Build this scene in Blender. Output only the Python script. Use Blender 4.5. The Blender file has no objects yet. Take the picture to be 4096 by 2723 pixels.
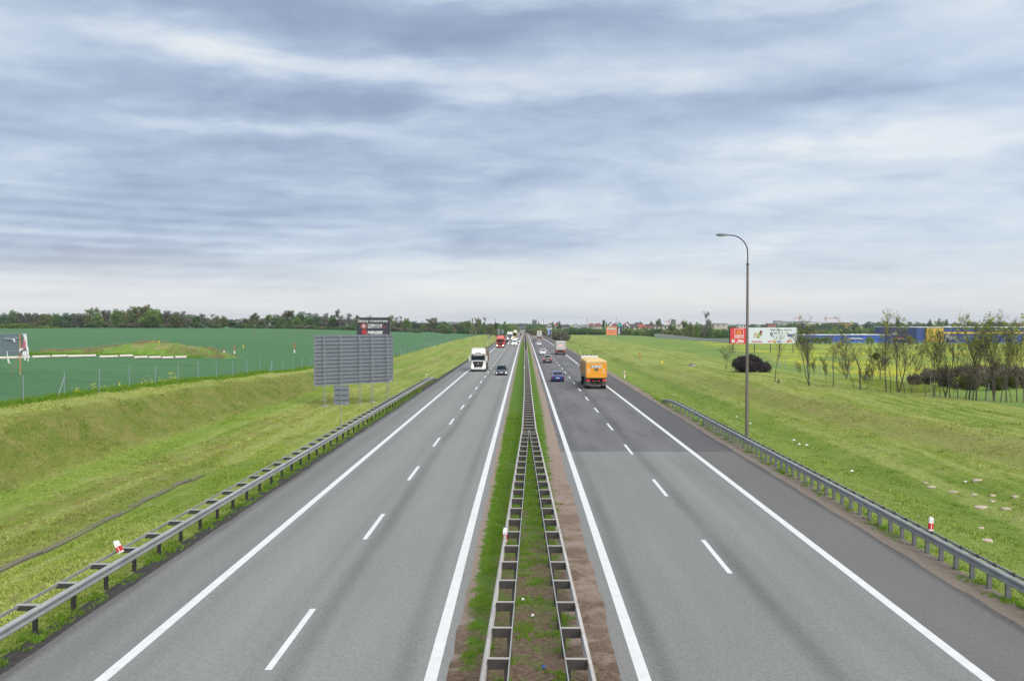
import bpy, math, random
import numpy as np
from mathutils import Vector, noise as mnoise
random.seed(7); np.random.seed(7)
R = math.radians
scene = bpy.context.scene
col = scene.collection

# ---------------------------------------------------------------- camera
H = 8.1            # eye height above the road (standing on a bridge over it)
FPX = 3600.0       # focal length in pixels of the 4096 px wide photograph
VX, VY = 2099.0, 1291.5
cam_d = bpy.data.cameras.new('camera'); cam = bpy.data.objects.new('camera', cam_d); col.objects.link(cam)
cam_d.sensor_width = 36; cam_d.lens = FPX/4096*36; cam_d.clip_start = 0.5; cam_d.clip_end = 30000
cam.location = (0, 0, H)
cam.rotation_euler = (R(90)-math.atan((1361.5-VY)/FPX), 0, math.atan((VX-2048)/FPX))
scene.camera = cam
scene.view_settings.view_transform = 'Standard'
scene.view_settings.look = 'None'
scene.view_settings.gamma = 1.0
scene.view_settings.use_curve_mapping = False
EXPO = 1.35
scene.view_settings.exposure = EXPO
KE = 2**(-EXPO)

# ---------------------------------------------------------------- node helpers
def srgb(r, g, b, k=1.0):
    f = lambda c: ((c/255)/12.92 if c/255 <= .04045 else (((c/255)+.055)/1.055)**2.4)
    return (f(r)*k, f(g)*k, f(b)*k, 1)
class NT:
    def __init__(s, tree): s.t = tree; s.n = tree.nodes; s.l = tree.links
    def add(s, typ, **kw):
        n = s.n.new(typ)
        for k, v in kw.items(): setattr(n, k, v)
        return n
    def put(s, sock, v):
        if hasattr(v, 'is_output') or isinstance(v, bpy.types.NodeSocket): s.l.new(v, sock)
        else:
            try: sock.default_value = v
            except Exception: sock.default_value = (v, v, v)
    def math(s, op, a, b=0.0, c=None, clamp=False):
        n = s.add('ShaderNodeMath', operation=op, use_clamp=clamp); s.put(n.inputs[0], a); s.put(n.inputs[1], b)
        if c is not None: s.put(n.inputs[2], c)
        return n.outputs[0]
    def vmath(s, op, a, b=(0, 0, 0)):
        n = s.add('ShaderNodeVectorMath', operation=op); s.put(n.inputs[0], a); s.put(n.inputs[1], b)
        return n.outputs['Value'] if op in ('LENGTH', 'DOT_PRODUCT') else n.outputs[0]
    def xyz(s, v):
        n = s.add('ShaderNodeSeparateXYZ'); s.put(n.inputs[0], v); return n.outputs
    def comb(s, x, y, z):
        n = s.add('ShaderNodeCombineXYZ'); s.put(n.inputs[0], x); s.put(n.inputs[1], y); s.put(n.inputs[2], z); return n.outputs[0]
    def noise(s, vec, scale, detail=4, rough=.55, dist=0.0, col=False):
        n = s.add('ShaderNodeTexNoise'); s.put(n.inputs['Vector'], vec); n.inputs['Scale'].default_value = scale
        n.inputs['Detail'].default_value = detail; n.inputs['Roughness'].default_value = rough; n.inputs['Distortion'].default_value = dist
        return n.outputs['Color'] if col else n.outputs['Fac']
    def ramp(s, fac, stops, interp='LINEAR'):
        n = s.add('ShaderNodeValToRGB'); n.color_ramp.interpolation = interp; e = n.color_ramp.elements
        while len(e) < len(stops): e.new(.5)
        for i, (p, c) in enumerate(stops):
            e[i].position = p; e[i].color = c if len(c) == 4 else (*c, 1)
        s.put(n.inputs[0], fac); return n.outputs[0]
    def mr(s, v, a, b, c=0.0, d=1.0, smooth=False):
        n = s.add('ShaderNodeMapRange'); n.interpolation_type = 'SMOOTHSTEP' if smooth else 'LINEAR'
        s.put(n.inputs[0], v)
        for i, x in enumerate((a, b, c, d)): s.put(n.inputs[i+1], x)
        return n.outputs[0]
    def mix(s, f, a, b, blend='MIX'):
        n = s.add('ShaderNodeMix', data_type='RGBA', blend_type=blend); s.put(n.inputs[0], f)
        s.put(n.inputs[6], a if not isinstance(a, tuple) or len(a) == 4 else (*a, 1)); s.put(n.inputs[7], b if not isinstance(b, tuple) or len(b) == 4 else (*b, 1))
        return n.outputs[2]

# ---------------------------------------------------------------- world: layered stratocumulus
SUN_EL, SUN_ROT = R(48), R(150)
world = bpy.data.worlds.new('World'); scene.world = world; world.use_nodes = True
w = NT(world.node_tree); w.n.clear()
tc = w.add('ShaderNodeTexCoord'); D = tc.outputs['Generated']
dx, dy, dz = w.xyz(D)[:3]
az = w.math('ARCTAN2', dx, dy); el = w.math('ARCSINE', dz)
# a cloud deck seen from below: project the view ray on a plane, so that the bands crowd towards the horizon
den = w.math('ADD', w.math('MAXIMUM', dz, 0.0), .13)
pp = w.comb(w.math('MULTIPLY', w.math('DIVIDE', dx, den), .62), w.math('MULTIPLY', w.math('DIVIDE', dy, den), .8), 0)
n1 = w.noise(pp, 1.5, 5, .5, .35)
n2 = w.noise(w.vmath('ADD', pp, (7.3, 2.1, 4)), 4.2, 6, .55, .6)
n3 = w.noise(w.vmath('ADD', pp, (1.3, 4.1, 2)), 11, 6, .6, .8)
v = w.math('ADD', w.math('MULTIPLY', w.math('SUBTRACT', n1, .5), 1.0), w.math('MULTIPLY', w.math('SUBTRACT', n2, .5), .56))
v = w.math('ADD', v, w.math('MULTIPLY', w.math('SUBTRACT', n3, .5), .24))
v = w.math('ADD', v, w.mr(az, -.4, .45, .50, .60, True))
wob = w.noise(w.comb(w.math('MULTIPLY', az, 4.0), w.math('MULTIPLY', el, 16.0), 3.1), 1.3, 5, .6, col=True)
wob = w.vmath('MULTIPLY', w.vmath('SUBTRACT', wob, (.5, .5, .5)), (.26, .075, 0))
ae = w.vmath('ADD', w.comb(az, el, 0), wob)
# (x, y, rx, ry, amount): the large dark and bright banks, in pixels of a 2359 px wide view
BANKS = [(830, 95, 620, 60, -.30), (1500, 100, 480, 45, -.20), (250, 60, 260, 60, -.12), (700, 262, 520, 48, -.34), (1650, 262, 620, 40, -.24), (150, 330, 380, 70, -.15),
         (750, 402, 620, 46, -.27), (1250, 330, 330, 40, -.12), (470, 160, 150, 45, .34), (850, 185, 300, 30, .24), (30, 150, 130, 60, .2),
         (640, 330, 420, 20, .20), (1250, 215, 420, 28, .12), (1960, 375, 430, 50, .40), (2250, 120, 260, 130, .30), (1850, 60, 330, 28, .20),
         (280, 500, 620, 60, -.16), (230, 620, 520, 46, -.26), (1350, 520, 600, 60, .02), (1250, 30, 330, 28, .20), (1050, 610, 420, 26, .18), (2000, 540, 560, 80, .18), (1500, 660, 700, 40, .22), (1700, 450, 380, 40, .10),
         (2050, 262, 300, 18, -.1), (1560, 205, 60, 30, .1), (1100, 395, 120, 14, .15), (480, 20, 220, 20, .12)]
for bx, by, rx, ry, am in BANKS:
    mp = w.add('ShaderNodeMapping', vector_type='TEXTURE')
    mp.inputs['Location'].default_value = ((bx-1209)/2074, (744-by)/2074, 0)
    mp.inputs['Scale'].default_value = (rx/2074, ry/2074, 1)
    w.put(mp.inputs['Vector'], ae)
    g = w.mr(w.vmath('LENGTH', mp.outputs[0]), 0.0, 1.55, am, 0.0, True)
    v = w.math('ADD', v, g)
# fine ripples, low on the left
rip = w.add('ShaderNodeTexWave', wave_type='BANDS', bands_direction='Y', wave_profile='SIN')
w.put(rip.inputs['Vector'], w.comb(w.math('MULTIPLY', az, .12), w.math('ADD', el, w.math('MULTIPLY', az, .012)), 0)); rip.inputs['Scale'].default_value = 28; rip.inputs['Distortion'].default_value = 2.2
rip.inputs['Detail'].default_value = 3; rip.inputs['Detail Scale'].default_value = 2.2
rm = w.math('MULTIPLY', w.mr(az, -.52, .05, 1, 0, True), w.math('MULTIPLY', w.mr(el, .015, .05, 0, 1, True), w.mr(el, .10, .17, 1, 0, True)))
v = w.math('ADD', v, w.math('MULTIPLY', w.math('MULTIPLY', w.math('SUBTRACT', rip.outputs['Fac'], .5), .16), rm))
cloud = w.ramp(v, [(0.0, srgb(140, 153, 180)), (.20, srgb(154, 168, 194)), (.40, srgb(172, 187, 210)), (.58, srgb(192, 206, 223)), (.78, srgb(213, 222, 232)), (1.0, srgb(238, 240, 241))])
# clearer and bluer gaps to the right, pale warm strip along the horizon
sky = w.add('ShaderNodeTexSky', sky_type='NISHITA'); sky.sun_disc = False; sky.sun_elevation = SUN_EL; sky.sun_rotation = SUN_ROT
skyc = w.vmath('MULTIPLY', sky.outputs[0], (.10, .10, .10))
gap = w.math('MULTIPLY', w.mr(az, -.05, .5, .0, .35, True), w.mr(w.noise(pp, 1.9, 4), .4, .62))
cloud = w.mix(gap, cloud, srgb(182, 205, 232))
hz = w.mr(el, .012, .095, .95, 0, True)
hn = w.math('MULTIPLY', hz, w.mr(w.noise(w.comb(w.math('MULTIPLY', az, 2.2), w.math('MULTIPLY', el, 30), 1), 1.5, 5), .28, .60, .55, 1))
cloud = w.mix(hn, cloud, srgb(237, 236, 235))
cloud = w.vmath('MULTIPLY', cloud, (KE, KE, KE))
fin = w.mix(.94, skyc, cloud)
bg = w.add('ShaderNodeBackground'); w.put(bg.inputs[0], fin); bg.inputs[1].default_value = 1.0
wo = w.add('ShaderNodeOutputWorld'); w.l.new(bg.outputs[0], wo.inputs[0])
# ---------------------------------------------------------------- sun behind the cloud: broad and weak
sd = bpy.data.lights.new('sun', 'SUN'); sd.energy = 1.5; sd.angle = R(60); sd.color = (1, .945, .86)
sun = bpy.data.objects.new('sun', sd); col.objects.link(sun)
sun.rotation_euler = (R(90)-SUN_EL, 0, R(180)-SUN_ROT+R(0))

# ---------------------------------------------------------------- mesh helpers
def smoothstep(a, b, x):
    t = np.clip((np.asarray(x, float)-a)/(b-a), 0, 1); return t*t*(3-2*t)
def tag(o, label=None, cat=None, group=None, kind=None):
    if label: o['label'] = label
    if cat: o['category'] = cat
    if group: o['group'] = group
    if kind: o['kind'] = kind
    return o
def empty(name, loc=(0, 0, 0), rz=0.0, label=None, cat=None, group=None, s=1.0):
    o = bpy.data.objects.new(name, None); col.objects.link(o); o.location = loc; o.rotation_euler = (0, 0, rz); o.scale = (s, s, s)
    o.empty_display_size = .2
    return tag(o, label, cat, group)
def link(name, me, mat=None, parent=None, loc=None):
    o = bpy.data.objects.new(name, me); col.objects.link(o)
    if mat is not None and not me.materials: me.materials.append(mat)
    if parent is not None: o.parent = parent
    if loc is not None: o.location = loc
    return o
def npmesh(name, V, F, mat=None, smooth=False):
    me = bpy.data.meshes.new(name); V = np.asarray(V, np.float32); F = np.asarray(F, np.int32); k = F.shape[1]
    me.vertices.add(len(V)); me.vertices.foreach_set('co', V.ravel())
    me.loops.add(F.size); me.loops.foreach_set('vertex_index', F.ravel())
    me.polygons.add(len(F)); me.polygons.foreach_set('loop_start', np.arange(0, F.size, k, dtype=np.int32))
    me.polygons.foreach_set('loop_total', np.full(len(F), k, np.int32))
    if smooth: me.polygons.foreach_set('use_smooth', np.ones(len(F), bool))
    me.update(calc_edges=True); me.validate()
    if mat: me.materials.append(mat)
    return me
class MB:
    def __init__(s): s.v = []; s.f = []
    def poly(s, pts, faces):
        b = len(s.v); s.v += [tuple(p) for p in pts]; s.f += [tuple(b+i for i in f) for f in faces]; return s
    def box(s, x0, x1, y0, y1, z0, z1):
        return s.poly([(x0, y0, z0), (x1, y0, z0), (x1, y1, z0), (x0, y1, z0), (x0, y0, z1), (x1, y0, z1), (x1, y1, z1), (x0, y1, z1)],
                      [(0, 3, 2, 1), (4, 5, 6, 7), (0, 1, 5, 4), (1, 2, 6, 5), (2, 3, 7, 6), (3, 0, 4, 7)])
    def loft(s, secs, cap=True, closed=True):
        n = len(secs[0]); b = len(s.v)
        for q in secs: s.v += [tuple(p) for p in q]
        for i in range(len(secs)-1):
            for j in range(n if closed else n-1):
                k = (j+1) % n; s.f.append((b+i*n+j, b+i*n+k, b+(i+1)*n+k, b+(i+1)*n+j))
        if cap:
            s.f.append(tuple(b+j for j in range(n))[::-1]); s.f.append(tuple(b+(len(secs)-1)*n+j for j in range(n)))
        return s
    def tube(s, pts, rad, n=6, cap=True):
        pts = [Vector(p) for p in pts]; secs = []
        if not hasattr(rad, '__len__'): rad = [rad]*len(pts)
        for i, p in enumerate(pts):
            d = (pts[min(i+1, len(pts)-1)]-pts[max(i-1, 0)]).normalized()
            a = d.cross(Vector((0, 0, 1)) if abs(d.z) < .9 else Vector((0, 1, 0))).normalized(); c = d.cross(a)
            secs.append([p+(a*math.cos(t)+c*math.sin(t))*rad[i] for t in [2*math.pi*j/n for j in range(n)]])
        return s.loft(secs, cap)
    def panel(s, q, t=.02):      # quad q (4 points, counter-clockwise seen from outside) with thickness t behind it
        q = [Vector(p) for p in q]; nn = (q[1]-q[0]).cross(q[3]-q[0]).normalized()
        return s.poly([p-nn*t for p in q]+q, [(0, 3, 2, 1), (4, 5, 6, 7), (0, 1, 5, 4), (1, 2, 6, 5), (2, 3, 7, 6), (3, 0, 4, 7)])
    def mesh(s, name, mat, sharp=None):
        me = bpy.data.meshes.new(name); me.from_pydata(s.v, [], s.f); me.update()
        if mat: me.materials.append(mat)
        if sharp:
            me.polygons.foreach_set('use_smooth', [True]*len(me.polygons)); me.set_sharp_from_angle(angle=R(sharp))
        return me
    def build(s, name, mat, parent=None, sharp=None, loc=None): return link(name, s.mesh(name, mat, sharp), None, parent, loc)

# ---------------------------------------------------------------- materials
def pmat(name, color, rough=.6, metal=0.0, var=0.0, vscale=3.0, bump=0.0, bscale=20.0, emit=None, es=0.0, coat=0.0, dirt=None, stretch=(1, 1, 1)):
    m = bpy.data.materials.new(name); m.use_nodes = True; t = NT(m.node_tree); p = t.n['Principled BSDF']
    c = color if len(color) == 4 else (*color, 1)
    p.inputs['Roughness'].default_value = rough; p.inputs['Metallic'].default_value = metal
    if coat: p.inputs['Coat Weight'].default_value = coat; p.inputs['Coat Roughness'].default_value = .08
    tcn = t.add('ShaderNodeTexCoord'); co = t.vmath('MULTIPLY', tcn.outputs['Object'], stretch)
    if var or dirt:
        nz = t.noise(co, vscale, 5, .6)
        out = t.mix(t.mr(nz, .3, .7), tuple(x*(1-var) for x in c[:3]), tuple(min(1, x*(1+var)) for x in c[:3]))
        if dirt:
            dn = t.noise(t.vmath('ADD', co, (3.3, 1.7, 9.1)), vscale*.7, 6, .65)
            out = t.mix(t.mr(dn, .42, .75, 0, dirt[3]), out, dirt[:3])
        t.put(p.inputs['Base Color'], out)
    else: p.inputs['Base Color'].default_value = c
    if bump:
        b = t.add('ShaderNodeBump'); b.inputs['Strength'].default_value = bump; b.inputs['Distance'].default_value = .02
        t.put(b.inputs['Height'], t.noise(co, bscale, 4, .6)); t.put(p.inputs['Normal'], b.outputs[0])
    if emit: p.inputs['Emission Color'].default_value = (*emit[:3], 1); p.inputs['Emission Strength'].default_value = es
    return m
# ================================================================ TERRAIN
def zr(Y):   # height of the carriageways along the road
    return np.interp(Y, [-50, 300, 380, 450, 560, 700, 840, 1000, 1200, 1600, 2060, 3000, 4000], [0, 0, -.15, -.35, -.85, -1.75, -2.9, -4.4, -5.4, -6.8, -7.9, -9.5, -10])
def cx(Y):   # centre line drifts left far away
    return np.interp(Y, [-50, 1000, 1300, 1700, 2060, 2600, 3200], [0, 0, -.6, -2.9, -6, -26, -70])
def lerp(a, b, t): return a+(b-a)*t
def zfence(Y): return np.interp(Y, [-50, 30, 55, 90, 115, 165, 217, 300, 420, 560, 1000, 2000, 4000], [3.3, 3.25, 3.1, 2.5, 1.8, .8, .1, .25, .4, .2, -3.0, -5.5, -6])
def h_left(u, Y):      # u = metres left of the road axis
    zf = zfence(Y); zroad = zr(Y)
    pts = [(11.8, zroad-.05), (12.15, zroad+.006), (12.8, zroad-.07), (18.0, zroad-.50), (19.0, zroad-.42), (25.2, lerp(zroad, zf, .02)), (26.4, lerp(zroad, zf, .30)), (28.3, lerp(zroad, zf, .92)), (31.0, zf)]
    z = np.full(np.broadcast(u, Y).shape, 0.0); us = np.broadcast_to(u, z.shape)
    for (a, za), (b, zb) in zip(pts[:-1], pts[1:]):
        k = (us >= a) & (us <= b); z = np.where(k, lerp(za, zb, (us-a)/(b-a)), z)
    g550 = np.interp(us, [31, 38, 61, 91, 137, 230, 320, 900, 3000], [1.2, 1.6, 2.3, 3.3, 4.6, 5.2, 5.2, 6, 6])
    G0 = np.interp(Y, [-50, 60, 100, 150, 200, 300], [3.3, 3.1, 2.7, 2.3, 2.3, 3.0])
    G = np.where(Y < 300, G0, np.where(Y < 550, lerp(np.minimum(3.0, g550+.6), g550, smoothstep(300, 550, Y)), lerp(g550, np.interp(Y, [550, 1200, 2500, 6000], [3, -1, -3, 0]), smoothstep(560, 1100, Y))))
    z = np.where(us > 31, lerp(zf, G, smoothstep(31, 80, us)), z)
    return z
def footR(Y): return np.interp(Y, [0, 55, 75, 120, 6000], [28.5, 27.5, 24.8, 22.3, 22.3])
def topR(Y): return np.interp(Y, [0, 55, 72, 90, 130, 6000], [34.5, 33.2, 29.5, 27, 26, 26])
def h_right(u, Y):
    zroad = zr(Y); fo = footR(Y); to = topR(Y)
    Gy = np.interp(Y, [-50, 90, 100, 140, 200, 260, 320, 420, 550, 700, 1000, 2000, 4000], [.9, .8, .75, .45, .15, .1, .0, .1, .1, -.8, -2.5, -5, -4])
    Gf = np.interp(Y, [-50, 90, 140, 242, 300, 420, 500, 700, 1000, 2000, 4000], [.9, .75, .6, .9, .0, -2.2, -3.0, -3.2, -3, -3, -3])
    z = np.full(np.broadcast(u, Y).shape, 0.0); us = np.broadcast_to(u, z.shape)
    G = lerp(Gy, Gf, smoothstep(62, 125, us))
    mid = lerp(zroad-.3, G, .15)
    pts = [(12.95, zroad-.05), (13.32, zroad+.006), (14.4, zroad-.08), (16.2, zroad-.25), (20.0, zroad-.92), (20.7, zroad-.9)]
    for (a, za), (b, zb) in zip(pts[:-1], pts[1:]):
        k = (us >= a) & (us <= b); z = np.where(k, lerp(za, zb, (us-a)/(b-a)), z)
    z = np.where((us > 20.7) & (us <= fo), lerp(zroad-.9, mid, smoothstep(0, 1, (us-20.7)/np.maximum(fo-20.7, .1))), z)
    z = np.where((us > fo) & (us <= to), lerp(mid, G, smoothstep(0, 1, (us-fo)/np.maximum(to-fo, .1))), z)
    z = np.where(us > to, G, z)
    return z
def vnoise(X, Y, f, seed=0):     # smooth value noise
    rs = np.random.RandomState(seed); T = rs.rand(256, 256); x = X*f+5000; y = Y*f+5000; xi = np.floor(x).astype(int); yi = np.floor(y).astype(int); tx = x-xi; ty = y-yi; tx = tx*tx*(3-2*tx); ty = ty*ty*(3-2*ty)
    g = lambda i, j: T[i % 256, j % 256]; return (g(xi, yi)*(1-tx)+g(xi+1, yi)*tx)*(1-ty)+(g(xi, yi+1)*(1-tx)+g(xi+1, yi+1)*tx)*ty
def bumps(X, Y, k=1.0):
    return k*(.30*(vnoise(X, Y*.6, .22, 1)-.5)+.16*(vnoise(X, Y, .6, 2)-.5)+.10*(vnoise(X, Y, 1.25, 3)-.5))
def hz(X, Y):          # ground height anywhere
    X = np.asarray(X, float); Y = np.asarray(Y, float); u = X-cx(Y); rg = .035*(vnoise(u*2, Y, .9, 6)-.5)
    zl = h_left(-u, Y); zrr = h_right(u, Y); med = zr(Y)+np.interp(u, [-2.05, -1.72, -1.4, 1.9, 2.2, 2.55], [-.055, .006, .02, .02, .006, -.055])+rg
    z = np.where(u < -11.8, zl+rg*(u > -12.9), np.where(u > 13.0, zrr+rg*(u < 14.5), np.where((u > -2.1) & (u < 2.6), med, zr(Y)-.14)))
    damp = np.where(u < 0, smoothstep(12.8, 17, -u), smoothstep(14.6, 18, u))
    return z+bumps(X, Y)*damp
def gz(x, y): return float(hz(x, y))
def ray(px, py):       # where the line of sight through a pixel of the photograph meets the ground
    a = (px-VX)/FPX; b = (py-VY)/FPX; Y = np.concatenate([np.arange(18, 300, .25), np.arange(300, 3500, 2.0)])
    d = hz(a*Y, Y)-(H-b*Y); i = np.argmax(d > 0); return a*Y[i], Y[i]

Ys = np.unique(np.concatenate([np.arange(-12, 14, 4), np.arange(14, 130, .8), np.arange(130, 320, 3), np.arange(320, 700, 9), np.arange(700, 2200, 35), np.arange(2200, 6600, 200)]))
def sheet(name, us, mat, side='g', dz=0.0, ylo=-12, yhi=6500, ys=None):
    ys = Ys if ys is None else ys
    ys = np.unique(np.concatenate([[ylo], ys[(ys > ylo) & (ys < yhi)], [yhi]]))
    U, YY = np.meshgrid(us, ys); X = U+cx(YY)
    Z = (zr(YY) if side == 'r' else hz(X, YY))+dz
    V = np.stack([X, YY, Z], -1).reshape(-1, 3); nu = len(us); ny = len(ys)
    i = (np.arange(ny-1)[:, None]*nu+np.arange(nu-1)[None]).ravel()
    F = np.stack([i, i+1, i+nu+1, i+nu], -1)
    me = npmesh(name, V, F, mat, side == 'g')
    return tag(link(name, me), kind='structure')
FAR = [70, 80, 90, 100, 115, 130, 150, 175, 200, 230, 270, 320, 400, 500, 700, 1000, 1500, 2500, 4500]

# ---------------------------------------------------------------- ground materials
def ground_mat(name, fn, rough=.95, bump=.6, bdist=.06, bscale=9.0):
    m = bpy.data.materials.new(name); m.use_nodes = True; t = NT(m.node_tree); p = t.n['Principled BSDF']
    p.inputs['Roughness'].default_value = rough; p.inputs['Specular IOR Level'].default_value = .2
    g = t.add('ShaderNodeNewGeometry'); P = g.outputs['Position']; N = g.outputs['Normal']
    c = fn(t, P, N); t.put(p.inputs['Base Color'], c)
    if bump:
        b = t.add('ShaderNodeBump'); b.inputs['Strength'].default_value = bump; b.inputs['Distance'].default_value = bdist
        t.put(b.inputs['Height'], t.noise(P, bscale, 6, .7)); t.put(p.inputs['Normal'], b.outputs[0])
    return m
G_FRESH, G_YEL, G_STRAW, G_DARK, G_BROWN = (.155, .255, .018), (.30, .345, .055), (.40, .35, .18), (.12, .205, .02), (.22, .17, .09)
def verge_col(t, P, N):
    x, y, z = t.xyz(P)[:3]
    Ps = t.comb(x, t.math('MULTIPLY', y, .32), 0)                  # mowing and drainage run along the road
    big = t.noise(t.vmath('ADD', Ps, (5, 0, 0)), .10, 3, .5)
    mid = t.noise(Ps, .55, 5, .62, .4)
    fine = t.noise(P, 3.2, 6, .75)
    vf = t.noise(P, 17.0, 4, .8)
    c = t.mix(t.mr(big, .40, .58), G_FRESH, G_YEL)
    c = t.mix(t.mr(t.noise(t.vmath('ADD', Ps, (9, 3, 7)), .22, 4, .6, .5), .50, .66, 0, .55), c, (.13, .19, .02))
    c = t.mix(t.mr(mid, .50, .72, 0, .75), c, (.40, .41, .13))
    strip = t.noise(t.comb(t.math('MULTIPLY', x, 1.0), t.math('MULTIPLY', y, .035), 2), .9, 3, .5, .3)
    c = t.mix(t.mr(strip, .44, .58, 0, .7), c, (.42, .45, .14))
    lush = t.noise(t.vmath('ADD', Ps, (0, 11, 3)), .42, 5, .6, .6)
    c = t.mix(t.mr(lush, .58, .72, 0, .8), c, G_DARK)
    c = t.mix(t.math('MULTIPLY', t.mr(x, 21.5, 19, 0, .6), t.mr(x, 13, 14)), c, (.125, .225, .025))
    # clippings left by the mower
    hay = t.math('MULTIPLY', t.mr(t.noise(t.comb(t.math('MULTIPLY', x, .8), t.math('MULTIPLY', y, .5), 5), 1.6, 6, .72, .8), .545, .67), t.mr(t.noise(P, .12, 2), .36, .55))
    c = t.mix(t.math('MULTIPLY', hay, .9), c, (.38, .32, .17))
    # left verge, from the fence to the road: pale mown crest, bank, fresh green foot, trampled hay, dark strip above the gutter
    wx = t.math('ADD', x, t.math('MULTIPLY', t.math('SUBTRACT', t.noise(P, .35, 4, .6), .5), 1.6))
    c = t.mix(t.math('MULTIPLY', t.mr(wx, -28.6, -28.0, .6, 0), t.mr(y, 170, 220, 1, 0)), c, (.40, .41, .13))
    c = t.mix(t.math('MULTIPLY', t.math('MULTIPLY', t.mr(wx, -25.4, -24.6), t.mr(wx, -22.4, -23.4)), .6), c, (.17, .30, .02))
    tr_ = t.math('MULTIPLY', t.math('MULTIPLY', t.mr(wx, -22.6, -21.8), t.mr(wx, -18.6, -19.6)), t.mr(t.noise(t.comb(x, t.math('MULTIPLY', y, .45), 3), 1.0, 6, .72, 1.0), .46, .60, 0, .75))
    c = t.mix(tr_, c, (.27, .20, .085))
    c = t.mix(t.math('MULTIPLY', t.math('MULTIPLY', t.mr(x, -20.2, -19.2), t.mr(x, -18.0, -18.3)), t.math('MULTIPLY', t.mr(y, 50, 60, .6, 0), t.mr(t.noise(P, 1.6, 5, .7), .35, .6))), c, (.15, .13, .04))
    # right verge: green ditch line, brownish upper bank
    c = t.mix(t.math('MULTIPLY', t.mr(t.math('ABSOLUTE', t.math('SUBTRACT', wx, 20.6)), .5, 1.6, .65, 0), t.mr(y, 200, 260, 1, 0)), c, (.115, .215, .02))
    xb = t.math('ADD', t.mr(y, 50, 75, 30.5, 26.8), t.mr(y, 75, 125, 0, -2.6))
    bk = t.math('MULTIPLY', t.mr(t.math('ABSOLUTE', t.math('SUBTRACT', wx, xb)), .8, 3.2, 1, 0), t.mr(t.noise(t.comb(x, t.math('MULTIPLY', y, .5), 8), .8, 6, .7, .8), .40, .58, .25, .85))
    bk = t.math('MULTIPLY', bk, t.mr(y, 110, 160, 1, .25)); bk = t.math('MULTIPLY', bk, t.mr(x, 15, 17))
    c = t.mix(bk, c, (.30, .25, .10))
    # steep banks are thinner, drier, with soil showing
    steep = t.math('MULTIPLY', t.math('MULTIPLY', t.mr(wx, -28.9, -28.0), t.mr(wx, -24.6, -25.6)), t.mr(y, 130, 230, 1, 0))
    bank = t.mix(t.mr(t.noise(Ps, 1.3, 6, .7, .7), .40, .64), (.125, .170, .022), (.29, .23, .085))
    bank = t.mix(t.mr(t.noise(Ps, .7, 5, .7, 1), .60, .68, 0, .8), bank, (.10, .17, .02))
    c = t.mix(t.math('MULTIPLY', steep, .92), c, bank)
    c = t.mix(t.mr(fine, .34, .60, .62, 0), c, (.10, .15, .012))
    c = t.mix(t.mr(vf, .36, .56, .60, 0), c, (.08, .12, .012))
    return t.mix(t.mr(vf, .52, .68, 0, .6), c, (.50, .55, .18))
M_VERGE = ground_mat('mown_grass', verge_col, bump=.9, bdist=.12, bscale=6)
def field_col(t, P, N):
    x, y, z = t.xyz(P)[:3]
    c = t.mix(t.mr(t.noise(P, .02, 4, .5), .35, .65), (.076, .185, .074), (.100, .215, .090))
    c = t.mix(t.mr(t.noise(t.comb(t.math('MULTIPLY', x, .06), t.math('MULTIPLY', y, .5), 0), .4, 5, .6), .35, .7, 0, .6), c, (.066, .165, .062))
    # tramlines
    q = t.math('ADD', t.math('MULTIPLY', x, .16), t.math('MULTIPLY', y, .99))
    q = t.math('ADD', q, t.math('MULTIPLY', t.noise(P, .012, 2), 34))
    fr = t.math('ABSOLUTE', t.math('SUBTRACT', t.math('FRACT', t.math('DIVIDE', q, 21)), .5))
    tr = t.math('MULTIPLY', t.mr(fr, .0, .035, 1, 0), t.mr(t.noise(P, .05, 3), .42, .58))
    c = t.mix(t.math('MULTIPLY', tr, .75), c, (.035, .085, .03))
    c = t.mix(t.mr(t.noise(P, 2.2, 6, .8), .34, .62, .55, 0), c, (.032, .092, .034))
    return t.mix(t.mr(t.noise(P, 9, 4, .8), .5, .8, 0, .35), c, (.11, .20, .09))
M_FIELD = ground_mat('green_cereal', field_col, bump=.8, bdist=.15, bscale=4)
def meadow_col(t, P, N):
    x, y, z = t.xyz(P)[:3]
    c = t.mix(t.mr(t.noise(P, .05, 4, .6), .35, .65), (.14, .25, .035), (.23, .32, .07))
    c = t.mix(t.mr(t.noise(P, .6, 5, .7), .45, .75, 0, .5), c, (.24, .24, .10))
    # rape and dandelions in flower: drifts of yellow between 110 and 330 m
    zone = t.math('MULTIPLY', t.mr(y, 100, 125, 0, 1, True), t.mr(y, 330, 420, 1, 0, True))
    zone = t.math('MULTIPLY', zone, t.mr(t.math('SUBTRACT', x, t.math('MULTIPLY', y, .105)), 30, 36))
    drift = t.math('MULTIPLY', t.mr(t.noise(t.vmath('MULTIPLY', P, (.5, .35, 0)), .12, 5, .6, .5), .40, .58), t.mr(t.noise(P, 1.1, 5, .8), .40, .56))
    c = t.mix(t.math('MULTIPLY', t.math('MULTIPLY', zone, drift), t.mr(x, 60, 110, .85, .5)), c, (.68, .61, .03))
    c = t.mix(t.mr(y, 400, 520, 0, .6), c, (.19, .28, .08))
    return t.mix(t.mr(t.noise(P, 4.0, 6, .8), .36, .62, .5, 0), c, (.07, .12, .02))
M_MEADOW = ground_mat('flowering_meadow', meadow_col, bump=.8, bdist=.15, bscale=4)
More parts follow.
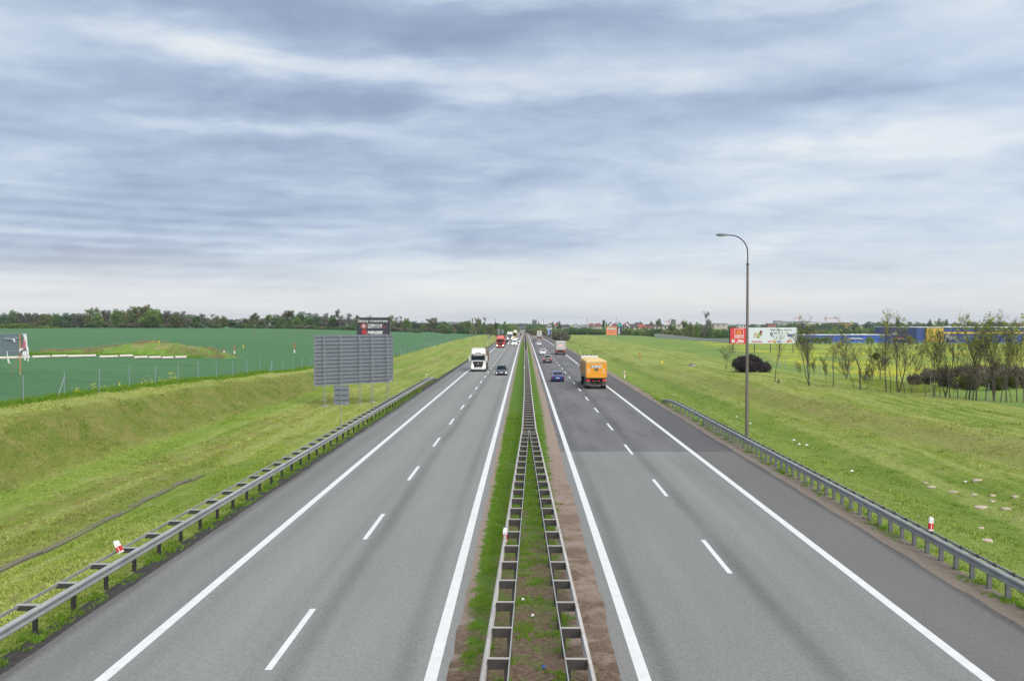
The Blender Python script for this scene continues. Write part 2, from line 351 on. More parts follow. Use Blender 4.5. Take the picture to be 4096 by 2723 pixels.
def median_col(t, P, N):
    x, y, z = t.xyz(P)[:3]; jig = t.noise(P, 1.9, 5, .65); j2 = t.noise(P, 9, 5, .7)
    soil = t.mix(t.mr(t.noise(P, 7, 6, .8), .38, .62), (.085, .055, .035), (.20, .145, .10))
    soil = t.mix(t.mr(t.noise(P, 40, 3, .8), .55, .8, 0, .5), soil, (.34, .28, .22))
    sand = t.mix(t.mr(t.noise(P, 12, 6, .8), .38, .62), (.23, .17, .135), (.37, .295, .24))
    grass = t.mix(t.mr(t.noise(P, 1.2, 5, .6), .35, .65), (.085, .185, .014), (.14, .23, .02))
    grass = t.mix(t.mr(t.noise(P, 14, 5, .8), .38, .60, .7, 0), grass, (.04, .085, .01))
    xs = t.math('ADD', x, t.mr(jig, 0, 1, -.55, .55))
    # bare sandy strip beside the right carriageway, thin one on the left
    wide = t.mr(y, 22, 80, 1.15, 1.62)
    c = t.mix(t.mr(t.math('SUBTRACT', xs, wide), -.12, .12), grass, sand)
    c = t.mix(t.mr(xs, -1.62, -1.45, 1, 0), c, sand)
    # near the bridge the middle is mostly soil
    patch = t.math('MULTIPLY', t.mr(y, 26, 58, 1, 0), t.mr(t.noise(P, .75, 5, .6, .4), .38, .56))
    patch = t.math('MULTIPLY', patch, t.mr(xs, -1.25, -.6))
    p2 = t.math('MULTIPLY', t.mr(y, 22, 29, 1, 0), t.mr(t.noise(P, 1.3, 5, .6, .4), .40, .52)); patch = t.math('MAXIMUM', patch, p2)
    c = t.mix(patch, c, soil)
    far = t.mr(y, 395, 425)
    return t.mix(far, c, t.mix(t.mr(jig, .3, .7), (.17, .14, .12), (.24, .20, .17)))
M_MEDIAN = ground_mat('median_soil_and_grass', median_col, bump=1.0, bdist=.05, bscale=14)
def edge_col(dark):
    def f(t, P, N):
        a, b = ((.030, .028, .028), (.085, .078, .074)) if dark else ((.17, .135, .105), (.27, .225, .18))
        c = t.mix(t.mr(t.noise(P, 4, 6, .75), .3, .7), a, b)
        return t.mix(t.mr(t.noise(P, 28, 3, .8), .60, .78, 0, .6), c, (.30, .28, .26) if dark else (.38, .34, .29))
    return f
M_GRAVEL = ground_mat('dark_gravel', edge_col(True), bump=1, bdist=.03, bscale=30)
M_SAND = ground_mat('sandy_edge', edge_col(False), bump=1, bdist=.03, bscale=30)

def asphalt(name, base, tracks=(), seams=0.0, shoulder=None, brown=None):
    def f(t, P, N):
        x, y, z = t.xyz(P)[:3]
        Pl = t.comb(x, t.math('MULTIPLY', y, .06), 0)
        lane = t.noise(Pl, .9, 4, .55, .15)
        blot = t.noise(t.comb(x, t.math('MULTIPLY', y, .3), 4), .35, 5, .6)
        grain = t.noise(P, 13, 4, .95); grit = t.noise(P, 75, 2, .9)
        k = t.math('ADD', 1.0, t.math('MULTIPLY', t.math('SUBTRACT', lane, .5), .22))
        k = t.math('ADD', k, t.math('MULTIPLY', t.math('SUBTRACT', blot, .5), .22))
        wob = t.math('ADD', x, t.math('MULTIPLY', t.math('SUBTRACT', t.noise(t.comb(0, t.math('MULTIPLY', y, .03), 0), 1, 3), .5), .7))
        for xc, wd, am in tracks:       # polished wheel paths and oil-darkened strips
            d = t.math('ABSOLUTE', t.math('SUBTRACT', wob, xc))
            k = t.math('ADD', k, t.math('MULTIPLY', t.mr(d, 0, wd, am, 0, True), t.mr(t.noise(t.comb(xc, t.math('MULTIPLY', y, .09), 1), 1, 4, .6), .3, .65, .55, 1.25)))
        k = t.math('ADD', k, t.mr(grain, .38, .62, -.20, .20))
        k = t.math('ADD', k, t.mr(grit, .36, .64, -.12, .12))
        k = t.math('ADD', k, t.mr(t.noise(P, 5.5, 4, .85), .36, .64, -.09, .09))
        c = t.vmath('MULTIPLY', t.comb(*base), t.comb(k, k, k))
        spk = t.noise(t.vmath('ADD', P, (3, 1, 0)), 48, 2, .9)
        c = t.mix(t.mr(spk, .58, .68, 0, .45), c, tuple(min(1, b*1.9) for b in base))
        if brown and base[0] < .2:      # newer surfacing, unevenly bound: darker blotches
            c = t.mix(t.mr(t.noise(t.comb(x, t.math('MULTIPLY', y, .18), 9), .55, 5, .65, .6), .48, .66, 0, .55), c, (.085, .085, .09))
        if brown: c = t.mix(t.mr(y, 405, 450, 0, .75), c, (.21, .175, .155))
        return c
    return ground_mat(name, f, rough=.88, bump=.35, bdist=.01, bscale=60)
LT = [(-5.5, .50, -.24), (-2.85, .42, -.18), (-4.2, .7, .05), (-7.6, .8, .06), (-9.05, .45, -.12), (-6.4, .3, -.06)]
RT = [(3.25, .48, -.22), (7.10, .55, -.26), (8.35, .6, .12), (4.9, .8, .04), (9.6, .5, -.09)]
M_ASL = asphalt('pale_asphalt', (.222, .224, .212), LT, brown=True)
M_ASLS = asphalt('pale_shoulder_asphalt', (.196, .196, .188), [(-11.2, .7, -.12), (-10.3, .4, .06), (-12.0, .35, -.40)])
M_ASR = asphalt('grey_asphalt', (.204, .205, .195), RT)
M_ASRS = asphalt('brownish_shoulder_asphalt', (.148, .143, .136), [(13.2, .35, -.4)])
M_ASN = asphalt('new_dark_asphalt', (.150, .146, .146), RT, brown=True)
M_ASNS = asphalt('new_dark_shoulder_asphalt', (.108, .104, .104), [(13.2, .35, -.3)])
def paint_col(t, P, N):
    c = t.mix(t.mr(t.noise(P, 2.2, 6, .7), .35, .7), (.60, .61, .60), (.72, .72, .71))
    return t.mix(t.mr(t.noise(P, 30, 4, .85), .60, .75, 0, .5), c, (.36, .36, .36))
M_PAINT = ground_mat('road_paint', paint_col, rough=.7, bump=.5, bdist=.008, bscale=50)

# ---------------------------------------------------------------- ground sheets
L_VERGE = [-31, -30.2, -29.4, -28.8, -28.2, -27.6, -27.2, -26.8, -26.4, -26, -25.6, -25.2, -24.6, -23.7, -22.8, -21.9, -21, -20, -19, -18.5, -18, -17.4, -16.6, -15.8, -15, -14.2, -13.4, -12.8]
sheet('left_grass_verge', np.array(L_VERGE), M_VERGE)
sheet('left_gravel_edge', np.array([-12.8, -12.5, -12.3, -12.15, -12.0, -11.81]), M_GRAVEL, ys=Ys)
sheet('crop_field', np.array([-x for x in reversed([31, 32, 33.5, 35, 37, 39, 41.5, 44, 47, 50, 53, 56, 59, 62, 65]+FAR)]), M_FIELD)
sheet('road_bed', np.array([-11.9, -6, -1.72]), M_GRAVEL, 'r', dz=-.14); sheet('road_bed', np.array([2.2, 8, 13.1]), M_GRAVEL, 'r', dz=-.14)
sheet('median_ground', np.array([-2.05, -1.88, -1.72, -1.56, -1.3, -.9, -.5, -.1, .3, .7, 1.1, 1.5, 1.9, 2.05, 2.2, 2.38, 2.55]), M_MEDIAN)
sheet('sandy_road_edge', np.array([13.01, 13.16, 13.32, 13.5, 13.8, 14.4]), M_SAND)
sheet('right_grass_verge', np.array([14.4, 15, 15.6, 16.2, 17, 17.8, 18.6, 19.3, 20, 20.35, 20.7]+list(np.arange(21.3, 43.1, .75))+[43.05]), M_VERGE)
sheet('meadow', np.array([43.05, 45, 47, 50, 53, 56, 59, 62, 65]+FAR), M_MEADOW)
# carriageways
YR = np.unique(np.concatenate([np.arange(-12, 300, 6), np.arange(300, 1200, 12), np.arange(1200, 3200, 60)]))
def road_edge(us, seed):       # ragged outer edge is given by the verge; the sheets themselves are straight
    return np.array(us)
SEAM = 56.7
sheet('left_carriageway', np.array([-9.75, -1.72]), M_ASL, 'r', ys=YR, yhi=3000)
sheet('left_hard_shoulder', np.array([-12.12, -9.75]), M_ASLS, 'r', ys=YR, yhi=3000)
sheet('right_carriageway', np.array([2.2, 10.66]), M_ASR, 'r', ys=YR, yhi=SEAM)
sheet('right_hard_shoulder', np.array([10.66, 13.32]), M_ASRS, 'r', ys=YR, yhi=SEAM)
rc2 = sheet('right_carriageway', np.array([2.2, 10.66]), M_ASN, 'r', ylo=SEAM, ys=YR, yhi=3000)
sheet('right_hard_shoulder', np.array([10.66, 13.32]), M_ASNS, 'r', ylo=SEAM, ys=YR, yhi=3000)
def line(name, u, wd, y0, y1, parent=None, step=12):
    ys = np.unique(np.concatenate([[y0], YR[(YR > y0) & (YR < y1)], [y1]])) if y1-y0 > 10 else np.array([y0, y1])
    V = []; F = []
    for i, y in enumerate(ys):
        c = float(cx(y)); z = float(zr(y))+.004
        V += [(c+u-wd/2, y, z), (c+u+wd/2, y, z)]
        if i: F.append((2*i-2, 2*i-1, 2*i+1, 2*i))
    me = npmesh(name, V, F, M_PAINT); return tag(link(name, me, None, parent), kind='structure' if parent is None else None)
for u in (-2.14, 2.73, -9.61, 10.52):
    line('edge_line', u, .29, -12, 2900)
lt = tag(empty('left_lane_line'), kind='structure'); rt = tag(empty('right_lane_line'), kind='structure')
yd = 29160/1155.0
dl = [25.3+12.7*k for k in range(8)]; dl += [dl[-1]+11.9*(k+1) for k in range(54)]
for y_ in dl: line('dash', -6.0, .17, y_-4.5, y_, lt)
yr0 = 29160/((1243-743.8)*1.7363)
dr = [33.6, 46.6, 60.0, 72.6, 86.0, 98.8, 111.5, 124, 136.5, 149.5, 162.5, 175]; dr += [175+12.2*(k+1) for k in range(48)]
for y_ in dr: line('dash', 6.66, .17, y_-4.5, y_, rt)
# ================================================================ ROAD FURNITURE
M_GALV = pmat('galvanised_steel', (.36, .37, .355), .6, .15, var=.14, vscale=1.4, dirt=(.19, .18, .16, .5))
M_GALVP = pmat('pale_galvanised_steel', (.52, .49, .45), .5, .15, var=.12, vscale=1.2, dirt=(.27, .22, .18, .6))
M_POST = pmat('dark_weathered_steel', (.060, .055, .052), .7, .3, var=.25, vscale=4.0)
M_SIGNB = pmat('bare_aluminium_sign_back', (.20, .225, .26), .6, .25, var=.07, vscale=.8, dirt=(.15, .16, .18, .3))
M_RIB = pmat('sign_ribs', (.060, .062, .072), .6, .3)
M_LEG = pmat('sign_legs', (.30, .31, .33), .6, .3, var=.1)
M_WHITE = pmat('white_plastic', (.78, .78, .76), .5, var=.04)
M_RED = pmat('red_reflector', (.62, .02, .025), .35)
M_BLACK = pmat('black_plastic', (.02, .02, .022), .5)
M_CONC = pmat('concrete', (.34, .32, .29), .9, var=.2, vscale=3, bump=.3)
M_YEL = pmat('yellow_plastic', (.72, .56, .02), .5)
M_ORG = pmat('orange_red_paint', (.62, .10, .03), .6, var=.1)
M_WOODP = pmat('weathered_wood', (.20, .17, .14), .9, var=.2)
M_RUST = pmat('rusty_steel', (.42, .21, .08), .8, var=.35, vscale=3, dirt=(.5, .42, .3, .6))

def wbeam(bm, path, side, zt, depth=.08, hgt=.31):
    """W profile swept along path [(x, y, z)], side = +1 when the ridges bulge to +x"""
    prof = [(0, 0), (.55, -.05), (1, -.16), (1, -.30), (.25, -.40), (0, -.5), (.25, -.6), (1, -.70), (1, -.84), (.55, -.95), (0, -1)]
    n = len(prof); b = len(bm.v)
    for (x, y, z) in path:
        for th in (0, .012):
            for (d, h) in prof: bm.v.append((x+side*(d*depth-th), y, z+zt+h*hgt))
    m = 2*n
    for i in range(len(path)-1):
        for j in range(n-1):
            bm.f.append((b+i*m+j, b+i*m+j+1, b+(i+1)*m+j+1, b+(i+1)*m+j))
            bm.f.append((b+i*m+n+j+1, b+i*m+n+j, b+(i+1)*m+n+j, b+(i+1)*m+n+j+1))
        bm.f.append((b+i*m, b+(i+1)*m, b+(i+1)*m+n, b+i*m+n)); bm.f.append((b+i*m+n-1, b+i*m+2*n-1, b+(i+1)*m+2*n-1, b+(i+1)*m+n-1))
    return bm
# ---- median: two single-sided barriers that come together into one double-sided barrier
def lad(Y):   # x of left outer, left inner, right inner, right outer beam
    a = np.clip((Y-19.6)/(62.7-19.6), -1, 1); far = np.clip((Y-62.7)/30, 0, 1)
    return (-.84+.70*a+.12*far, -.33+.62*a, .89-.58*a, 1.39-.64*a-.05*far)
def shared(name, mat, fn, sharp=None):
    b = MB(); fn(b); return b.mesh(name, mat, sharp)
br_me = shared('crossbar', M_POST, lambda b: b.box(-.235, .235, -.04, .05, -.24, -.02))
tp_me = shared('top_strap', M_GALVP, lambda b: b.box(-.255, .255, -.030, .030, -.018, .004))
po_me = shared('post', M_POST, lambda b: b.box(-.05, .05, -.05, -.035, -.85, -.05).box(-.05, -.038, -.035, .05, -.85, -.05).box(.038, .05, -.035, .05, -.85, -.05))
TOP = .76
def median_barrier(side):
    nm = 'left' if side < 0 else 'right'
    root = empty('guardrail', (0, 0, 0), 0, f'galvanised median guardrail with ladder-like crossbars, the {nm} one of the two before they merge', 'guardrail', 'median guardrails')
    ys = np.arange(13.6, 62.8, 2.0); po = []; pi = []
    for y in ys:
        l = lad(y); o, i = (l[0], l[1]) if side < 0 else (l[3], l[2])
        po.append((o, y, float(hz(o, y))*0)); pi.append((i, y, 0))
        if y > 60.9: continue
        xm = (o+i)/2
        k = link('crossbar', br_me, None, root, (xm, y, TOP)); t = link('top_strap', tp_me, None, k)
        link('post', po_me, None, root, (i-side*-.07, y+.02, TOP))
    wbeam(MB(), po, side, TOP).build('beam', M_GALVP, root)
    b = MB()                                      # flat stiffening strip on the rear
    for q in range(len(pi)-1):
        (x0, y0, _), (x1, y1, _) = pi[q], pi[q+1]
        b.poly([(x0-.012, y0, TOP), (x0+.012, y0, TOP), (x0+.012, y0, TOP-.09), (x0-.012, y0, TOP-.09), (x1-.012, y1, TOP), (x1+.012, y1, TOP), (x1+.012, y1, TOP-.09), (x1-.012, y1, TOP-.09)],
               [(0, 4, 5, 1), (1, 5, 6, 2), (3, 2, 6, 7), (0, 3, 7, 4)])
    b.build('rear_strip', M_GALV, root)
    wb2 = MB(); wbeam(wb2, [(p[0], p[1], 0) for p in po], side, TOP)
median_barrier(-1); median_barrier(1)
root = empty('guardrail', (0, 0, 0), 0, 'long double-sided median guardrail running to the horizon beyond the merge', 'guardrail', 'median guardrails')
ysd = np.arange(60.8, 1100, 2.0); L = []; RR = []
wide = MB()
for y in ysd:
    a = lad(y); z = float(zr(y)); c = float(cx(y)); L.append((c+a[0], y, z)); RR.append((c+a[3], y, z))
    w_ = (a[3]-a[0]); xm = c+(a[0]+a[3])/2
    if y < 250:
        k = link('crossbar', br_me, None, root, (xm, y, z+TOP)); k.scale = (w_/.50, 1, 1); link('top_strap', tp_me, None, k)
        link('post', po_me, None, root, (xm, y+.02, z+TOP))
    else: wide.box(xm-w_/2+.02, xm+w_/2-.02, y-.05, y+.05, z+TOP-.2, z+TOP-.02).box(xm-.05, xm+.05, y-.04, y+.04, z-.1, z+TOP-.2)
tag(wide.build('far_crossbars', M_POST, root), kind='stuff')
wbeam(MB(), L, -1, TOP).build('beam', M_GALVP, root); wbeam(MB(), RR, 1, TOP).build('beam', M_GALVP, root)

# ---- verge guardrails
sp_me = shared('bracket', M_POST, lambda b: b.box(-.30, .30, -.045, .045, -.16, -.02))
st_me = shared('top_plate', M_GALV, lambda b: b.box(-.33, .33, -.06, .06, -.018, .006))
vp_me = shared('post', M_POST, lambda b: b.box(-.055, .055, -.045, -.03, -1.1, -.14).box(-.055, -.04, -.03, .045, -1.1, -.14).box(.04, .055, -.03, .045, -1.1, -.14))
vp2_me = shared('post', pmat('grey_steel_post', (.17, .175, .18), .6, .3, var=.15), lambda b: b.box(-.07, .07, -.03, -.015, -1.1, -.05).box(-.07, -.055, -.015, .06, -1.1, -.05).box(.055, .07, -.015, .06, -1.1, -.05))
sp2_me = shared('bracket', M_POST, lambda b: b.box(-.12, .12, -.05, .05, -.12, .01))
def verge_rail(xf, side, y0, y1, yend, posts, label, mats, style):
    root = empty('guardrail', (0, 0, 0), 0, label, 'guardrail', 'guardrails along the outer verges')
    def base(y): return float(zr(y))-.04
    ys = list(np.arange(y0, y1, 2.0))+[y1]
    tail = [(y1+(yend-y1)*t, t) for t in (.2, .4, .6, .8, 1.0)]
    path = [(xf+float(cx(y)), y, base(y)) for y in ys]+[(xf-side*-.15*t*t+float(cx(y)), y, base(y)-.62*t*t) for y, t in tail]
    wbeam(MB(), path, -side, TOP, .085).build('beam', mats[0], root, 40)
    b = MB(); bx_ = .55 if style == 'wide' else .24
    for q in range(len(ys)-1):
        xa, xb = xf+side*bx_, xf+side*bx_; ya, yb = ys[q], ys[q+1]; za, zb = base(ya)+TOP, base(yb)+TOP
        b.poly([(xa-.015, ya, za), (xa+.015, ya, za), (xa+.015, ya, za-.08), (xa-.015, ya, za-.08), (xb-.015, yb, zb), (xb+.015, yb, zb), (xb+.015, yb, zb-.08), (xb-.015, yb, zb-.08)],
               [(0, 4, 5, 1), (1, 5, 6, 2), (3, 2, 6, 7), (0, 3, 7, 4)])
    b.build('rear_strip', mats[1], root)
    for y in posts:
        z = base(y)+TOP; c = float(cx(y)); drop = 0
        if y > y1: t = (y-y1)/(yend-y1); drop = .62*t*t
        if style == 'wide':
            k = link('bracket', sp_me, None, root, (c+xf+side*.29, y, z-drop)); link('top_plate', st_me, None, k)
            link('post', vp_me, None, root, (c+xf+side*.13, y, z-drop))
        else:
            link('bracket', sp2_me, None, root, (c+xf+side*.13, y, z-drop)); link('post', vp2_me, None, root, (c+xf+side*.08, y, z-drop))
    return root
verge_rail(-12.72, -1, 13.3, 119.3, 130, np.arange(13.3, 128, 2.0), 'grey guardrail beside the left verge, in front of the big sign back', (M_GALV, M_GALV), 'wide')
verge_rail(14.22, 1, 14.9, 84, 94, list(np.arange(14.9, 72, 1.07))+list(np.arange(72, 92, 2.1)), 'grey guardrail with close-set posts beside the right verge, in front of the lamp post', (M_GALV, M_GALV), 'close')
verge_rail(-12.9, -1, 440, 740, 750, list(np.arange(440, 740, 4.0)), 'far dark guardrail left of the road beyond the red truck', (M_POST, M_POST), 'wide')
verge_rail(14.1, 1, 440, 740, 750, list(np.arange(440, 740, 4.0)), 'far dark guardrail right of the road beside the dark bush', (M_POST, M_POST), 'close')

# ---- delineator posts
def delineator(x, y, z, label, hgt=1.0, tilt=(0, 0), on_rail=False, face=-1, grp='delineator posts'):
    root = empty('delineator_post', (x, y, z), 0, label, 'delineator post', grp); root.rotation_euler = (tilt[0], tilt[1], 0)
    w_, d_ = (.075, .05)
    b = MB(); b.loft([[(-w_, -d_, 0), (w_, -d_, 0), (w_, d_, 0), (-w_, d_, 0)], [(-w_, -d_, hgt-.05), (w_, -d_, hgt-.05), (w_, d_, hgt-.05), (-w_, d_, hgt-.05)], [(-w_*.6, -d_*.8, hgt+.03), (w_*.9, -d_*.8, hgt+.0), (w_*.9, d_*.8, hgt+.0), (-w_*.6, d_*.8, hgt+.03)]])
    b.build('body', M_WHITE, root)
    lo = hgt*.42 if on_rail else hgt-.40
    MB().box(-w_-.004, w_+.004, -d_-.006, d_+.006, lo-.12 if on_rail else lo, hgt-.20).build('red_band', M_RED, root)
    if on_rail: MB().box(-.012, .012, -d_-.010, -d_-.004, .05, hgt-.22).build('white_stripe', M_WHITE, root)
    return root
delineator(-14.0, 128, gz(-14, 128), 'white post with red band at the far end of the left guardrail')
delineator(14.9, 134.5, gz(14.9, 134.5), 'white post with red band on the right verge beside the yellow truck')
delineator(14.8, 240, gz(14.8, 240), 'small white post with red band beyond the yellow truck on the right verge', .95)
delineator(14.9, 420, gz(14.9, 420), 'tiny white post on the right verge beside the dark bush', 1.0)
delineator(-13.9, 333, gz(-13.9, 333), 'tiny white post below the small paired sign on the left verge', 1.1)
l = lad(36.0); delineator(-12.95, 28.6, TOP-.03, 'red and white marker tilted over on the left guardrail', .42, (R(-8), R(-32)), True, grp='markers on the guardrails')
delineator(14.42, 32.05, TOP-.06, 'red and white marker standing upright on the right guardrail', .50, (0, R(2)), True, grp='markers on the guardrails')
delineator(float(lad(31.5)[0])-.04, 31.5, TOP-.32, 'red and white marker on the left beam of the median guardrail', .44, (0, 0), True, grp='markers on the guardrails')
M_WH0, M_RD0 = M_WHITE, M_RED; M_WHITE = pmat('grimy_plastic', (.36, .33, .30), .7, var=.15); M_RED = pmat('faded_red_reflector', (.30, .17, .15), .6)
delineator(float(lad(32.0)[3])-.02, 32.0, TOP-.32, 'faded white marker on the right beam of the median guardrail', .40, (0, 0), True, grp='markers on the guardrails')
M_WHITE, M_RED = M_WH0, M_RD0
delineator(float(lad(146)[0])-.03, 146, TOP-.3, 'small red marker on the merged median guardrail beside the dark car', .5, (0, 0), True, grp='markers on the guardrails')
delineator(float(lad(252)[0])-.03, 252, TOP-.2, 'tiny red marker far along the left median beam', .5, (0, 0), True, grp='markers on the guardrails')
delineator(float(lad(252)[3])+.03, 252, TOP-.2, 'tiny white marker far along the right median beam', .5, (0, 0), True, grp='markers on the guardrails')

# ---- lamp
def lamp():
    x, y = 15.15, 61.5; z = gz(x, y); root = empty('street_lamp', (x, y, z), 0, 'tall grey street lamp with a long curved arm behind the right guardrail', 'street lamp')
    top = 8.1+(VY-1058)/FPX*y-z; end = 8.1+(VY-943)/FPX*y-z
    MB().tube([(0, 0, -.2), (0, 0, .6), (0, 0, top)], [.13, .125, .075], 12).build('pole', pmat('brown_grey_pole', (.17, .145, .13), .6, .2, var=.15, vscale=1.2), root, 60)
    MB().tube([(0, 0, top-.05), (0, 0, top+.04)], .10, 12).build('collar', M_POST, root, 60)
    pts = [(0, 0, top)]; r = 1.18
    rise = end-top
    pts.append((0, 0, top+rise-r))
    for k in range(1, 10):
        a = R(10*k); pts.append((-r*(1-math.cos(a)), 0, top+rise-r+r*math.sin(a)))
    pts.append((-r-.28, 0, end+.01))
    MB().tube(pts, .04, 8).build('arm', pmat('dark_brown_arm', (.05, .038, .045), .5, .3), root, 60)
    hx = -r-.25
    secs = []
    for t, wd, hh, lo in [(0, .05, .04, .04), (.02, .09, .06, .09), (.22, .13, .10, .11), (.45, .14, .12, .08), (.62, .12, .09, .06), (.74, .05, .03, .05)]:
        secs.append([(hx-t, -wd, end-lo*.5), (hx-t, wd, end-lo*.5), (hx-t, wd, end+hh*.4), (hx-t, wd*.6, end+hh), (hx-t, -wd*.6, end+hh), (hx-t, -wd, end+hh*.4)])
    MB().loft(secs).build('lamp_head', pmat('blue_grey_lamp_head', (.10, .14, .16), .45, .2), root, 35)
    MB().loft([[(hx-.28, -.09, end-.04), (hx-.28, .09, end-.04), (hx-.28, .09, end-.09), (hx-.28, -.09, end-.09)], [(hx-.60, -.09, end-.03), (hx-.60, .09, end-.03), (hx-.60, .07, end-.07), (hx-.60, -.07, end-.07)]]).build('lens', pmat('lamp_lens', (.5, .5, .48), .3), root)
lamp()

# ---- big sign seen from behind
def big_sign():
    pl, pr = (-20.55, 91.0), (-14.95, 96.3)          # feet of first and last lattice leg
    d = Vector((pr[0]-pl[0], pr[1]-pl[1])); Lg = d.length; ang = math.atan2(d.y, d.x)
    x0, y0 = pl; root = empty('direction_sign', (x0, y0, gz(x0, y0)), ang, 'huge grey direction sign seen from behind on five lattice legs', 'road sign')
    zb = gz(x0, y0); toW = 7.75/329.0                 # metres per crop pixel roughly at this distance
    X0 = -.5*(235-133)/ (1020-235)*2*Lg*.5*1.0; s = Lg/(1020-235)
    xl, xr = -(235-140)*s, Lg+(1117-1020)*s
    zt = 8.1-(1340-VY)/FPX*92.8-zb+.0; zl = 8.1-(1537-VY)/FPX*92.8-zb
    rows = 7; hh = (zt-zl)/rows
    for k in range(rows):
        MB().box(xl, xr, 0, .03, zl+k*hh+.006, zl+(k+1)*hh-.006).build('panel', M_SIGNB, root)
    MB().box(xl-.03, xl-.002, -.05, .04, zl, zt).box(xr+.002, xr+.03, -.05, .04, zl, zt).box(xl, xr, -.03, .035, zt, zt+.03).box(xl, xr, -.03, .035, zl-.03, zl).build('frame', M_LEG, root)
    for k in range(13):
        zz = zl+(zt-zl)*(k+.55)/13.1; inset = .15 if k % 2 else .03
        MB().box(xl+inset, xr-inset, -.045, -.002, zz-.022, zz+.022).build('rib', M_RIB, root)
    MB().box(xr-.35, xr-.07, -.012, -.002, zl+.08, zl+.16).build('sticker', M_WHITE, root)
    for cxp in (235, 432, 668, 820, 1020):
        u = (cxp-235)*s; g = gz(x0+math.cos(ang)*u, y0+math.sin(ang)*u)-zb
        lg = MB(); yo = -.10
        lg.tube([(u+.07, yo, g-.3), (u+.07, yo, zt-.12)], .032, 6)
        fr = -.62
        lg.tube([(u-.10, yo+fr, g-.3), (u-.10, yo+fr, zt-.75), (u+.03, yo-.03, zt-.08)], .032, 6)
        n = 11
        for q in range(n):
            za, zb2 = g+(zt-.7-g)*q/n, g+(zt-.7-g)*(q+1)/n
            a, c = (u+.07, yo), (u-.10, yo+fr)
            if q % 2: a, c = c, a
            lg.tube([(a[0], a[1], za), (c[0], c[1], zb2)], .012, 4)
        L_ = lg.build('lattice_leg', M_LEG, root)
        MB().box(u-.22, u+.2, yo+fr-.15, yo+.2, g-.3, g+.07).build('footing', M_CONC, L_)
big_sign()
# ---- small sign seen from behind
def small_sign():
    y = 70.5; k = y/FPX; X = lambda px: (px-VX)*k; Z = lambda py: 8.1-(py-VY)*k
    x = X(1361.5); z0 = gz(x, y); root = empty('road_sign', (x, y, z0), 0, 'small square grey sign seen from behind on one post, below the huge sign', 'road sign')
    a, b2, zt, zb = X(1333)-x, X(1392.5)-x, Z(1542)-z0, Z(1620)-z0
    MB().box(a, b2, 0, .02, zb, zt).build('plate', M_SIGNB, root)
    MB().box(a-.012, a, -.02, .025, zb, zt).box(b2, b2+.012, -.02, .025, zb, zt).box(a-.012, b2+.012, -.02, .025, zt, zt+.012).box(a-.012, b2+.012, -.02, .025, zb-.012, zb).build('rim', M_LEG, root)
    for f in (.24, .50, .77): MB().box(a+.08, b2-.08, -.035, -.002, zb+(zt-zb)*f-.02, zb+(zt-zb)*f+.02).build('rib', M_RIB, root)
    MB().tube([(0, -.07, -.3), (0, -.07, zt-.12)], .035, 10).build('post', M_LEG, root, 50)
    MB().box(b2-.16, b2-.11, -.008, -.002, zb+.1, zb+.18).build('sticker', M_WHITE, root)
small_sign()

# ---- fonts
def text(s, size, x, z, y, mat, parent, name='lettering', align='LEFT', bold=0.0, shear=0.0, sx=1.0, rz=0.0):
    c = bpy.data.curves.new(name, 'FONT'); c.body = s; c.size = size; c.align_x = align; c.offset = bold; c.shear = shear; c.extrude = .006; c.resolution_u = 2
    c.materials.append(mat); o = bpy.data.objects.new(name, c); col.objects.link(o); o.parent = parent
    o.location = (x, y, z); o.rotation_euler = (R(90), 0, rz); o.scale = (sx, 1, 1); return o
M_TWH = pmat('white_print', (.80, .80, .80), .6); M_TRED = pmat('red_print', (.60, .03, .03), .6); M_TDK = pmat('dark_print', (.05, .05, .06), .6)
M_TYE = pmat('yellow_print', (.80, .55, .03), .6); M_TBL = pmat('blue_print', (.02, .10, .42), .6); M_TOR = pmat('orange_print', (.75, .25, .05), .6)
def ring(cx_, cz_, r0, r1, y, mat, parent, name='ring', n=28, a0=0, a1=360):
    b = MB(); full = (a1-a0) == 360; P = []
    for i in range(n+1):
        a = R(a0+(a1-a0)*i/n); P.append([(cx_+r0*math.cos(a), y, cz_+r0*math.sin(a)), (cx_+r1*math.cos(a), y, cz_+r1*math.sin(a)), (cx_+r1*math.cos(a), y-.012, cz_+r1*math.sin(a)), (cx_+r0*math.cos(a), y-.012, cz_+r0*math.sin(a))])
    b.loft(P); return b.build(name, mat, parent)
def flat(pts, y, mat, parent, name='shape', t=.012):
    n = len(pts); b = MB(); b.loft([[(p[0], y, p[1]) for p in pts], [(p[0], y-t, p[1]) for p in pts]]); return b.build(name, mat, parent)

